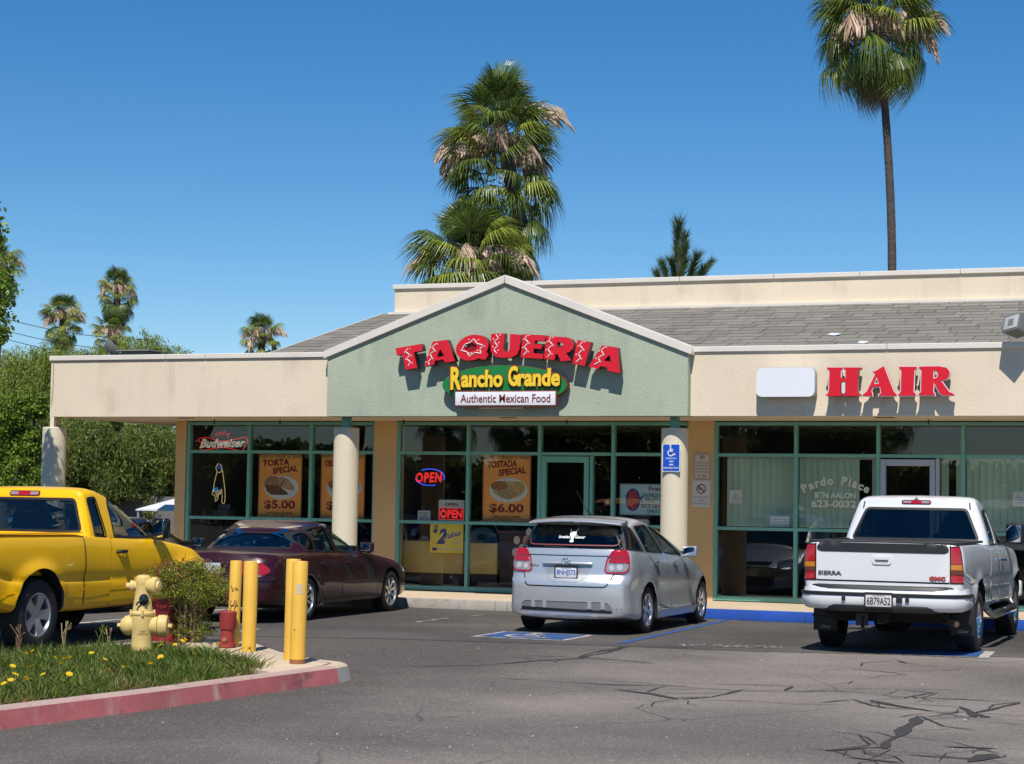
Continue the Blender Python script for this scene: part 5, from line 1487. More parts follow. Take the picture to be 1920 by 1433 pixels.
# ------------------------------------------------------------------ silver hatchback
def build_silver():
    PAINT = paint("silver_paint", (0.60, 0.61, 0.62), 0.55, 0.30)
    car = empty("parked_car", (-8.40, -6.68, 0), label="silver hatchback parked nose-in on the blue marked bay by the restaurant door", cat="car", group="vehicles parked in front of the shops")
    Lc, W = 4.12, 0.845
    R_, F_ = 0.87, 3.40; rw = 0.305
    yr_ = curve([(.15, .14), (.24, .035), (.34, .012), (.5, .0), (.66, .004), (.705, .022), (.73, .085), (.9, .105), (1.03, .125), (1.15, .16)], .012)
    yf_ = curve([(.15, -.18), (.25, -.05), (.45, 0), (.58, -.03), (.7, -.12), (.8, -.34), (.95, -.6)], .03)
    ztop = curve([(0, 1.088), (.35, 1.088), (.75, 1.06), (2.4, 1.0), (2.95, .965), (3.5, .86), (3.9, .72), (4.12, .62)], .12)
    zsh = curve([(0, 1.082), (.3, 1.08), (.7, 1.045), (2.4, .965), (2.95, .93), (3.5, .80), (3.9, .67), (4.12, .57)], .12)
    zb = curve([(0, .235), (.3, .20), (.6, .175), (3.6, .175), (3.9, .19), (4.12, .22)], .08)
    wm = curve([(0, .80), (.35, .835), (1.2, .845), (3, .845), (3.6, .83), (4.12, .76)], .15)
    def keys(s):
        b, h, t, w = zb(s), zsh(s), ztop(s), wm(s); d = h - b
        return [(0, b-.03), (w*.7, b-.02), (w-.05, b), (w-.012, b+.04), (w-.002, b+.10*d), (w-.012, b+.25*d), (w-.018, b+.45*d), (w, b+.66*d), (w-.012, b+.82*d), (w-.045, b+.965*d), (w-.075, h), (w*.55, h*.25+t*.75), (0, t)]
    st = [0, .02, .045, .08, .12, .17, .23, .3] + [round(.4 + .1*i, 3) for i in range(33)] + [3.72, 3.82, 3.9, 3.97, 4.03, 4.07, 4.10, 4.12]
    def ypos(s, x, z):
        fr = max(0, 1 - s/.8)**2; ff = max(0, 1 - (Lc-s)/1.0)**2
        u = x/W
        return s + fr*(yr_(z) + .10*u*u + .04*u**6) + ff*(yf_(z) - .30*u*u - .06*u**6)
    def corner(s):
        c = 0
        if s < .16: a = 1 - s/.16; c = .09*(1 - math.sqrt(max(0, 1-a*a)))
        e = Lc - s
        if e < .3: a = 1 - e/.3; c = .16*(1 - math.sqrt(max(0, 1-a*a)))
        return c
    v, f = loft(st, keys, ypos, corner, 2)
    # swollen wheel arches
    vv = []
    for x, y, z in v:
        g_ = 0
        for yc in (R_, F_):
            r = math.hypot(y - yc, z - rw)
            g_ += .028 * math.exp(-((r - .37)/.075)**2)
        if abs(x) > .6: x += math.copysign(g_ * min(1, (abs(x) - .6)/.15), x)
        vv.append((x, y, z))
    me = mesh_from(vv, f)
    cuts = [cyl_cut(yc, rw + .012, .352, sx*.60, sx*1.1, 1) for yc in (R_, F_) for sx in (1, -1)]
    body, src = bool_cut(me, cuts, [PAINT, UNDER])
    link("body", body, None, car)
    # cabin shell with real window openings
    zc0 = .90
    zt = curve([(0, 1.415), (.12, 1.455), (.3, 1.49), (.5, 1.51), (.66, 1.50), (.8, 1.46), (.92, 1.39), (1, 1.33)], .05)
    crr = curve([(.85, .09), (1.04, .135), (1.38, .385), (1.52, .52)], .02)
    crf = curve([(.85, 3.28), (.97, 3.10), (1.30, 2.18), (1.40, 1.85), (1.5, 1.4)], .03)
    def ck(t):
        z1 = zt(t); d = z1 - zc0
        return [(.79, zc0), (.775, zc0 + .12), (.745, zc0 + .3*d + .05), (.665, z1 - .12), (.635, z1 - .065), (.56, z1 - .025), (.3, z1 - .004), (0, z1)]
    stc = [0, .008, .016, .026, .038, .05, .065, .08, .1] + [round(.15 + .05*i, 3) for i in range(15)] + [.9, .94, .965, .985, 1]
    def cy(t, x, z):
        u = x/.75
        return (crr(z) + .16*u*u + .05*u**6)*(1-t) + (crf(z) - .16*u*u - .12*u**4)*t
    v, f = loft(stc, ck, cy, lambda t: .05*max(0, 1 - t/.07)**2 + .04*max(0, 1 - (1-t)/.06)**2, 3, 22)
    me = mesh_from(v, f, "cabin")
    bm = bmesh.new(); bm.from_mesh(me)
    bmesh.ops.delete(bm, geom=[q for q in bm.faces if all(w.co.z < zc0 + .001 for w in q.verts)], context='FACES'); bm.to_mesh(me); bm.free()
    Wq = [(.33, 1.085), (.46, 1.33), (.62, 1.375), (.90, 1.06)]
    Wr = [(.97, 1.055), (.77, 1.372), (1.18, 1.388), (1.26, 1.382), (1.70, 1.025)]
    Wf = [(1.77, 1.02), (1.335, 1.38), (1.62, 1.345), (1.98, 1.215), (2.52, .975)]
    sides = [roundp(p, .03, 3) for p in (Wq, Wr, Wf)]
    rg = roundp([(-.665, 1.095), (.665, 1.095), (.58, 1.385), (-.58, 1.385)], .05)
    fg = roundp([(-.68, 1.0), (.68, 1.0), (.57, 1.35), (-.57, 1.35)], .05)
    cuts = [prism_cut(p, 'x', sx*.35, sx*1.2) for p in sides for sx in (1, -1)] + [prism_cut(rg, 'y', -.2, .72), prism_cut(fg, 'y', 1.75, 3.6)]
    cab, csrc = bool_cut(me, cuts, [PAINT, BLACK], solid=.028, name="cabin")
    cabo = link("cabin", cab, None, car)
    grow = lambda poly, g_: inset(poly, -g_) if sum((poly[i][0]*poly[(i+1) % len(poly)][1] - poly[(i+1) % len(poly)][0]*poly[i][1]) for i in range(len(poly))) > 0 else inset(poly[::-1], -g_)
    for p in sides:
        for pj in ('right', 'left'):
            patch("window", csrc, grow(p, .012), pj, CARGLASS, car, off=-.012, thick=0, grid=.06)
            strip("window_seal", csrc, p, pj, BLACK, car, .022, .002, True)
    # black surround joins the side windows, dark frit round the tail glass
    patch("rear_window", csrc, grow(rg, .012), 'rear', CARGLASS, car, off=-.010, thick=0, grid=.06)
    FR = [(-.70, 1.045), (.70, 1.045), (.615, 1.39), (-.615, 1.39)]
    for a_, b_, w_ in (((-.672, 1.08), (.672, 1.08), .035), ((.692, 1.06), (.60, 1.37), .05), ((-.692, 1.06), (-.60, 1.37), .05)):
        strip("glass_edge", csrc, [a_, b_], 'rear', BLACKGL, car, w_, .003)
    patch("windscreen", csrc, grow(fg, .012), 'front', CARGLASS_CLEAR, car, off=-.012, thick=0, grid=.06)
    HEATR = M("heater_line_red", (.20, .035, .03), .6)
    strip("heater_line", csrc, roundp([(-.57, 1.32), (-.63, 1.135), (.63, 1.135), (.57, 1.32)], .09)[5:-5], 'rear', HEATR, car, .014, -.004)
    # roof spoiler
    sp = MB(); n = 12; vs = []
    for i in range(n + 1):
        u = -1 + 2*i/n; x = u*.63; e = .10*u*u
        z = 1.447 - .035*u*u
        vs += [(x, .25 + e, z - .028), (x, .235 + e, z - .012), (x, .26 + e, z + .006), (x, .58 + e*.4, z + .045), (x, .58 + e*.4, z - .03)]
    fs = []
    for i in range(n):
        for k in range(5):
            a = i*5 + k; b = i*5 + (k+1) % 5; fs.append((a, b, b+5, a+5))
    fs += [(0, 1, 2, 3, 4), tuple(n*5 + k for k in (4, 3, 2, 1, 0))]
    sp.add(vs, fs); sp.build("roof_spoiler", PAINT, car, bevel=.006)
    MB().box(-.012, .012, .228, .24, 1.42, 1.435).build("washer_nozzle", BLACK, car)
    an = MB(); an.tube([(.02, .95, 1.51), (.0, .80, 1.58), (-.05, .55, 1.82)], [.012, .006, .003], 6); an.lathe([(.03, 1.498), (.022, 1.52), (0, 1.53)], 10, Matrix.Translation((.02, .95, 0))); an.build("aerial", BLACK, car)
    # tailgate panel, garnish, lamps
    gate = patch("tailgate", src, roundp([(-.60, .985), (.60, .985), (.605, .80), (.53, .62), (-.53, .62), (-.605, .80)], .05), 'rear', PAINT, car, off=.010, thick=.02, grid=.06)
    strip("panel_gap", src, roundp([(-.61, 1.0), (.61, 1.0), (.615, .80), (.54, .61), (-.54, .61), (-.615, .80)], .05), 'rear', SEAM, car, .012, .003, True)
    rec = patch("plate_recess", src, roundp([(-.33, .885), (.33, .885), (.25, .70), (.17, .665), (-.17, .665), (-.25, .70)], .05), 'rear', M("silver_paint_shaded", (.42, .43, .44), .4, .5, coat=1), car, off=.0125, thick=.004)  # shade of the plate recess painted as darker silver on a raised patch
    g2 = MB(); vs = []
    for i in range(13):
        u = -1 + i/6; x = u*.335; y = .078 + .02*u*u; vs += [(x, y - .022, .885), (x, y - .030, .90), (x, y - .022, .918), (x, y + .02, .922), (x, y + .02, .880)]
    fs = [(i*5+k, i*5+(k+1) % 5, i*5+(k+1) % 5+5, i*5+k+5) for i in range(12) for k in range(5)] + [(0, 1, 2, 3, 4), (64, 63, 62, 61, 60)]
    g2.add(vs, fs); g2.build("tailgate_garnish", PAINT, gate, bevel=.004)
    em = MB()
    E3 = lambda cx, cz, rx, rz: [Vector((cx + rx*math.cos(t), .046, cz + rz*math.sin(t))) for t in [2*math.pi*i/20 for i in range(20)]]
    em.tube(E3(0, .925, .058, .037), .006, 6, closed=True); em.tube(E3(0, .932, .022, .028), .0045, 6, closed=True); em.tube(E3(0, .938, .042, .016), .0045, 6, closed=True)
    em.build("emblem", CHROME, gate)
    plate_text(car, 0, -.145, .145, .715, .855, "8NHJS73", M("plate_white", (.62, .64, .68), .5), M("plate_blue", (.02, .06, .35), .5), BLACK, .048, "CALIFORNIA")
    BADGE = M("badge_grey", (.16, .16, .165), .3, .7)
    fit_text("badge", "COROLLA", M("badge_gold", (.42, .37, .26), .3, .6), -.52, -.40, .865, .888, lambda u, v, d: Vector((u, .085 - d + .03*(u/.5)**2, v)), car, depth=0, shear=0, extrude=.004)
    fit_text("badge", "MATRIX", BADGE, .33, .53, .695, .722, lambda u, v, d: Vector((u, .075 - d + .03*(u/.5)**2, v)), car, extrude=.006, shear=.3)
    REFG = M("reflector_grey", (.62, .58, .56), .25, .2, coat=1)
    for s, pj in ((1, 'R'), (-1, 'L')):
        dg = diag_proj(.72, 1.0, s)
        # outline in the plane facing the rear corner; u runs towards the car's nose on the outside
        # u runs outwards along the corner plane: rear-facing corner on the left, flank on the right
        base = -.0
        U = lambda q: q
        lamp = [(.635, 1.075), (.72, 1.10), (.80, 1.105), (.835, 1.07), (.865, .90), (.86, .83), (.80, .805), (.62, .795), (.595, .83), (.60, .95)]
        full = [(s*(a_), b_) for a_, b_ in lamp]
        conv = lambda pts: pts if s > 0 else [(-q[0], q[1]) for q in pts]
        lo = [(a_ + .0, b_) for a_, b_ in lamp]
        o1 = patch("tail_lamp", src, roundp([(.605, .915), (.897, .915), (.872, 1.050), (.695, 1.056)], .03), _lampproj(s), LAMPR, car, off=.020, thick=.03, grid=.05)
        patch("clear_lens", src, roundp([(.602, .905), (.575, .83), (.60, .80), (.84, .81), (.885, .845), (.897, .905)], .03), _lampproj(s), LAMPW, o1, off=.018, thick=.03, grid=.05)
        for cu, cz, rr_ in ((.66, .855, .036), (.77, .862, .040)): patch("reflector", src, ell(cu, cz, rr_, rr_*.95, 16), _lampproj(s), REFG, o1, off=.0215, thick=.006, grid=.05)
        strip("lamp_split", src, [(.60, .985), (.90, .985)], _lampproj(s), LAMPDK, o1, .012, .0215)
        strip("lamp_rim", src, roundp([(.562, .81), (.60, .955), (.685, 1.066), (.878, 1.060), (.905, .95), (.89, .83), (.84, .795), (.605, .785)], .03), _lampproj(s), LAMPR, o1, .022, .016, True)
    # bumper insert, vents, exhaust
    INS = M("bumper_insert", (.30, .305, .31), .35, .5, coat=.6)
    ins = patch("bumper_insert", src, roundp([(-.58, .405), (-.54, .425), (.54, .425), (.60, .36), (.615, .30), (-.60, .30)], .02), 'rear', INS, car, off=.004, thick=.01)
    patch("insert_shadow", src, roundp([(-.60, .345), (.60, .318), (.61, .29), (-.61, .305)], .01), 'rear', BLACK, car, off=.006, thick=.008)
    strip("insert_rim", src, roundp([(-.615, .30), (-.60, .40), (-.545, .435), (.545, .435), (.605, .385), (.645, .275)], .03)[3:], 'rear', PAINT, car, .022, .012)
    strip("lower_lip", src, [(-.64, .282), (0, .272), (.64, .268)], 'rear', PAINT, car, .03, .02)
    for x in (-.43, -.27, .33, .50): patch("insert_rib", src, [(x - .025, .43), (x + .025, .43), (x + .025, .34), (x - .025, .34)], 'rear', PAINT, ins, off=.018, thick=.02)
    for s in (1, -1): strip("skirt_gap", src, [(s*.66, .34), (s*.80, .345)], 'rear', SEAM, car, .008, .002)
    MB().lathe([(.048, 0), (.05, -.07), (.042, -.07), (.04, .0)], 18, Matrix.Translation((-.42, .1, .255)) @ Matrix.Rotation(rad(-90), 4, 'X') @ Matrix.Scale(-1, 4, (0, 0, 1)), cap=False).build("exhaust_tip", BLACK, car)
    # doors and their handles
    for pj, s in (('right', 1), ('left', -1)):
        for poly, hy in (([(.98, 1.03), (1.33, .78), (1.35, .36), (1.90, .28), (1.80, 1.0)], 1.20), ([(1.82, 1.0), (1.92, .28), (2.86, .28), (2.90, .60), (2.72, .93)], 2.06)):
            d = patch("door", src, roundp(poly, .05), pj, PAINT, car, off=.005, thick=.015, grid=.07)
            strip("panel_gap", src, roundp(poly, .05), pj, SEAM, d, .014, .0025, True)
            h = src.cast(Vector((s*3, hy, .90 - .02*(hy - 1.2))), Vector((-s, 0, 0)))
            if h:
                hm = MB(); hm.tube([(0, -.10, 0), (s*.03, -.06, .004), (s*.034, .04, .004), (0, .09, 0)], [.012, .017, .017, .012], 8)
                hm.build("handle", CHROME, d, loc=h[0])
                MB().lathe([(.034, 0), (.02, .004), (0, .005)], 14, Matrix.Rotation(rad(90*s), 4, 'Y')).build("handle_cup", PAINT, d, loc=h[0] + Vector((s*.004, .04, -.012)))
        strip("rocker", src, [(1.28, .235), (3.02, .235)], pj, PAINT, car, .09, .018)
        strip("skirt_gap", src, [(1.28, .30), (3.05, .30)], pj, SEAM, car, .008, .003)
    mo = mirror_body(car, .83, 2.42, 1.03, .20, .15, PAINT, MIRRORG, True, rz=-.15, arm=.04)
    mirror_body(car, -.83, 2.42, 1.03, .20, .15, PAINT, MIRRORG, False, rz=.15, arm=.04)
    # front end, seen in the shop glass
    patch("grille", src, roundp([(-.36, .70), (.36, .70), (.30, .60), (-.30, .60)], .03), 'front', BLACKGL, car, off=.006)
    patch("lower_grille", src, roundp([(-.45, .46), (.45, .46), (.40, .30), (-.40, .30)], .04), 'front', BLACK, car, off=.006)
    for s in (1, -1): patch("headlight", src, roundp([(s*.42, .70), (s*.70, .76), (s*.76, .64), (s*.46, .60)], .03), 'front', HEADL, car, off=.01)
    # cabin fittings
    patch("cabin_floor", src, [(-.70, .30), (.70, .30), (.66, 2.85), (-.66, 2.85)], 'top', BLACK, car, off=.008, thick=.004, grid=.15)
    for x in (-.36, .36): seat(car, x, 1.85, .75, .46, .50, GREYCLOTH)
    for x in (-.36, .36): seat(car, x, 1.00, .75, .5, .42, GREYCLOTH)
    steering(car, -.36, 2.45, 1.0)
    MB().box(-.74, .74, 2.6, 3.0, .98, 1.02).build("dashboard", BLACK, car, bevel=.015)
    # wiper and sticker on the tail glass
    wy = lambda x, z: (csrc.cast(Vector((x, -3, z)), Vector((0, 1, 0))) or (Vector((x, .2, z)),))[0].y - .012
    MB().tube([(.02, wy(.02, 1.08), 1.075), (-.05, wy(-.05, 1.10), 1.095), (-.36, wy(-.36, 1.115), 1.115)], [.016, .012, .007], 6).build("wiper", BLACK, car)
    MB().lathe([(.018, 0), (.012, -.014), (0, -.016)], 10, Matrix.Translation((.09, wy(.09, 1.085), 1.085)) @ Matrix.Rotation(rad(-90), 4, 'X')).build("lock", CHROME, car)
    STW = M("sticker_white", (.75, .75, .72), .7)
    gp_ = lambda u, v, d: Vector((u, wy(u, v) + .011, v))
    cx, cz = -.0, 1.235
    stick = put_shape("sticker", [ell(cx, cz + .035, .045, .034, 14)], STW, gp_, car)
    for pol in ([(cx-.035, cz+.055), (cx-.055, cz+.10), (cx-.045, cz+.105), (cx-.02, cz+.06)], [(cx+.035, cz+.055), (cx+.055, cz+.10), (cx+.045, cz+.105), (cx+.02, cz+.06)], [(cx-.025, cz+.01), (cx+.025, cz+.01), (cx+.012, cz-.07), (cx-.012, cz-.07)], ell(cx, cz-.055, .03, .014, 10)): put_shape("sticker_shape", [pol], STW, gp_, stick)
    fit_text("sticker_lettering", "Invaded", STW, cx-.19, cx-.03, cz-.02, cz+.018, gp_, stick, shear=.2, offset=.03)
    fit_text("sticker_lettering", "Geocr", STW, cx+.035, cx+.17, cz-.02, cz+.018, gp_, stick, shear=.2, offset=.03)
    for x, s in ((W - .105, False), (-W + .105, True)):
        make_wheel(car, x, R_, rw, .20, .205, 'matrix', ALLOY, s); make_wheel(car, x, F_, rw, .20, .205, 'matrix', ALLOY, s)
    MB().box(-.70, .70, .35, 3.9, .16, .22).build("underbody", UNDER, car)
    return car
def _lampproj(s):
    """rear corner projection: the outline's u is the sideways distance from the car's middle"""
    d = Vector((-s * .55, 1.0, 0)).normalized()
    return (d, lambda u, v: Vector((s * u, 0, v)) - d * 2.1)
build_silver()
# ------------------------------------------------------------------ pickups
BLACKGLASS = glass_mat("privacy_glass", (0.03, 0.04, 0.05), 0.06)
CARGLASS_DOOR = glass_mat("door_glass_green", (0.42, 0.52, 0.50), 0.09)
CARGLASS_TRUCK = glass_mat("truck_back_glass", (0.34, 0.37, 0.40), 0.06)
def pickup(Pm, car):
    PAINT = Pm['paint']; Lc = Pm['L']; W = Pm['W']; R_, F_, rw = Pm['R'], Pm['F'], Pm['rw']
    zsh, ztop, zb = curve(Pm['zsh'], .06), curve(Pm['ztop'], .08), curve(Pm['zb'], .08)
    wm = curve(Pm['wm'], .12); prof_r = curve(Pm['pr'], .015); prof_f = curve(Pm['pf'], .03)
    def keys(s):
        b, h, t, w = zb(s), zsh(s), ztop(s), wm(s); d = h - b
        return [(0, b-.03), (w*.7, b-.02), (w-.07, b), (w-.03, b+.05), (w-.022, b+.10*d), (w-.012, b+.36*d), (w-.030, b+.40*d), (w-.002, b+.50*d), (w, b+.66*d), (w-.012, b+.84*d), (w-.04, b+.96*d), (w-.07, h), (w*.6, h*.3+t*.7), (0, t)]
    st = [0, .02, .05, .09, .14, .2, .3] + [round(.4 + .1*i, 3) for i in range(int((Lc-.75)/.1))] + [Lc-.3, Lc-.2, Lc-.13, Lc-.08, Lc-.04, Lc-.015, Lc]
    st = sorted(set(st))
    def ypos(s, x, z):
        fr = max(0, 1 - s/.6)**2; ff = max(0, 1 - (Lc-s)/.9)**2; u = x/W
        return s + fr*(prof_r(z) + Pm['bow_r']*u*u) + ff*(prof_f(z) - Pm['bow_f']*u*u)
    def corner(s):
        c = 0
        if s < .10: a = 1 - s/.10; c = .05*(1 - math.sqrt(max(0, 1-a*a)))
        e = Lc - s
        if e < .22: a = 1 - e/.22; c = .12*(1 - math.sqrt(max(0, 1-a*a)))
        return c
    v, f = loft(st, keys, ypos, corner, 2)
    vv = []
    for x, y, z in v:
        g_ = 0
        for yc in (R_, F_):
            r = math.hypot(y - yc, z - rw); g_ += Pm['flare'] * math.exp(-((r - rw*1.22)/.085)**2)
        if abs(x) > .65: x += math.copysign(g_ * min(1, (abs(x)-.65)/.15), x)
        vv.append((x, y, z))
    me = mesh_from(vv, f)
    cuts = [cyl_cut(yc, rw + .05, rw*1.17, sx*.60, sx*1.2, 1) for yc in (R_, F_) for sx in (1, -1)]
    b0, b1, bw, bz = Pm['bed']
    cuts.append(prism_cut([(-bw, b0), (bw, b0), (bw, b1), (-bw, b1)], 'z', bz, 1.9, 1 if Pm['cover'] else 0))
    body, src = bool_cut(me, cuts, [PAINT, UNDER]); link("body", body, None, car)
    # cab
    zc0 = Pm['zc0']; zt = curve(Pm['roof'], .05); crr = curve(Pm['crr'], .02); crf = curve(Pm['crf'], .03)
    wb, wr = Pm['wb'], Pm['wr']
    def ck(t):
        z1 = zt(t); d = z1 - zc0
        return [(wb, zc0), (wb-.006, zc0+.12), (wb-.03, zc0+.3*d+.05), (wr+.03, z1-.11), (wr, z1-.045), (wr-.07, z1-.014), (wr*.5, z1-.004), (0, z1)]
    stc = [0, .008, .016, .026, .038, .05, .065, .08, .1] + [round(.15+.05*i, 3) for i in range(15)] + [.9, .94, .965, .985, 1]
    def cy(t, x, z):
        u = x/wb
        return (crr(z) + .05*u*u + .03*u**6)*(1-t) + (crf(z) - .14*u*u - .10*u**4)*t
    v, f = loft(stc, ck, cy, lambda t: .05*max(0, 1-t/.05)**2 + .04*max(0, 1-(1-t)/.06)**2, 3, 22)
    me = mesh_from(v, f, "cab")
    bm = bmesh.new(); bm.from_mesh(me)
    bmesh.ops.delete(bm, geom=[q for q in bm.faces if all(w.co.z < zc0+.001 for w in q.verts)], context='FACES'); bm.to_mesh(me); bm.free()
    sides = [roundp(p, .04, 3) for p in Pm['side_w']]; rg = roundp(Pm['rear_w'], .05); fg = roundp(Pm['front_w'], .06)
    cuts = [prism_cut(p, 'x', sx*.35, sx*1.3) for p in sides for sx in (1, -1)] + [prism_cut(rg, 'y', Pm['crr'][0][1]-.4, Pm['crr'][0][1]+.45), prism_cut(fg, 'y', Pm['ymid'], Pm['ymid']+2.5)]
    cab, csrc = bool_cut(me, cuts, [PAINT, BLACK], solid=.03, name="cab"); link("cab", cab, None, car)
    def ccw(p): return p if sum(p[i][0]*p[(i+1) % len(p)][1] - p[(i+1) % len(p)][0]*p[i][1] for i in range(len(p))) > 0 else p[::-1]
    grow = lambda p, g_: inset(ccw(p), -g_)
    for i, p in enumerate(sides):
        for pj in ('right', 'left'):
            patch("window", csrc, grow(p, .012), pj, Pm['side_glass'][i], car, off=-.012, thick=0, grid=.06)
            strip("window_seal", csrc, p, pj, BLACK, car, .028, .002, True)
    patch("rear_window", csrc, grow(rg, .012), 'rear', Pm['rear_glass'], car, off=-.010, thick=0, grid=.06)
    strip("window_seal", csrc, rg, 'rear', BLACK, car, .03, .002, True)
    patch("windscreen", csrc, grow(fg, .012), 'front', CARGLASS_CLEAR, car, off=-.012, thick=0, grid=.06)
    # third brake light at the roof edge
    cl = Pm['brake']
    b = patch("brake_light", csrc, roundp([(-cl[0], cl[1]), (cl[0], cl[1]), (cl[0], cl[2]), (-cl[0], cl[2])], .02), 'rear', LAMPR, car, off=.010, thick=.02)
    strip("brake_light_rim", csrc, roundp([(-cl[0], cl[1]), (cl[0], cl[1]), (cl[0], cl[2]), (-cl[0], cl[2])], .02), 'rear', BLACKGL, b, .014, .006, True)
    for s in (1, -1): patch("cargo_lens", csrc, roundp([(s*cl[0]*cl[3], cl[1]+.006), (s*(cl[0]-.012), cl[1]+.006), (s*(cl[0]-.012), cl[2]-.006), (s*cl[0]*cl[3], cl[2]-.006)], .012), 'rear', LAMPW, b, off=.013, thick=.01)
    for s in (1, -1): strip("roof_seam", csrc, [(s*Pm['seam_x'][0], Pm['seam_x'][1]), (s*(Pm['seam_x'][0]-.012), Pm['seam_x'][2])], 'rear', SEAM, car, .016, .003)
    # doors
    for pj, s in (('right', 1), ('left', -1)):
        strip("panel_gap", src, [(Pm['gapy'], zb(2)+.05), (Pm['gapy'], zsh(Pm['gapy'])-.015)], pj, SEAM, car, .018, .003)
        for poly, hy, hz in Pm['doors']:
            d = patch("door", src, roundp(poly, .05), pj, PAINT, car, off=.005, thick=.015, grid=.07)
            strip("panel_gap", src, roundp(poly, .05), pj, SEAM, d, .014, .0025, True)
            h = src.cast(Vector((s*3, hy, hz)), Vector((-s, 0, 0)))
            if h:
                hm = MB(); hm.tube([(0, -.11, 0), (s*.035, -.08, .004), (s*.04, .05, .004), (0, .09, 0)], [.014, .02, .02, .014], 8)
                hm.build("handle", Pm['handle'], d, loc=h[0])
                MB().lathe([(.045, 0), (.03, .006), (0, .007)], 14, Matrix.Rotation(rad(90*s), 4, 'Y')).build("handle_cup", Pm['handle_cup'], d, loc=h[0] + Vector((s*.002, .02, -.02)))
        for (a_, b_, w_, o_, m_) in Pm['mould']: strip("moulding", src, [a_, b_], pj, m_, car, w_, o_)
    mw, mh, my, mz, mx_ = Pm['mirror']
    mirror_body(car, mx_, my, mz, mw, mh, Pm['mirror_mat'], MIRRORG, True, rz=-.2, fold=.13, arm=.10)
    mirror_body(car, -mx_, my, mz, mw, mh, Pm['mirror_mat'], MIRRORG, False, rz=.2, fold=.13, arm=.10)
    # fittings
    patch("cab_floor", src, [(-wb+.06, b1+.25), (wb-.06, b1+.25), (wb-.1, Pm['cowl']), (-wb+.1, Pm['cowl'])], 'top', BLACK, car, off=.008, thick=.004, grid=.2)
    for x in (-.40, .40): seat(car, x, Pm['seaty'], .85, .50, .62, Pm['cloth'])
    if Pm.get('rear_seat'): 
        for x in (-.42, .42): seat(car, x, Pm['rear_seat'], .85, .5, .52, Pm['cloth'], head=True, tilt=-5)
    steering(car, -.40, Pm['seaty'] + .62, 1.22)
    MB().box(-wb+.08, wb-.08, Pm['cowl']-.35, Pm['cowl']+.1, 1.12, 1.22).build("dashboard", BLACK, car, bevel=.03)
    MB().box(-.12, .12, Pm['ymid']+.55, Pm['ymid']+.58, zt(.6)-.17, zt(.6)-.10).build("cabin_mirror", BLACK, car, bevel=.01)
    for x, s in ((W-.13, False), (-W+.13, True)):
        for yc in (R_, F_): make_wheel(car, x, yc, rw, Pm['ww'], Pm['rim_r'], Pm['rim'], Pm['rim_mat'], s, steer=0)
    MB().box(-.60, .60, .4, Lc-.3, .36, .46).build("frame_rails", UNDER, car)
    MB().tube([(-.72, R_, rw), (.72, R_, rw)], .06, 10).build("rear_axle", UNDER, car); MB().lathe([(0, -.14), (.12, -.1), (.16, 0), (.12, .1), (0, .14)], 16, Matrix.Translation((0, R_, rw)) @ Matrix.Rotation(rad(90), 4, 'X')).build("differential", UNDER, car)
    MB().tube([(-.72, F_, rw), (.72, F_, rw)], .05, 10).build("front_axle", UNDER, car)
    return src, csrc

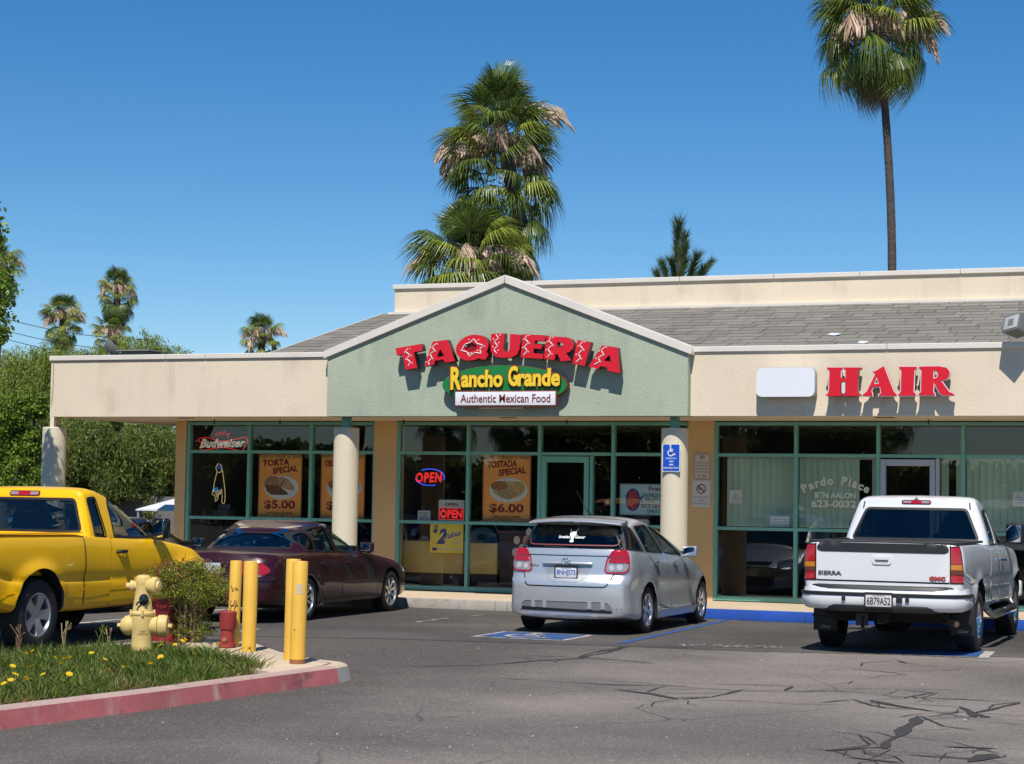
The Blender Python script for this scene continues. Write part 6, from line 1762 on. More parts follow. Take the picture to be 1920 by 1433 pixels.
def build_white():
    PAINT = paint("white_truck_paint", (0.72, 0.72, 0.72), 0.0, 0.4)
    car = empty("pickup_truck", (-4.17, -7.80, 0), label="white extended cab pickup truck with its tailgate towards us in front of the hair salon", cat="pickup truck", group="vehicles parked in front of the shops")
    P = dict(paint=PAINT, L=5.50, W=.935, R=1.16, F=4.56, rw=.375, ww=.25, rim_r=.215, rim='steel', rim_mat=CHROME, flare=.035, cover=True,
        zsh=[(0, 1.265), (2.05, 1.255), (4.0, 1.20), (4.6, 1.16), (5.2, 1.06), (5.5, .98)], ztop=[(0, 1.275), (2.05, 1.265), (4.0, 1.22), (4.6, 1.19), (5.2, 1.10), (5.5, 1.02)], zb=[(0, .66), (.25, .60), (.6, .5), (5, .46), (5.5, .52)],
        wm=[(0, .915), (.5, .935), (4.8, .935), (5.5, .85)], pr=[(.5, .02), (.8, .0), (1.25, .01)], pf=[(.5, -.04), (.9, 0), (1.1, -.12)], bow_r=.03, bow_f=.16,
        bed=(.09, 1.98, .78, 1.22), zc0=1.05, roof=[(0, 1.80), (.12, 1.82), (.4, 1.835), (.7, 1.82), (.88, 1.76), (1, 1.66)], crr=[(1.05, 2.05), (1.25, 2.10), (1.72, 2.26), (1.85, 2.30)], crf=[(1.05, 4.15), (1.2, 3.98), (1.66, 3.22), (1.85, 2.8)], wb=.90, wr=.71,
        side_w=[[(2.36, 1.235), (2.46, 1.64), (2.92, 1.675), (2.90, 1.235)], [(2.99, 1.235), (2.99, 1.675), (3.18, 1.655), (3.82, 1.27), (3.82, 1.23)]], side_glass=[CARGLASS, CARGLASS], rear_glass=CARGLASS,
        rear_w=[(-.775, 1.285), (.775, 1.285), (.615, 1.665), (-.615, 1.665)], front_w=[(-.76, 1.25), (.76, 1.25), (.62, 1.68), (-.62, 1.68)], ymid=2.75,
        brake=(.175, 1.725, 1.765, .36), seam_x=(.66, 1.66, 1.75), gapy=2.04, cowl=3.95, seaty=3.0, rear_seat=2.5, cloth=GREYCLOTH,
        doors=[([(2.10, 1.225), (2.96, 1.215), (2.96, .56), (2.35, .56), (2.10, .70)], 2.80, 1.04), ([(2.97, 1.215), (3.95, 1.19), (4.0, .9), (3.96, .56), (2.97, .56)], 3.12, 1.03)],
        handle=CHROME, handle_cup=PAINT, mould=[((2.15, .80), (3.92, .78), .10, .016, PAINT), ((1.7, .80), (2.02, .80), .10, .016, PAINT)], mirror=(.23, .27, 3.72, 1.36, .86), mirror_mat=BLACK)
    src, csrc = pickup(P, car)
    # tailgate with its handle, cap and lettering
    tg = patch("tailgate", src, roundp([(-.755, 1.255), (.755, 1.255), (.755, .845), (-.755, .845)], .02), 'rear', PAINT, car, off=.014, thick=.03, grid=.08)
    for s in (1, -1): strip("panel_gap", src, [(s*.765, 1.26), (s*.765, .84)], 'rear', SEAM, car, .014, .003)
    strip("panel_gap", src, [(-.755, .838), (.755, .838)], 'rear', SEAM, car, .02, .003)
    TRIMB = M("rail_black", (.018, .018, .02), .5)
    patch("tailgate_cap", src, [(-.75, 1.27), (.75, 1.27), (.745, 1.185), (.70, 1.165), (-.70, 1.165), (-.745, 1.185)], 'rear', TRIMB, tg, off=.020, thick=.02)
    hb = patch("tailgate_handle", src, roundp([(-.115, 1.125), (.115, 1.125), (.105, 1.03), (-.105, 1.03)], .03), 'rear', PAINT, tg, off=.028, thick=.02)
    patch("handle_recess", src, roundp([(-.075, 1.10), (.075, 1.10), (.075, 1.055), (-.075, 1.055)], .012), 'rear', M("recess_grey", (.16, .16, .17), .5), hb, off=.030, thick=.004)
    patch("handle_lever", src, roundp([(-.08, 1.115), (.08, 1.115), (.072, 1.083), (-.072, 1.083)], .012), 'rear', PAINT, hb, off=.037, thick=.008)
    fit_text("badge", "SIERRA", M("badge_chrome", (.26, .25, .23), .25, .8), -.73, -.46, .905, .945, lambda u, v, d: Vector((u, -.022 - d + .03*(u/.93)**2, v)), tg, extrude=.004, offset=.03)
    fit_text("badge", "GMC", M("badge_red", (.42, .03, .03), .3, coat=1), .535, .715, .865, .912, lambda u, v, d: Vector((u, -.022 - d + .03*(u/.93)**2, v)), tg, extrude=.004, offset=.05)
    # tonneau cover
    tc = MB(); vs = []
    for i in range(9):
        u = -1 + i/4; x = u*.80
        vs += [(x, .05, 1.278 + .018*(1-u*u)), (x, 2.02, 1.278 + .018*(1-u*u)), (x, 2.02, 1.262), (x, .05, 1.262)]
    fs = [(i*4+k, i*4+(k+1) % 4, i*4+(k+1) % 4+4, i*4+k+4) for i in range(8) for k in range(4)] + [(0, 1, 2, 3), (35, 34, 33, 32)]
    tc.add(vs, fs); t = tc.build("bed_cover", M("vinyl_black", (.02, .02, .021), .55, bump=(12, .2, .01)), car)
    for s in (1, -1): MB().box(s*.815-.035, s*.815+.035, .04, 2.02, 1.262, 1.292).build("bed_rail", TRIMB, car, bevel=.008)
    MB().tube([(-.80, .05, 1.288), (.80, .05, 1.288)], .012, 8).build("cover_bar", TRIMB, car)
    # lamps
    for s in (1, -1):
        zs = [1.235, 1.115, 1.06, .995, .93, .83]
        def band(nm, z1, z0, m_, par):
            ul = .785; ur = lambda z: .885 + .05*(1.235 - z)/.4
            return patch(nm, src, roundp([(ul, z1), (ur(z1), z1), (ur(z0), z0), (ul, z0)], .008), _lampproj(s), m_, par, off=.015, thick=.03, grid=.05)
        o1 = band("tail_lamp", 1.235, 1.05, LAMPR, car)
        band("lamp_band", 1.044, .985, LAMPA, o1); band("lamp_band", .979, .935, LAMPDK, o1); band("lamp_band", .929, .845, LAMPR, o1)
        patch("lamp_rim", src, [(.772, 1.25), (.90, 1.25), (.955, .83), (.772, .83)], _lampproj(s), BLACKGL, o1, off=.006, thick=.02)
    # rear bumper: curved beam, black step pads, plate, sensors
    def beam(nm, prof, mat, half, par=None, side=.0):
        k = half / .935
        path = [(0, 0), (.4, .004), (.7, .016), (.84, .05), (.905, .11), (.93, .19), (.937, .30), (.935, .40)]
        path = [(x*k, y) for x, y in path if side or y < .12]
        path = [(-x, y) for x, y in path[:0:-1]] + path
        mb = MB(); vs = []; kk = len(prof); n = len(path) - 1
        for i, (x, y) in enumerate(path):
            a = path[max(0, i-1)]; b = path[min(n, i+1)]; t = Vector((b[0]-a[0], b[1]-a[1])).normalized(); nn = Vector((t.y, -t.x))
            for (o_, zz) in prof:
                lift = 0
                if side and y > .2: lift = (y - .2) * .35 * (1 if zz < .6 else 0)
                vs.append((x + nn.x*o_, y + nn.y*o_, zz + lift))
        fs = [(i*kk+j, i*kk+(j+1) % kk, (i+1)*kk+(j+1) % kk, (i+1)*kk+j) for i in range(n) for j in range(kk)] + [tuple(range(kk)), tuple(n*kk + j for j in range(kk))[::-1]]
        mb.add(vs, fs); return mb.build(nm, mat, par or car, ang=50)
    bp = beam("rear_bumper", [(.02, .775), (.085, .768), (.10, .745), (.104, .70), (.118, .69), (.13, .66), (.13, .61), (.118, .56), (.09, .525), (.05, .51), (-.03, .51), (-.03, .775)], PAINT, .835, side=1)
    beam("bumper_pad", [(.125, .712), (.142, .702), (.142, .680), (.128, .672), (.10, .672), (.10, .712)], BLACK, .835, par=bp, side=1)
    beam("bumper_top_pad", [(.04, .795), (.090, .786), (.108, .752), (.10, .748), (.03, .77)], TRIMB, .78, par=bp)
    beam("bumper_step", [(.155, .55), (.15, .568), (.10, .575), (.08, .50), (.13, .495)], BLACK, .60, par=bp)
    for s in (1, -1): strip("bumper_seam", src, [(s*.86, .74), (s*.90, .6)], 'rear', SEAM, bp, .01, .01)
    plate_text(car, 0, -.155, .145, .555, .70, "6B79A52", M("truck_plate_white", (.62, .60, .60), .5), INK, BLACK, -.162, "CALIFORNIA")
    for x in (-.41, .31): MB().box(x-.022, x+.022, -.145, -.12, .615, .665).build("plate_lamp", BLACK, bp, bevel=.008)
    MB().box(.185, .255, -.145, -.12, .605, .69).build("tow_socket", BLACK, bp, bevel=.008)
    MB().box(-.045, .045, -.05, .3, .36, .47).build("hitch_receiver", UNDER, car, bevel=.006); MB().box(-.30, -.16, .02, .06, .33, .47).build("hitch_socket", M("iron_dark", (.03, .028, .027), .6), car, bevel=.008)
    MB().tube([(-.22, .03, .44), (-.22, .03, .30), (-.17, -.01, .295)], .022, 8).build("tow_hook", UNDER, car); MB().tube([(-.85, .25, .42), (-.4, .12, .38), (-.3, .05, .39)], .010, 6).build("hanging_cable", UNDER, car)
    MB().box(-.7, .7, .3, .38, .42, .5).build("crossmember", UNDER, car)
    MB().tube([(.2, 1.3, .42), (.45, .75, .40), (.78, .40, .36)], .035, 10).build("exhaust_pipe", M("exhaust_steel", (.35, .27, .2), .4, .8), car)
    FLAPW = M("flap_mark", (.4, .4, .4), .6)
    for s in (1, -1):
        fl = MB().box(s*.80-.13, s*.80+.15, .66, .685, .22, .66).build("mud_flap", M("flap_black", (.012, .012, .013), .6) if s > 0 else bpy.data.materials["flap_black"], car, bevel=.006)
        fit_text("flap_mark", "Classic", FLAPW, s*.80-.04, s*.80+.08, .25, .285, lambda u, v, d: Vector((u, .657, v)), fl, shear=.4)
        mb = MB(); mb.tube([(s*.93, 1.62, .50), (s*.98, 1.75, .43), (s*1.0, 1.95, .40), (s*1.0, 3.75, .40), (s*.97, 3.95, .43), (s*.9, 4.0, .5)], .045, 10)
        st_ = mb.build("step_bar", CHROME, car)
        MB().box(s*1.0-.05, s*1.0+.05, 2.1, 2.8, .425, .447).build("step_pad", BLACK, st_, bevel=.005); MB().box(s*1.0-.05, s*1.0+.05, 3.0, 3.7, .425, .447).build("step_pad", BLACK, st_, bevel=.005)
    patch("grille", src, roundp([(-.55, 1.0), (.55, 1.0), (.52, .74), (-.52, .74)], .04), 'front', BLACKGL, car, off=.01)
    for s in (1, -1): patch("headlight", src, roundp([(s*.58, 1.0), (s*.80, .99), (s*.80, .78), (s*.58, .78)], .03), 'front', HEADL, car, off=.01)
    MB().box(-.9, .9, 5.42, 5.62, .48, .70).build("front_bumper", PAINT, car, bevel=.05, seg=3)
    return car
build_white()

def build_yellow():
    PAINT = M("yellow_truck_paint", (0.97, 0.52, 0.003), .35, 0, spec=.3, coat=.3, coat_rough=.03)
    car = empty("pickup_truck", (-13.29, -13.42, 0), rz=rad(0.5), label="bright yellow pickup truck behind the fire hydrant at the left edge of the photo", cat="pickup truck", group="vehicles parked in front of the shops")
    P = dict(paint=PAINT, L=5.02, W=.95, R=1.09, F=4.20, rw=.385, ww=.27, rim_r=.232, rim='five', rim_mat=M("alloy_grey", (.50, .50, .53), .28, .8), flare=.055, cover=False,
        zsh=[(0, 1.25), (1.9, 1.235), (3.5, 1.17), (3.9, 1.11), (4.4, 1.04), (4.75, .95), (5.02, .86)], ztop=[(0, 1.26), (1.9, 1.245), (3.5, 1.215), (3.9, 1.19), (4.4, 1.14), (4.75, 1.05), (5.02, .95)], zb=[(0, .62), (.3, .55), (.6, .43), (1.9, .39), (4.7, .42), (5.02, .5)],
        wm=[(0, .93), (.5, .95), (1.8, .95), (2.3, .935), (4.5, .95), (5.02, .86)], pr=[(.5, .02), (.8, 0), (1.25, .01)], pf=[(.5, -.04), (.85, 0), (1.05, -.14)], bow_r=.03, bow_f=.22,
        bed=(.10, 1.90, .80, .80), zc0=1.0, roof=[(0, 1.74), (.12, 1.755), (.4, 1.768), (.68, 1.75), (.88, 1.69), (1, 1.60)], crr=[(1.0, 2.00), (1.2, 2.03), (1.68, 2.13), (1.78, 2.17)], crf=[(1.0, 3.92), (1.17, 3.72), (1.60, 3.02), (1.78, 2.6)], wb=.90, wr=.725,
        side_w=[[(2.24, 1.20), (2.23, 1.635), (2.40, 1.65), (2.47, 1.20)], [(2.63, 1.195), (2.62, 1.58), (2.68, 1.65), (2.88, 1.645), (3.46, 1.33), (3.52, 1.19)]], side_glass=[BLACKGLASS, CARGLASS_DOOR], rear_glass=CARGLASS_TRUCK,
        rear_w=[(-.785, 1.265), (.785, 1.265), (.655, 1.625), (-.655, 1.625)], front_w=[(-.78, 1.24), (.78, 1.24), (.62, 1.61), (-.62, 1.61)], ymid=2.45,
        brake=(.20, 1.662, 1.708, .40), seam_x=(.70, 1.63, 1.725), gapy=1.97, cowl=3.70, seaty=2.75, cloth=GREYCLOTH,
        doors=[([(2.52, 1.185), (3.60, 1.15), (3.66, .9), (3.62, .42), (2.52, .42)], 2.72, 1.03)],
        handle=BLACK, handle_cup=PAINT, mould=[], mirror=(.21, .25, 3.44, 1.29, .86), mirror_mat=BLACKGL)
    src, csrc = pickup(P, car)
    for s in ('right', 'left'): strip("body_crease", src, [(1.62, .63), (3.70, .63)], s, PAINT, car, .022, .010); strip("bed_crease", src, [(.05, .64), (.62, .64)], s, PAINT, car, .022, .010)
    strip("hood_gap", src, [(.62, 3.70), (.68, 4.0), (.70, 4.4), (.66, 4.75)], 'top', SEAM, car, .016, .003); strip("hood_gap", src, [(-.62, 3.70), (-.68, 4.0), (-.70, 4.4), (-.66, 4.75)], 'top', SEAM, car, .016, .003)
    TRC = BLACK
    for s in (1, -1): MB().box(s*.86-.05, s*.86+.05, .03, 1.94, 1.25, 1.262).build("bed_rail", PAINT, car, bevel=.004)
    for s in (1, -1):
        patch("headlight", src, roundp([(s*.52, .92), (s*.86, .90), (s*.88, .72), (s*.52, .70)], .04), 'front', HEADL, car, off=.012)
        patch("tail_lamp", src, roundp([(.80, 1.2), (.93, 1.2), (.95, .82), (.80, .82)], .03), _lampproj(s), LAMPR, car, off=.012, thick=.03)
    patch("grille", src, roundp([(-.46, 1.0), (.46, 1.0), (.42, .68), (-.42, .68)], .06), 'front', CHROME, car, off=.012)
    patch("tailgate", src, roundp([(-.76, 1.24), (.76, 1.24), (.76, .80), (-.76, .80)], .03), 'rear', PAINT, car, off=.012, thick=.02)
    fb = MB().box(-.90, .90, 4.86, 5.06, .46, .70).build("front_bumper", PAINT, car, bevel=.07, seg=3)
    MB().box(-.93, .93, -.14, .06, .52, .72).build("rear_bumper", CHROME, car, bevel=.03)
    return car
build_yellow()
# ------------------------------------------------------------------ saloon cars
def build_sedan(loc, rz, PAINT, label, detail=True, cloth=None, rearglass=None):
    car = empty("parked_car", loc, rz=rz, label=label, cat="car", group="vehicles parked in front of the shops")
    Lc, W = 5.02, .885; R_, F_ = 1.15, 3.88; rw = .305
    yr_ = curve([(.2, .10), (.3, .02), (.5, 0), (.62, .02), (.66, .05), (.80, .07), (.95, .16)], .015)
    yf_ = curve([(.2, -.12), (.3, -.03), (.5, 0), (.6, -.06), (.72, -.22), (.85, -.5)], .03)
    ztop = curve([(0, .93), (.25, .965), (.9, .985), (1.4, .98), (3.0, .95), (3.35, .93), (4.0, .85), (4.55, .76), (5.02, .66)], .12)
    zsh = curve([(0, .88), (.25, .915), (.9, .93), (1.4, .935), (3.0, .90), (3.35, .875), (4.0, .79), (4.55, .70), (5.02, .60)], .12)
    zb = curve([(0, .27), (.4, .23), (.7, .21), (4.2, .21), (5.02, .24)], .08)
    wm = curve([(0, .80), (.4, .865), (1.3, .885), (3.4, .885), (4.4, .86), (5.02, .74)], .2)
    def keys(s):
        b, h, t, w = zb(s), zsh(s), ztop(s), wm(s); d = h - b
        return [(0, b-.03), (w*.7, b-.02), (w-.06, b), (w-.02, b+.05), (w-.012, b+.2*d), (w-.002, b+.38*d), (w-.004, b+.55*d), (w-.012, b+.72*d), (w-.035, b+.90*d), (w-.085, h), (w*.6, h*.35+t*.65), (0, t)]
    st = [0, .02, .05, .09, .14, .2, .3] + [round(.4+.1*i, 3) for i in range(43)] + [4.72, 4.80, 4.87, 4.93, 4.97, 5.0, 5.02]
    def ypos(s, x, z):
        fr = max(0, 1-s/.8)**2; ff = max(0, 1-(Lc-s)/1.0)**2; u = x/W
        return s + fr*(yr_(z) + .16*u*u + .08*u**6) + ff*(yf_(z) - .36*u*u - .08*u**6)
    def corner(s):
        c = 0
        if s < .2: a = 1-s/.2; c = .12*(1-math.sqrt(max(0, 1-a*a)))
        e = Lc-s
        if e < .3: a = 1-e/.3; c = .18*(1-math.sqrt(max(0, 1-a*a)))
        return c
    v, f = loft(st, keys, ypos, corner, 2); vv = []
    for x, y, z in v:
        g_ = 0
        for yc in (R_, F_):
            r = math.hypot(y-yc, z-rw); g_ += .014*math.exp(-((r-.37)/.06)**2)
        if abs(x) > .6: x += math.copysign(g_*min(1, (abs(x)-.6)/.15), x)
        vv.append((x, y, z))
    me = mesh_from(vv, f)
    cuts = [cyl_cut(F_, rw+.012, .355, sx*.62, sx*1.1, 1) for sx in (1, -1)] + [cyl_cut(R_, rw-.02, .345, sx*.62, sx*1.1, 1) for sx in (1, -1)]
    body, src = bool_cut(me, cuts, [PAINT, UNDER]); link("body", body, None, car)
    zc0 = .80
    zt = curve([(0, 1.24), (.1, 1.285), (.3, 1.345), (.5, 1.365), (.68, 1.35), (.85, 1.295), (1, 1.22)], .06)
    crr = curve([(.8, .62), (.95, .92), (1.24, 1.40), (1.36, 1.7)], .03); crf = curve([(.8, 3.52), (.92, 3.28), (1.22, 2.52), (1.36, 2.1)], .03)
    def ck(t):
        z1 = zt(t); d = z1-zc0
        return [(.80, zc0), (.785, zc0+.10), (.755, zc0+.3*d+.04), (.695, z1-.085), (.665, z1-.042), (.59, z1-.016), (.3, z1-.004), (0, z1)]
    stc = [0, .008, .016, .026, .038, .05, .065, .08, .1] + [round(.15+.05*i, 3) for i in range(15)] + [.9, .94, .965, .985, 1]
    def cy(t, x, z):
        u = x/.78
        return (crr(z) + .22*u*u + .06*u**6)*(1-t) + (crf(z) - .22*u*u - .12*u**4)*t
    v, f = loft(stc, ck, cy, lambda t: .05*max(0, 1-t/.07)**2 + .04*max(0, 1-(1-t)/.06)**2, 3, 22)
    me = mesh_from(v, f, "cabin"); bm = bmesh.new(); bm.from_mesh(me)
    bmesh.ops.delete(bm, geom=[q for q in bm.faces if all(w.co.z < zc0+.001 for w in q.verts)], context='FACES'); bm.to_mesh(me); bm.free()
    Wq = [(1.33, .96), (1.25, 1.06), (1.32, 1.15), (1.48, 1.22), (1.55, .945)]
    Wr = [(1.585, .945), (1.51, 1.23), (1.72, 1.275), (1.93, 1.285), (2.16, .925)]
    Wf = [(2.25, .925), (2.02, 1.285), (2.25, 1.272), (2.60, 1.165), (3.06, .905)]
    sides = [roundp(p, .05, 4) for p in (Wq, Wr, Wf)]
    rg = roundp([(-.62, .985), (.62, .985), (.48, 1.185), (-.48, 1.185)], .06); fg = roundp([(-.66, .95), (.66, .95), (.53, 1.24), (-.53, 1.24)], .06)
    cuts = [prism_cut(p, 'x', sx*.35, sx*1.2) for p in sides for sx in (1, -1)] + [prism_cut(rg, 'y', .3, 1.95), prism_cut(fg, 'y', 2.25, 3.8)]
    cab, csrc = bool_cut(me, cuts, [PAINT, BLACK], solid=.028, name="cabin"); link("cabin", cab, None, car)
    def ccw(p): return p if sum(p[i][0]*p[(i+1) % len(p)][1] - p[(i+1) % len(p)][0]*p[i][1] for i in range(len(p))) > 0 else p[::-1]
    grow = lambda p, g_: inset(ccw(p), -g_)
    for p in sides:
        for pj in ('right', 'left'):
            patch("window", csrc, grow(p, .012), pj, CARGLASS_CLEAR, car, off=-.012, thick=0, grid=.06)
            strip("window_seal", csrc, p, pj, BLACK, car, .022, .002, True)
    frame_path = [(1.14, .945), (1.10, 1.06), (1.20, 1.175), (1.46, 1.265), (1.8, 1.315), (2.1, 1.32), (2.32, 1.295), (2.66, 1.19), (3.12, .93)]
    for pj in ('right', 'left'): strip("window_trim", csrc, [(1.28, .95), (1.235, 1.06), (1.31, 1.17), (1.49, 1.25), (1.75, 1.295), (2.0, 1.305)], pj, CHROME, car, .010, .004)
    patch("rear_window", csrc, grow(rg, .012), 'rear', rearglass or CARGLASS_BLUE, car, off=-.010, thick=0, grid=.06)
    strip("window_seal", csrc, rg, 'rear', BLACK, car, .02, .002, True)
    patch("windscreen", csrc, grow(fg, .012), 'front', CARGLASS_CLEAR, car, off=-.012, thick=0, grid=.06)
    patch("cabin_floor", src, [(-.66, 1.36), (.66, 1.36), (.66, 3.15), (-.66, 3.15)], 'top', BLACK, car, off=.006, thick=.004, grid=.15)
    patch("parcel_shelf", src, [(-.56, 1.18), (-.3, 1.05), (.3, 1.05), (.56, 1.18), (.6, 1.38), (-.6, 1.38)], 'top', cloth or TANCLOTH, car, off=.010, thick=.004, grid=.15)
    sm = cloth or M("seat_blue_grey", (.10, .11, .14), .8)
    for x in (-.36, .36): seat(car, x, 2.30, .68, .48, .42, sm); seat(car, x, 1.42, .68, .55, .34, sm)
    steering(car, -.36, 2.88, .98); MB().box(-.66, .66, 2.95, 3.2, .93, .99).build("dashboard", BLACK, car, bevel=.02)
    for pj, s in (('right', 1), ('left', -1)):
        for poly, hy in (([(1.42, .885), (1.58, .60), (1.62, .30), (2.20, .27), (2.20, .875)], 1.62), ([(2.22, .875), (2.22, .27), (3.28, .27), (3.34, .55), (3.22, .845)], 2.40)):
            d = patch("door", src, roundp(poly, .05), pj, PAINT, car, off=.005, thick=.015, grid=.07)
            strip("panel_gap", src, roundp(poly, .05), pj, SEAM, d, .013, .0025, True)
            h = src.cast(Vector((s*3, hy, .775)), Vector((-s, 0, 0)))
            if h:
                hm = MB(); hm.tube([(0, -.10, 0), (s*.028, -.07, .003), (s*.03, .05, .003), (0, .09, 0)], [.012, .017, .017, .012], 8); hm.build("handle", PAINT, d, loc=h[0])
                MB().lathe([(.04, 0), (.025, .005), (0, .006)], 14, Matrix.Rotation(rad(90*s), 4, 'Y')).build("handle_cup", PAINT, d, loc=h[0] + Vector((s*.002, .02, -.014)))
        strip("moulding", src, [(1.55, .50), (3.42, .485)], pj, PAINT, car, .055, .016)
        strip("rocker", src, [(1.55, .255), (3.42, .255)], pj, PAINT, car, .05, .012)
    mirror_body(car, .76, 3.0, .975, .20, .14, PAINT, MIRRORG, True, rz=-.15, arm=.04); mirror_body(car, -.76, 3.0, .975, .20, .14, PAINT, MIRRORG, False, rz=.15, arm=.04)
    for s in (1, -1):
        o = patch("tail_lamp", src, roundp([(.36, .80), (.60, .825), (.80, .80), (.905, .73), (.90, .68), (.80, .645), (.36, .65)], .04), _lampproj(s), LAMPR, car, off=.014, thick=.03, grid=.06)
        patch("headlight", src, roundp([(s*.42, .62), (s*.74, .66), (s*.80, .58), (s*.44, .52)], .03), 'front', HEADL, car, off=.01)
    patch("grille", src, roundp([(-.34, .63), (.34, .63), (.30, .50), (-.30, .50)], .06), 'front', CHROME, car, off=.01)
    strip("lamp_rim", src, roundp([(.36, .81), (.60, .835), (.81, .81), (.92, .735), (.91, .67), (.81, .635), (.36, .64)], .04), _lampproj(1), PAINT, car, .012, .006, True)
    strip("bumper_moulding", src, [(-.82, .60), (.82, .60)], 'rear', PAINT, car, .05, .018)
    patch("boot_lid", src, roundp([(-.60, .90), (.60, .90), (.58, .62), (-.58, .62)], .05), 'rear', PAINT, car, off=.006, thick=.015)
    strip("panel_gap", src, [(-.64, .93), (-.66, 1.0)], 'rear', SEAM, car, .01, .002)
    mb = MB(); mb.box(-.16, .16, -.0, .02, .67, .80); mb.build("licence_plate", M("sedan_plate", (.5, .55, .58), .3), car, bevel=.004, loc=(0, -.0, 0))
    for x, s in ((W-.115, False), (-W+.115, True)):
        for yc in (R_, F_): make_wheel(car, x, yc, rw, .21, .20, 'eight', ALLOY, s)
    MB().box(-.70, .70, .4, 4.5, .2, .26).build("underbody", UNDER, car)
    return car
BURG = M("burgundy_paint", (0.030, 0.0035, 0.006), .35, 0, spec=.3, coat=.6, coat_rough=.03)
build_sedan((-13.17, -7.34, 0), rad(0.3), BURG, "dark burgundy saloon parked between the yellow pickup and the silver hatchback")
DKP = paint("charcoal_paint", (0.022, 0.021, 0.023), 0.35, 0.3)
build_sedan((-16.25, -7.0, 0), rad(-1.5), DKP, "charcoal saloon mostly hidden behind the yellow pickup's bonnet", cloth=GREYCLOTH, rearglass=CARGLASS)
# ------------------------------------------------------------------ hydrant, bollards, pipes
HYD = M("hydrant_paint", (0.70, 0.50, 0.18), 0.55, var=(5, .08), stain=(9, .62, (.42, .26, .10), .6), bump=(60, .25, .004))
YB = M("bollard_yellow", (0.76, 0.44, 0.055), 0.5, var=(2.5, .07), stain=(7, .64, (.45, .22, .06), .55, (1, 1, .5)), grain=(60, .04))
REDP = M("pipe_red", (0.33, 0.035, 0.035), 0.55, var=(4, .15), stain=(5, .62, (.20, .02, .02), .5))
REDD = M("post_dark_red", (0.24, 0.018, 0.022), 0.5, var=(4, .12))
hp = onZ(265, 1232, .13)
hy = empty("fire_hydrant", (hp.x, hp.y, .13), rz=rad(20), label="pale yellow fire hydrant standing in the ground cover on the island", cat="fire hydrant")
hy.scale = (.87, .87, 1.0)
mb = MB()
mb.lathe([(.125, -.03), (.125, .05), (.118, .07), (.112, .18), (.115, .26), (.125, .34), (.120, .40), (.128, .405), (.130, .425), (.122, .43), (.112, .44), (.100, .52), (.088, .60), (.082, .68), (.088, .70), (.090, .735), (.082, .765), (.055, .785), (.0, .79)], 32)
mb.build("barrel", HYD, hy)
def outlet(name, ang, z, prof, par=None, n=20):
    d = Matrix.Rotation(ang, 4, 'Z') @ Matrix.Translation((0, 0, z)) @ Matrix.Rotation(rad(90), 4, 'Y')
    return MB().lathe(prof, n, d).build(name, HYD, par or hy)
o = outlet("side_outlet", rad(0), .30, [(.075, .08), (.085, .13), (.092, .17), (.105, .18), (.108, .22), (.104, .27), (.095, .285), (.0, .287)])
outlet("cap_nut", rad(0), .30, [(.028, .28), (.028, .33), (.02, .335), (0, .336)], o, 5)
o = outlet("side_outlet", rad(180), .30, [(.07, .08), (.09, .12), (.098, .15), (.09, .19), (.05, .235), (.0, .24)])
outlet("cap_nut", rad(180), .30, [(.026, .22), (.024, .275), (0, .28)], o, 5)
o = outlet("upper_outlet", rad(-20), .685, [(.06, .05), (.072, .09), (.078, .12), (.086, .125), (.088, .165), (.075, .185), (.05, .19), (.045, .215), (0, .22)])
o = outlet("upper_outlet", rad(188), .68, [(.04, .05), (.048, .10), (.055, .105), (.055, .14), (.032, .145), (.03, .185), (0, .19)])
VAL = M("valve_dark", (.03, .045, .055), .3, .6)
d = Matrix.Rotation(rad(-72), 4, 'Z') @ Matrix.Translation((0, 0, .555)) @ Matrix.Rotation(rad(90), 4, 'Y')
v = MB().lathe([(.052, .075), (.055, .105), (.035, .11), (.032, .135), (.016, .14), (.016, .16), (0, .162)], 16, d).build("valve_stem", VAL, hy)
MB().tube([d @ Vector((0, 0, .13)), d @ Vector((.03, -.07, .12)), d @ Vector((.055, -.085, .12))], .011, 6).build("valve_lever", VAL, v)
for k in range(8):
    A = k*math.pi/4 + .2
    MB().lathe([(.014, .395), (.014, .45), (.0, .455)], 6, Matrix.Translation((.128*math.cos(A), .128*math.sin(A), 0))).build("flange_bolt", HYD, hy) if k % 2 == 0 else None
RUST = M("rust", (.30, .12, .04), .8)
fit_text("cast_lettering", "AMERICAN", RUST, -.055, .055, .215, .235, lambda u, v_, q: Vector((math.sin(u/.115 + .25)*.1165 , -math.cos(u/.115 + .25)*.1165, v_)), hy); fit_text("cast_lettering", "1989", RUST, -.03, .03, .24, .258, lambda u, v_, q: Vector((math.sin(u/.115 + .25)*.1165, -math.cos(u/.115 + .25)*.1165, v_)), hy)
outlet("rust_ring", rad(0), .30, [(.1065, .178), (.110, .181), (.1065, .184)], None).data.materials[0] = RUST
def bollard(px, py, ptop, r, label, lean=0.0, z0=.15, mat=YB, name="bollard", pxt=None):
    b = onZ(px, py, z0); t = onY(pxt or px, ptop, b.y); h = t.z - z0
    e = empty(name, (b.x, b.y, z0 - .02), label=label, cat="bollard", group="yellow bollards at the tip of the island")
    mb = MB(); mb.lathe([(r, 0), (r, h + .01), (r*.93, h + .018), (0, h + .022)], 28)
    o = mb.build("post", mat, e)
    o.rotation_euler = (0, rad(lean), 0)
    return e, h, r
e, h, r = bollard(437, 1213, 1051, .062, "yellow bollard with black scribbles behind the red standpipe, leftmost of the four bollards", lean=.9)
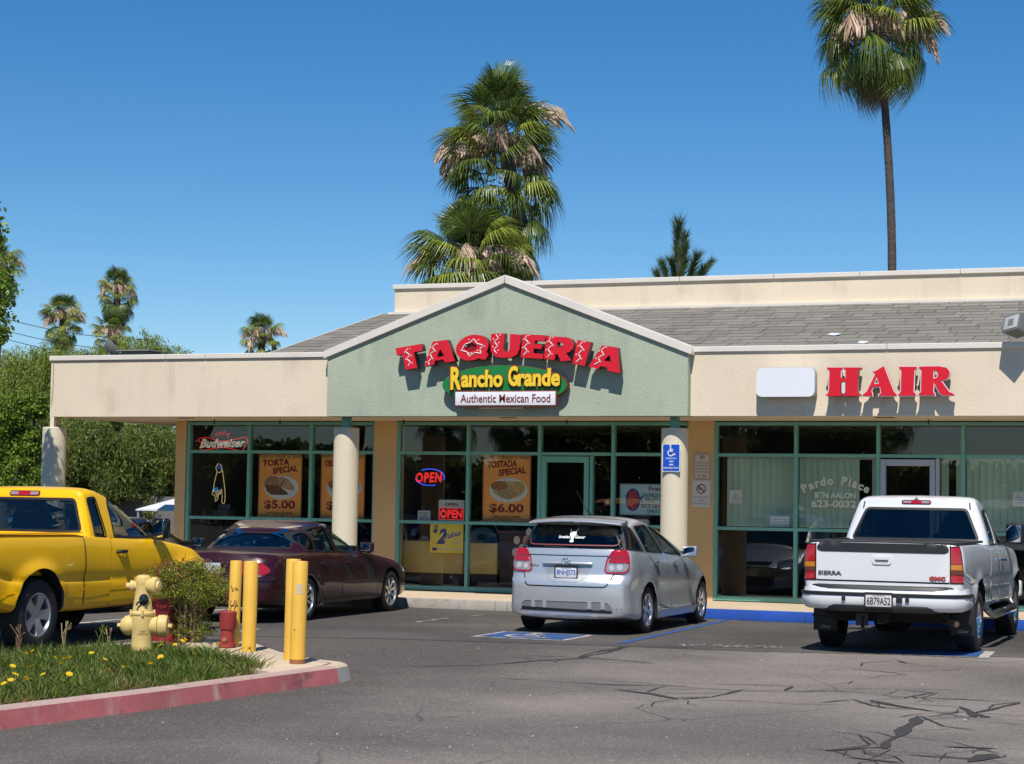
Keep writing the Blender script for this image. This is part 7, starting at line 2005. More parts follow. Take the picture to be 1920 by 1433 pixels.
for i, (zz, s_) in enumerate(((.66, "Ja"), (.50, "Uk"), (.44, "rr"))):
    fit_text("scribble", s_, INK, -.045, .045, h*zz, h*zz + .06, lambda u, v_, q: Vector((math.sin(u/.062 + .4)*.0632 + (v_*math.sin(rad(.9))), -math.cos(u/.062 + .4)*.0632, v_)), e, shear=.3 if i else -.3)
bollard(466, 1222, 1052, .072, "second yellow bollard from the left, clean, right of the red standpipe", lean=.4, pxt=467)
bollard(545.5, 1238, 1048, .070, "yellow bollard half hidden behind the rightmost bollard", lean=.4, pxt=547)
e, h, r = bollard(557.5, 1245, 1052, .072, "rightmost yellow bollard nearest the kerb tip, with a pale sticker and a rusty foot", lean=.5, pxt=561)
mb = MB(); n = 6
mb.add([(math.sin(.1 + .75*i/n)*.0735 + .005, -math.cos(.1 + .75*i/n)*.0735, z) for z in (h*.70, h*.80) for i in range(n+1)], [(i, i+1, n+2+i, n+1+i) for i in range(n)])
mb.build("pale_sticker", M("sticker_pale", (.62, .50, .34), .8), e)
MB().lathe([(.0735, .02), (.0735, .055), (.0728, .065)], 28, cap=False).build("rust_band", RUST, e)
MB().box(-.004, .004, -.0745, -.072, .33, .345).build("bolt_hole", INK, e)
b = onZ(437, 1213, .15); t = onY(440, 1145, b.y)
b = b + Vector((.015, -.16, 0)); h = t.z - .15 + .01
e = empty("standpipe", (b.x, b.y, .13), label="short red standpipe with a thick collar in front of the scribbled bollard", cat="standpipe")
mb = MB(); mb.lathe([(.078, 0), (.078, .03), (.088, .032), (.088, .075), (.070, .08), (.066, h - .17), (.080, h - .165), (.086, h - .155), (.086, h + .005), (.080, h + .012), (0, h + .012)], 28)
o = mb.build("pipe", REDP, e); o.rotation_euler = (0, rad(1.6), 0)
MB().lathe([(.03, 0), (.03, .02), (.02, .03), (0, .032)], 6, Matrix.Translation((.02, -.07, .10)) @ Matrix.Rotation(rad(70), 4, 'X')).build("bolt", RUST, e)
b = onZ(312, 1205, .13)
e = empty("red_post", (b.x, b.y, .11), label="tall dark red post between the hydrant and the bush", cat="post")
t = onY(312, 1068, b.y); h = t.z - .11
MB().lathe([(.148, 0), (.148, h - .02), (.155, h - .018), (.155, h), (0, h + .005)], 30).build("post", REDD, e)
mb = MB(); mb.tube([(.13, -.09, h*.72), (.17, -.12, h*.6), (.165, -.11, h*.42), (.13, -.15, h*.40)], .016, 6); mb.build("chain", INK, e)
mb = MB(); P = []
b0 = onZ(375, 1195, .17); b1 = onZ(397, 1212, .16)
for i in range(12):
    t = i/11; c = b0.lerp(b1, t); mb.tube([c + Vector((math.cos(a)*.018, math.sin(a)*.010, .02 + (.01 if i % 2 else 0)*math.sin(a))) for a in [k*math.pi/4 for k in range(8)]], .004, 4, closed=True)
tag(mb.build("loose_chain", INK), "loose black chain lying on the asphalt right of the bush", "chain")

# block wall, canopy and power lines far left
GRW = M("block_wall_grey", (.16, .15, .145), .9, var=(2, .15))
a = onY(255, 960, 9); b = onY(345, 932, 9)
w = MB().box(a.x - 3, b.x + 2.2, 9, 9.2, 0, b.z).build("garden_wall", GRW); tag(w, "grey block wall under the trees left of the shops", "wall")
cvx = onY(335, 945, 6).x; c0 = onY(294, 955, 6); c1 = onY(335, 937, 6)
cv = empty("canopy", (c1.x + .3, 6, 0), label="pale pyramid canopy roof beside the left corner of the shops", cat="canopy")
CAN = M("canopy_fabric", (.62, .63, .66), .8)
hw = c1.x + .3 - c0.x
mb = MB(); mb.add([(-hw, -hw, c0.z), (hw, -hw, c0.z), (hw, hw, c0.z), (-hw, hw, c0.z), (0, 0, c1.z + .12), (-hw, -hw, c0.z - .03), (hw, -hw, c0.z - .03), (hw, hw, c0.z - .03), (-hw, hw, c0.z - .03)], [(0, 1, 4), (1, 2, 4), (2, 3, 4), (3, 0, 4), (0, 5, 6, 1), (1, 6, 7, 2), (2, 7, 8, 3), (3, 8, 5, 0), (5, 8, 7, 6)])
mb.build("roof", CAN, cv, smooth=False)
for sx in (-1, 1):
    for sy in (-1, 1): MB().tube([(sx*hw*.95, sy*hw*.95, 0), (sx*hw*.95, sy*hw*.95, c0.z)], .025, 6).build("leg", ALU, cv)
for i, (y0, y1) in enumerate(((572, 596), (594, 618), (610, 634))):
    A = onY(-120, y0 - 14, 42); B = onY(300, y1 + 42, 60)
    mb = MB(); P = []
    for k in range(17):
        t = k/16; q = A.lerp(B, t); q.z -= .5*math.sin(math.pi*t); P.append(q)
    mb.tube(P, .016, 4); tag(mb.build("power_line", INK), ("highest", "middle", "lowest")[i] + " of the three thin power lines crossing the sky at the far left", "power line", "power lines at the far left")
# ------------------------------------------------------------------ fan palms
def leafmat(name, col, trans=.25, rnd=.25, rough=.45, var=None): return M(name, col, rough, spec=.4, rnd=rnd, trans=trans, var=var)
PGREEN = leafmat("palm_green", (.12, .17, .032), .28, .55, .33)
PGREENL = leafmat("palm_green_sunlit", (.30, .34, .055), .32, .45, .33)  # brighter copy of the frond green; sunlit look put into its colour
PDEAD = leafmat("palm_dead", (.30, .20, .115), .2, .3, .8)
PFLOW = leafmat("palm_flower_stalk", (.66, .50, .37), .2, .25, .8)
PTRUNK = M("palm_trunk", (.085, .068, .058), .9, var=(3, .2), bump=(9, .8, .05))
def frond_mesh(seedv, R_=1.0, pet=.8, spread=235, droop=.35, fold=.5, mat=None, nseg=30, tipdroop=.55):
    r = random.Random(seedv); vs = []; fs = []
    def add(pts, f):
        b = len(vs); vs.extend(pts); fs.extend([tuple(i + b for i in q) for q in f])
    # petiole along +Y, sagging a little
    pp = [Vector((0, t*pet, -.10*pet*t*t)) for t in (0, .35, .7, 1)]
    for i in range(3):
        a, b_ = pp[i], pp[i+1]; w = .022 - .004*i
        add([a + Vector((-w, 0, 0)), a + Vector((w, 0, 0)), b_ + Vector((w*.85, 0, 0)), b_ + Vector((-w*.85, 0, 0)), a + Vector((0, 0, -w)), b_ + Vector((0, 0, -w))], [(0, 1, 2, 3), (1, 4, 5, 2), (4, 0, 3, 5)])
    h = pp[-1]
    for k in range(nseg):
        a = rad(-spread/2 + spread*k/(nseg-1) + r.uniform(-2, 2))
        L = R_ * (.78 + .22*math.cos(a*.6)) * r.uniform(.9, 1.06)
        u = Vector((math.sin(a), math.cos(a), 0)); s = Vector((math.cos(a), -math.sin(a), 0))
        wid = R_ * math.pi * spread/180 / nseg * .60
        tilt = -droop*(.35 + .65*(1-math.cos(a))*.5)
        P = []
        for t, wf in ((.02, .12), (.34, .52), (.60, .74), (.80, .42), (1.0, .03)):
            z = tilt*t*L - droop*.55*L*t*t - (tipdroop*L*max(0, t-.6)**1.5*2.2) * r.uniform(.6, 1.3)
            rr = L*t*(1 - .25*max(0, t-.6)*tipdroop*2)
            P.append((h + u*rr + Vector((0, 0, z)), wf*wid))
        pts = []; f = []
        for (c, w) in P: pts += [c - s*w*.5 + Vector((0, 0, fold*w*.35)), c, c + s*w*.5 + Vector((0, 0, fold*w*.35))]
        for i in range(4): f += [(i*3, i*3+1, i*3+4, i*3+3), (i*3+1, i*3+2, i*3+5, i*3+4)]
        add(pts, f)
    me = bpy.data.meshes.new("frond"); me.from_pydata(vs, [], fs); me.update()
    me.materials.append(mat); return me
FR_UP = [frond_mesh(i, .85, .75, 215, .12, .6, PGREEN, 34, .30) for i in range(3)]
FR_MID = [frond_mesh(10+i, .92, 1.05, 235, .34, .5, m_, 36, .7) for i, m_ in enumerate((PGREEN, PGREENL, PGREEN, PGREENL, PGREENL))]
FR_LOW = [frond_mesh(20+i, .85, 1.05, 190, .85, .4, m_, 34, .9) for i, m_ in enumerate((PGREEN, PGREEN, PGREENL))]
FR_DEAD = [frond_mesh(30+i, .85, .7, 100, 1.3, .4, PDEAD, 30, .4) for i in range(2)]
def stalk_mesh(seedv):
    r = random.Random(seedv); mb = MB()
    main = [Vector((0, t*1.0, .42*t - .75*t*t)) for t in (0, .25, .5, .75, 1)]
    mb.tube(main, [.016, .013, .010, .008, .005], 4)
    for k in range(64):
        t = .25 + .75*r.random(); b_ = Vector((0, t, .42*t - .75*t*t)); L = r.uniform(.25, .62)
        sx = r.uniform(-.2, .2); w = r.uniform(.0025, .007)
        mb.add([b_ + Vector((-w, 0, 0)), b_ + Vector((w, 0, .0)), b_ + Vector((sx + w*1.4, .1*r.random(), -L*.6)), b_ + Vector((sx*1.2, .08, -L)), b_ + Vector((sx - w*1.4, .0, -L*.6))], [(0, 1, 2, 3, 4)])
    me = mb.mesh("flower_stalk", smooth=False); me.materials.append(PFLOW); return me
STALKS = [stalk_mesh(k) for k in range(3)]
def palm(name, base, crown_c, crown_h, label, nf=60, R_=1.3, seedv=1, trunk_r=.16, skirt=10, stalks=9, bend=0.0, low_bias=0.0, group="fan palms behind the shops", droopy=0.0, crook=None, span=150, ragged=12, depth=.62):
    r = random.Random(seedv)
    e = empty(name, base, label=label, cat="palm tree", group=group)
    C_ = Vector(crown_c) - Vector(base)
    # trunk with leaf-scar rings
    mb = MB(); N = 34; prof = []
    top = C_ + Vector((0, 0, crown_h*.20))
    for i in range(N + 1):
        t = i/N; p = Vector((0, 0, 0)).lerp(top, t) + Vector((bend*math.sin(math.pi*t), 0, 0))
        if crook is not None:
            kz = (crook.z - base[2])/top.z; kx = crook.x - base[0]
            p.x = kx*min(1, t/kz) + (top.x - kx)*max(0, (t - kz)/(1 - kz))
        rr_ = trunk_r*(1.25 - .35*t) * (1 + .035*(i % 2))
        prof.append((p, rr_))
    mb.tube([p for p, _ in prof], [q for _, q in prof], 14)
    mb.build("trunk", PTRUNK, e)
    def put(me, pos, az, el, s, roll=0.0, nm="frond"):
        o = bpy.data.objects.new(nm, me); COL.objects.link(o); o.parent = e
        o.location = pos; o.scale = (s, s, s)
        o.rotation_euler = (Matrix.Rotation(az, 4, 'Z') @ Matrix.Rotation(el, 4, 'X') @ Matrix.Rotation(roll, 4, 'Y')).to_euler()
    ga = 2.399963
    for k in range(nf):
        t = (k + .5)/nf                          # 0 = newest, 1 = oldest
        az = k*ga + r.uniform(-.3, .3)
        el = rad(84 - span*t**(.85 - low_bias) + r.uniform(-ragged, ragged))
        pos = C_ + Vector((0, 0, crown_h*(.22 - depth*t)))
        pos += Vector((math.sin(-az)*.07, math.cos(az)*.07, 0))
        me = r.choice(FR_UP if t < .18 else FR_MID if t < .62 - droopy else FR_LOW)
        put(me, pos, az, el, R_*r.uniform(.82, 1.08), r.uniform(-.4, .4))
    for k in range(skirt):
        az = r.uniform(0, 6.28); put(r.choice(FR_DEAD), C_ + Vector((0, 0, -crown_h*(.30 + .22*r.random()))), az, rad(-58 + r.uniform(-16, 12)), R_*r.uniform(.65, .9), r.uniform(-.5, .5), "dead_frond")
    for k in range(stalks):
        az = k*6.28/max(1, stalks) + r.uniform(-.4, .4); put(r.choice(STALKS), C_ + Vector((0, 0, crown_h*(.02 + .16*r.random()))), az, rad(r.uniform(-5, 30)), R_*r.uniform(1.25, 1.7), 0, "flower_stalk")
    return e
def at_(px, py, Y): return onY(px, py, Y)
Yc = 17.0
c = at_(932, 285, Yc); b = at_(990, 520, Yc)
palm("fan_palm", (b.x + .1, Yc, 0), (c.x, Yc, c.z), 5.3, "largest fan palm with pale flower stalks directly behind the gable peak", nf=116, R_=.95, seedv=3, ragged=22, depth=.70, skirt=6, stalks=13, trunk_r=.2, droopy=.06, crook=at_(985, 470, Yc))
c = at_(885, 492, Yc - 1.5)
palm("fan_palm", (c.x, Yc - 1.5, 0), (c.x, Yc - 1.5, c.z), 1.9, "low bushy fan palm peeping over the roof just left of the gable peak", nf=70, R_=.98, seedv=8, ragged=20, skirt=4, stalks=4, trunk_r=.2)
c = at_(1643, 48, 15)
palm("fan_palm", (at_(1657, 505, 15).x - .25, 15, 0), (c.x, 15, c.z), 1.9, "tall slender fan palm with a bare curved trunk at the upper right", nf=62, R_=.86, seedv=5, span=118, ragged=20, depth=.45, skirt=14, stalks=11, trunk_r=.092, bend=.42, low_bias=.1)
for px, py, Y, h, Rr, s_, lab, nf_, sk in ((118, 595, 60, 2.2, .70, 21, "broad shaggy fan palm above the pepper trees at the far left", 60, 14), (220, 545, 62, 2.6, .66, 22, "tall two-tiered fan palm right of the broad shaggy one", 64, 12), (208, 622, 61.5, 1.5, .60, 23, "lower fan palm directly under the two-tiered palm", 36, 12), (491, 630, 62, 1.8, .68, 24, "small fan palm peeping over the left roof slope", 50, 8), (-14, 500, 40, 2.4, .75, 25, "fan palm cut by the left edge of the photo behind the leafy branch", 50, 14)):
    c = at_(px, py, Y)
    palm("fan_palm", (c.x, Y, 0), (c.x, Y, c.z), h, lab, nf=nf_, R_=Rr, seedv=s_, skirt=sk, stalks=7, trunk_r=.2)

# ------------------------------------------------------------------ broadleaf and pepper trees
def leaf_cloud(n, centre_fn, size, aspect, hang, seedv, jitter=.5):
    r = np.random.RandomState(seedv)
    C_ = centre_fn(n, r)
    d = r.normal(size=(n, 3)); d[:, 2] -= hang; d /= np.linalg.norm(d, axis=1)[:, None]
    w = r.normal(size=(n, 3)); w -= d * (w*d).sum(1)[:, None]; w /= np.linalg.norm(w, axis=1)[:, None]
    L = size * r.uniform(.6, 1.3, n)[:, None]; W = L * aspect
    nrm = np.cross(d, w)
    v = np.stack([C_, C_ + d*L*.5 + w*W*.5 + nrm*L*.08, C_ + d*L, C_ + d*L*.5 - w*W*.5 + nrm*L*.08], 1).reshape(-1, 3)
    f = np.arange(4*n).reshape(n, 4)
    return v, f
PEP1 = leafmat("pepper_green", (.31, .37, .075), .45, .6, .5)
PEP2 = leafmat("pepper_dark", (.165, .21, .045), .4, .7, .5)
BROAD = leafmat("broadleaf_green", (.17, .26, .03), .3, .35, .35)
BARK = M("tree_bark", (.10, .075, .055), .95, var=(4, .3), bump=(14, .8, .04))
def tree(name, base, blobs, n, label, mat, size=.16, aspect=.28, hang=1.2, strands=True, seedv=1, group=None, trunk_r=.18, cat="tree", plumes=150):
    e = empty(name, base, label=label, cat=cat, group=group)
    B = np.array(blobs, float)          # x,y,z,rx,ry,rz relative to the base
    vol = (B[:, 3]*B[:, 4]*B[:, 5])**(2/3); pr = vol/vol.sum()
    def cf(n_, r):
        if not strands:
            k = r.choice(len(B), n_, p=pr)
            q = r.normal(size=(n_, 3)); q /= np.linalg.norm(q, axis=1)[:, None]; q *= (r.uniform(.25, 1, n_)**.4)[:, None]
            # tufts: pull the leaves towards a limited number of shoots
            tuft = r.normal(size=(160, 3)); tuft /= np.linalg.norm(tuft, axis=1)[:, None]; tuft *= r.uniform(.55, 1.05, 160)[:, None]
            ti = r.randint(0, 160, n_); q = tuft[ti] + r.normal(size=(n_, 3))*.10 + 0*q
            return B[k, :3] + q*B[k, 3:]
        # hanging plumes: rounded on top, thinning out below, with gaps between
        m_ = plumes
        k = r.choice(len(B), m_, p=pr); q = r.normal(size=(m_, 3)); q /= np.linalg.norm(q, axis=1)[:, None]; q[:, 2] = np.where(q[:, 2] < -.6, -q[:, 2], q[:, 2]); q *= r.uniform(.6, 1.0, m_)[:, None]
        s0 = B[k, :3] + q*B[k, 3:]
        L = r.uniform(.35, 1.15, m_)*np.minimum(1.3, B[k, 5]*1.3); wd = r.uniform(.07, .19, m_)
        idx = r.choice(m_, n_, p=(L*wd)/(L*wd).sum()); t = r.uniform(0, 1, n_)**.85
        prof = np.sin(np.pi*np.minimum(1, .12 + t*.85))**.8
        p = s0[idx].copy(); p[:, 2] -= t*L[idx]; p[:, :2] += q[idx, :2]*(t*(1.3-t)*.45)[:, None]
        sp_ = r.normal(size=(n_, 3)); p += sp_*(wd[idx]*prof)[:, None]*np.array([1, 1, .6])
        p[:, 2] = np.maximum(p[:, 2], .25)
        return p
    v, f = leaf_cloud(n, cf, size, aspect, hang, seedv)
    link("crown", fast_mesh("crown", v, f, mat), None, e)
    mb = MB(); r = random.Random(seedv)
    top = Vector(B[:, :3].mean(0)); mb.tube([(0, 0, 0), (r.uniform(-.1, .1), r.uniform(-.1, .1), top.z*.35), tuple(top*.55 + Vector((0, 0, top.z*.05)))], [trunk_r*1.2, trunk_r, trunk_r*.75], 10)
    for q in B: mb.tube([tuple(top*.45), tuple(Vector(q[:3])*.7 + Vector((0, 0, .2))), tuple(q[:3])], [trunk_r*.55, trunk_r*.3, trunk_r*.1], 7)
    mb.build("trunk", BARK, e)
    return e
def T(px, py, Y): return at_(px, py, Y)
def blob_tree(name, label, Y, spots, n, mat, group, seedv, **k):
    """spots: (px, py, depth offset, rx, rz) in metres round the tree"""
    cs = [T(px, py, Y + dy) for px, py, dy, rx, rz in spots]
    bx = sum(c.x for c in cs)/len(cs)
    blobs = [(c.x - bx, c.y - Y, c.z, s[3], s[3]*.9, s[4]) for c, s in zip(cs, spots)]
    return tree(name, (bx, Y, 0), blobs, n, label, mat, seedv=seedv, group=group, **k)
G1 = "pepper trees left of the shops"
blob_tree("pepper_tree", "light green pepper tree rising behind the left end of the fascia", 20, [(255, 672, 0, 1.2, .95), (325, 676, .3, .9, .7), (372, 690, .3, .5, .45), (180, 690, -.3, 1.3, .85), (230, 780, 0, 1.8, 1.2), (110, 690, 0, 1.3, .8)], 64000, PEP1, G1, 41, size=.13, aspect=.18, plumes=190)
blob_tree("pepper_tree", "bright feathery pepper tree at the far left above the yellow pickup", 13, [(80, 692, 0, 1.0, .85), (15, 712, 0, 1.1, .85), (140, 690, .4, .9, .75), (50, 790, -.3, 1.4, 1.0), (130, 800, 0, 1.0, .9)], 56000, PEP1, G1, 42, size=.12, aspect=.18, plumes=170)
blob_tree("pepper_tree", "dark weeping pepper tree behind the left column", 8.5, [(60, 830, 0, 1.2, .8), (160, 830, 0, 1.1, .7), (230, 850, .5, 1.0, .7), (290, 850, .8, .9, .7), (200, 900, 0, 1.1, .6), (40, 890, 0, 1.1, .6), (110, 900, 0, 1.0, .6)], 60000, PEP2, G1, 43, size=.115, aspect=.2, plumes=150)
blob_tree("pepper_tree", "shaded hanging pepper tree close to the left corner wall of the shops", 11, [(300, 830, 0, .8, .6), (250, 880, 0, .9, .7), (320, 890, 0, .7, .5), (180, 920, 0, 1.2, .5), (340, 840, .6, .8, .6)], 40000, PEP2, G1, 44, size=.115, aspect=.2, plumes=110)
blob_tree("broadleaf_tree", "glossy broadleaf tree with light and dark clumps at the left edge beside the column", 4.5, [(20, 770, 0, .55, .38), (70, 760, .2, .40, .30), (0, 830, 0, .6, .45), (60, 830, .2, .45, .35), (30, 890, 0, .6, .45)], 15000, BROAD, "broadleaf trees at the left edge", 45, size=.075, aspect=.6, hang=.6, strands=False)
# overhanging branch at the left edge, nearer the lens; its shade falls on the left column
ob = blob_tree("broadleaf_tree", "near leafy branch hanging into the sky at the left edge of the photo", -6.2, [(-30, 500, 0, .42, .32), (0, 545, .1, .30, .35), (-5, 600, 0, .24, .30), (-60, 560, 0, .5, .5), (2, 630, 0, .14, .14)], 4200, BROAD, "broadleaf trees at the left edge", 46, size=.075, aspect=.65, hang=.7, strands=False, trunk_r=.12)
# column shade: a second bough of that tree
cx = COLX[0]
p = Vector((cx - .02, -1.95, 2.12)) + TO_SUN * 4.6
tree("broadleaf_tree", (p.x - 2.2, p.y - .3, 0), [(2.2, .3, p.z, .30, .30, .42), (2.05, .4, p.z - .5, .18, .18, .3), (2.3, .2, p.z + .35, .14, .14, .25), (1.0, .1, p.z + .3, .5, .4, .4), (.2, 0, p.z + .5, .8, .7, .6)], 2600, "broadleaf tree outside the left edge shading the left column", BROAD, size=.10, aspect=.65, hang=.9, strands=False, seedv=47, group="broadleaf trees at the left edge", trunk_r=.12)

# pine top over the parapet
def pine(px, py_top, py_base, Y, label):
    b = T(px, py_base, Y); t = T(px, py_top, Y); H_ = t.z
    e = empty("pine_tree", (b.x, Y, 0), label=label, cat="tree")
    MB().tube([(0, 0, 0), (.03, 0, H_*.6), (0, 0, H_ - .25)], [.16, .09, .02], 8).build("trunk", BARK, e)
    r = random.Random(9); vs = []; fs = []; NEED = leafmat("pine_needles", (.065, .105, .035), .1, .3, .6)
    def tuft(c, d, n, L):
        for k in range(n):
            q = Vector((r.gauss(0, 1), r.gauss(0, 1), r.gauss(0, 1))).normalized()*.62 + d.normalized()
            q.normalize(); s = q.cross(Vector((r.gauss(0, 1), r.gauss(0, 1), .1))).normalized()*.010; o = c + d*r.random(); b_ = len(vs)
            l = L*r.uniform(.7, 1.2); vs.extend([o - s, o + s, o + q*l]); fs.append((b_, b_+1, b_+2))
    bm_ = MB()
    for (px2, py2, L) in ((0, 0, .62), (8, 22, .5), (-4, 36, .45), (10, 40, .40), (-22, 74, .5), (-8, 70, .5), (8, 66, .5), (26, 62, .55), (36, 84, .5), (-30, 92, .45), (18, 96, .5), (0, 96, .5), (44, 70, .4)):
        c_ = T(px + px2, py_top + 30 + py2, Y) - Vector((b.x, Y, 0)); d_ = Vector((.14*(px2/20), r.uniform(-.15, .15), .42))
        tuft(c_ - d_*.5, d_*1.15, 300, L*.62)
        bm_.tube([(0, 0, min(c_.z - .5, H_ - .6)), tuple(c_)], [.03, .012], 5)
    bm_.build("limb", BARK, e)
    link("needles", fast_mesh("needles", np.array([tuple(v) for v in vs]), np.array(fs), NEED), None, e)
pine(1272, 412, 520, 16, "small dark pine top with upturned tufts showing over the parapet")

# ------------------------------------------------------------------ bush on the island
bp_ = onZ(352, 1208, .13)
bush = empty("bush", (bp_.x, bp_.y, .11), label="twiggy bush with green and reddish leaves behind the fire hydrant", cat="bush")
r = np.random.RandomState(4); rr = random.Random(4)
c_ = onY(364, 1092, bp_.y); W2 = onY(440, 1092, bp_.y).x - c_.x
H0 = c_.z - .11
STEMM = M("bush_stem", (.20, .12, .075), .9, var=(20, .3))
sm = MB(); tips = []
for k in range(26):
    a = rr.uniform(0, 6.28); q = rr.random()**.5; bx_, by_ = .13*math.cos(a)*q, .10*math.sin(a)*q
    tx, ty, tz = bx_*2.4 + rr.uniform(-.12, .12), by_*2.4 + rr.uniform(-.12, .12), H0 + rr.uniform(-.12, .16)
    m_ = Vector((bx_*1.2 + rr.uniform(-.03, .03), by_*1.2 + rr.uniform(-.03, .03), tz*.5))
    sm.tube([(bx_, by_, 0), tuple(m_), (tx, ty, tz)], [rr.uniform(.010, .016), .010, .005], 5)
    for j in range(4): sm.tube([tuple(m_.lerp(Vector((tx, ty, tz)), .3 + .15*j)), (tx + rr.uniform(-.16, .16), ty + rr.uniform(-.16, .16), tz + rr.uniform(-.05, .14))], [.005, .003], 4)
sm.build("stems", STEMM, bush)
BG = leafmat("bush_leaf_green", (.22, .26, .03), .3, .4, .45); BR = leafmat("bush_leaf_red", (.30, .045, .035), .3, .35, .5); BO = leafmat("bush_leaf_amber", (.34, .19, .02), .3, .4, .5)
def bushcloud(n, cx, cz, rx, rz, seedv, size=.028, hole=0):
    def cf(n_, r_):
        tf = r_.normal(size=(90, 3)); tf /= np.linalg.norm(tf, axis=1)[:, None]; tf *= (r_.uniform(.15, 1, 90)**.45)[:, None]
        i = r_.randint(0, 90, n_); q = tf[i] + r_.normal(size=(n_, 3))*.12
        return np.array([cx, 0, cz]) + q*np.array([rx, rx*.85, rz])
    return leaf_cloud(n, cf, size, .45, -.3, seedv)
for nm, m_, args in (("leaves", BG, (6200, 0, H0, W2*1.0, .21, 1)), ("leaves", BG, (3600, W2*.2, H0 - .12, W2*.85, .18, 2)), ("leaves", BG, (1200, -.12, H0 + .05, W2*.6, .16, 6)), ("red_leaves", BR, (420, -W2*.55, H0 + .12, .15, .10, 3)), ("red_leaves", BR, (120, -W2*.1, H0 + .16, .3, .10, 7)), ("amber_leaves", BO, (800, 0, H0 + .10, W2*.95, .16, 4)), ("leaves", BG, (1600, W2*.1, .20, .24, .16, 5))):
    v, f = bushcloud(*args); link(nm, fast_mesh(nm, v, f, m_), None, bush)
sm = MB()
for k in range(16):
    a = rr.uniform(-1.2, 1.2); sm.tube([(W2*.6, 0, H0), (W2*1.0 + rr.uniform(0, .12), rr.uniform(-.1, .1), H0 + rr.uniform(-.22, .12))], [.003, .002], 4)
sm.build("twigs", STEMM, bush)

# ------------------------------------------------------------------ ground cover with yellow flowers
def inside(P, x, y):
    c = np.zeros(len(x), bool); n = len(P)
    for i in range(n):
        x1, y1 = P[i]; x2, y2 = P[(i+1) % n]
        k = ((y1 > y) != (y2 > y)) & (x < (x2-x1)*(y-y1)/(y2-y1+1e-12) + x1); c ^= k
    return c
gp_ = [(-9.0, -21.0), (-8.80, -18.3), (-8.58, -16.7), (-8.44, -15.6), (-8.40, -14.75), (-8.55, -14.30), (-9.2, -13.75), (-10.0, -13.05), (-10.45, -12.9), (-10.75, -13.6), (-10.95, -14.7), (-11.2, -16.5), (-11.6, -21)]
r = np.random.RandomState(12)
def scatter(n):
    x = r.uniform(-12, -8, n*3); y = r.uniform(-20.2, -12.5, n*3); k = inside(gp_, x, y); return x[k][:n], y[k][:n]
def blades(n, mat, name, hmin, hmax, wid, lean, clump):
    cx, cy = scatter(clump); k = r.randint(0, len(cx), n)
    x = cx[k] + r.normal(size=n)*.055; y = cy[k] + r.normal(size=n)*.055
    ok = inside(gp_, x, y) | (r.uniform(size=n) < .25); x, y, k = x[ok], y[ok], k[ok]; n = len(x)
    h = r.uniform(hmin, hmax, n) * (0.4 + .85*r.uniform(size=len(cx)))[k]
    a = r.uniform(0, 6.283, n); ln = np.abs(r.normal(size=n))*lean
    ox = x - cx[k]; oy = y - cy[k]
    dx = np.cos(a)*ln*h + ox*.8 - .12*h; dy = np.sin(a)*ln*h + oy*.8
    wx = -np.sin(a)*wid; wy = np.cos(a)*wid; z0 = np.full(n, .11)
    v = np.stack([np.stack([x-wx*.7, y-wy*.7, z0], 1), np.stack([x+wx*.7, y+wy*.7, z0], 1), np.stack([x+dx*.55+wx, y+dy*.55+wy, z0+h*.62], 1), np.stack([x+dx, y+dy, z0+h], 1), np.stack([x+dx*.55-wx, y+dy*.55-wy, z0+h*.62], 1)], 1).reshape(-1, 3)
    f = np.arange(5*n).reshape(n, 5)
    return v, f
GC1 = leafmat("ground_cover_green", (.19, .26, .048), .42, .5, .5); GC2 = leafmat("ground_cover_dry", (.40, .31, .15), .2, .35, .8)
v, f = blades(78000, GC1, "a", .06, .165, .0028, .6, 900); o = link("ground_cover", fast_mesh("ground_cover", v, f, GC1)); tag(o, "mat of spiky green ground cover filling the island behind the red kerb", "ground cover", kind="stuff")
v, f = blades(26000, GC2, "b", .04, .12, .0030, 1.0, 520); o = link("dry_grass", fast_mesh("dry_grass", v, f, GC2)); tag(o, "dry straw-coloured blades among the green ground cover", "dry grass", kind="stuff")
FLY = M("flower_yellow", (.85, .60, .012), .6, trans=.3)
FLM = MB()
for k in range(10):
    a = 2*math.pi*k/10; c, s = math.cos(a), math.sin(a)
    FLM.add([(0, 0, .004), (c*.016 - s*.010, s*.016 + c*.010, .010), (c*.028, s*.028, .012), (c*.016 + s*.010, s*.016 - c*.010, .010)], [(0, 1, 2, 3)])
FLM.lathe([(.012, .0), (.012, .012), (0, .016)], 8)
flm = FLM.mesh("petals", smooth=False); flm.materials.append(FLY)
FST = leafmat("flower_stem", (.10, .14, .04), .2, .2, .6)
stm = MB().tube([(0, 0, -.17), (.004, .003, -.06), (0, 0, .002)], .003, 4).mesh("stem"); stm.materials.append(FST)
spots = [(302, 265), (372, 237), (604, 308), (702, 320), (762, 307), (667, 368), (815, 409), (992, 263), (1133, 328), (1327, 408), (1178, 438), (1619, 373), (1729, 302), (1710, 185), (878, 511), (1002, 502), (537, 575), (602, 578), (395, 605), (318, 538), (297, 517), (153, 612), (18, 668), (360, 405), (154, 402), (180, 490)]
px_ = [(u/5.6625, 1180 + v_/5.6625) for u, v_ in spots] + [(332, 1210), (345, 1203), (367, 1227), (305, 1234), (305, 1211), (469, 1211), (494, 1218), (373, 1197), (350, 1200)]
ORD = "first second third fourth fifth sixth seventh eighth ninth tenth eleventh twelfth thirteenth fourteenth fifteenth sixteenth seventeenth eighteenth nineteenth twentieth".split()
ORD += ["twenty-" + w_ for w_ in ORD[:9]] + ["thirtieth"] + ["thirty-" + w_ for w_ in ORD[:9]]
px_ = sorted(px_)
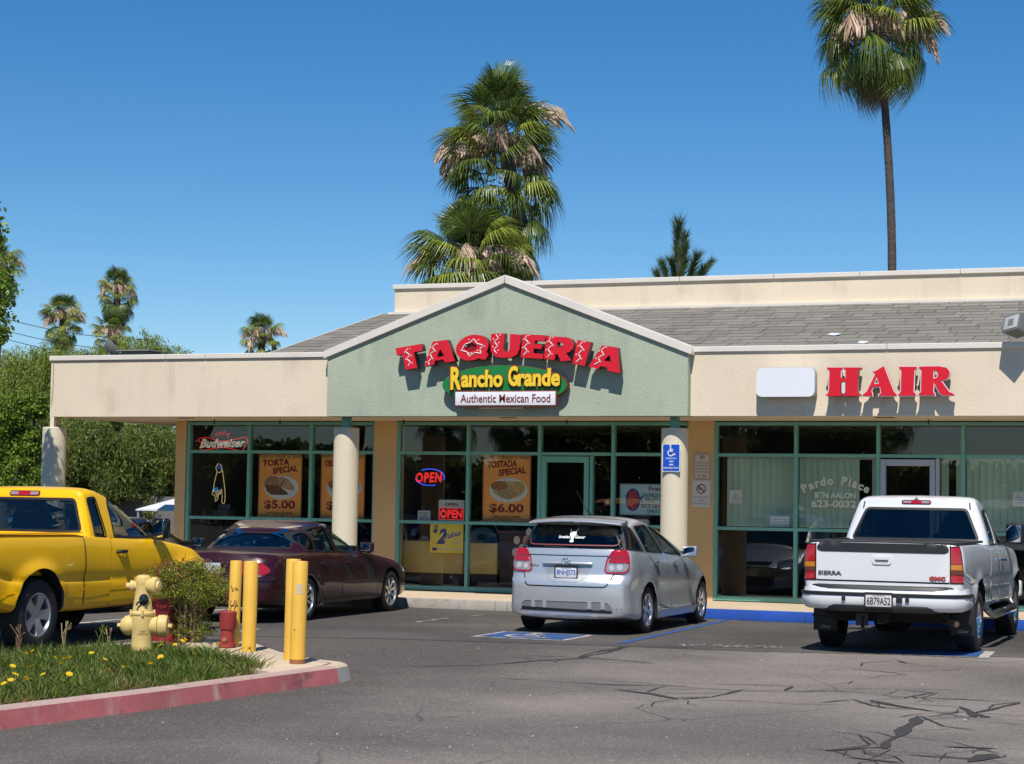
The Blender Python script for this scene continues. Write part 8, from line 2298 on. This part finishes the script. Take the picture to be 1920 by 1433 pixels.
for i, (px, py) in enumerate(px_):
    zz = .11 + .165 + .02*((i*7) % 3)
    p = onZ(px, py, zz)
    while not inside(gp_, np.array([p.x]), np.array([p.y]))[0] and p.x > -11: p.x -= .03
    p.x -= .02
    e = empty("yellow_flower", p, rz=i*.7, label="yellow daisy flower, " + ORD[i] + " from the left among those in the ground cover", cat="flower", group="yellow flowers in the ground cover")
    e.rotation_euler = (rad(22 + (i*13) % 18), rad(-14 + (i*29) % 28), i*.7)
    s_ = .85 + .35*((i*5) % 4)/4; e.scale = (s_, s_, s_)
    link("petals", flm, None, e); link("stem", stm, None, e)
def weed(px, py, h, mat, label):
    b_ = onZ(px, py, .13); mb = MB(); rr_ = random.Random(int(px))
    for k in range(7):
        mb.tube([(0, 0, 0), (rr_.uniform(-.03, .03), rr_.uniform(-.03, .03), h*.6), (rr_.uniform(-.07, .07), rr_.uniform(-.07, .07), h*rr_.uniform(.75, 1.1))], [.005, .004, .006], 4)
    o = mb.build("weed", mat, loc=b_); tag(o, label, "weed")
weed(120, 1222, .30, GC2, "tall dry seedhead weed near the yellow pickup's rear wheel"); weed(187, 1225, .26, GC1, "green upright weed left of the hydrant"); weed(205, 1224, .22, GC2, "pale forked weed just left of the hydrant"); weed(33, 1226, .26, STEMM, "bare brown twig sticking up at the far left of the island")

# ------------------------------------------------------------------ the far side of the car park, seen only mirrored in the shop glass
def mirror_spot(px, Y):            # where the lens looks after a bounce in the glass
    q = onY(px, 850, 0.0); return q.x + (q.x - EYE.x) / (0 - EYE.y) * (0 - Y) * 1.0
k = 0
wood = []
for px, Y, h, w in ((330, -66, 5.2, 3.6), (420, -72, 4.6, 3.4), (520, -70, 5.0, 3.6), (620, -74, 4.6, 3.4), (720, -72, 4.4, 3.2), (820, -70, 3.7, 3.0), (905, -74, 3.6, 3.2), (990, -68, 4.2, 3.0), (1060, -66, 6.0, 2.6), (1130, -70, 7.2, 3.4), (1215, -72, 7.0, 3.2), (1310, -70, 6.4, 3.4), (1400, -74, 6.0, 3.2), (1490, -72, 6.6, 3.4), (1580, -70, 6.6, 3.2), (1660, -74, 4.0, 3.0), (1760, -72, 3.9, 3.4), (1860, -70, 3.6, 3.4), (1960, -72, 4.0, 3.6)):
    x = mirror_spot(px, Y)
    B_ = np.array([(x - w*.4, Y, h*.62, w*.5, 1.6, h*.36), (x + w*.35, Y + .3, h*.58, w*.55, 1.6, h*.38), (x, Y, h*.75, w*.5, 1.5, h*.25), (x, Y, h*.32, w*.7, 1.4, h*.32)])
    def cf(n_, r_):
        tf = r_.normal(size=(160, 3)); tf /= np.linalg.norm(tf, axis=1)[:, None]; tf *= r_.uniform(.55, 1.05, 160)[:, None]
        q = tf[r_.randint(0, 160, n_)] + r_.normal(size=(n_, 3))*.10; kk = r_.randint(0, 4, n_)
        return B_[kk, :3] + q*B_[kk, 3:]
    wood.append(leaf_cloud(2600, cf, .55, .6, .3, 60 + k)); k += 1
v = np.concatenate([a_[0] for a_ in wood]); f = np.arange(len(v)).reshape(-1, 4)
tag(link("tree_line", fast_mesh("tree_line", v, f, PEP2)), "dark line of trees across the car park, seen mirrored in the shop glass", "trees", kind="stuff")
for px, hh in ((840, 7.6), (965, 7.9), (1660, 8.4)):
    Y = -95; x = mirror_spot(px, Y)
    palm("fan_palm", (x, Y, 0), (x, Y, hh), 2.0, {840: "palm mirrored in the upper panes above the OPEN neon", 965: "palm mirrored in the pane above the tostada poster", 1660: "palm mirrored in the pane above the silver salon door"}[px], nf=34, R_=1.5, seedv=80 + k, skirt=6, stalks=0, trunk_r=.2, group="palms across the car park, mirrored in the shop glass"); k += 1
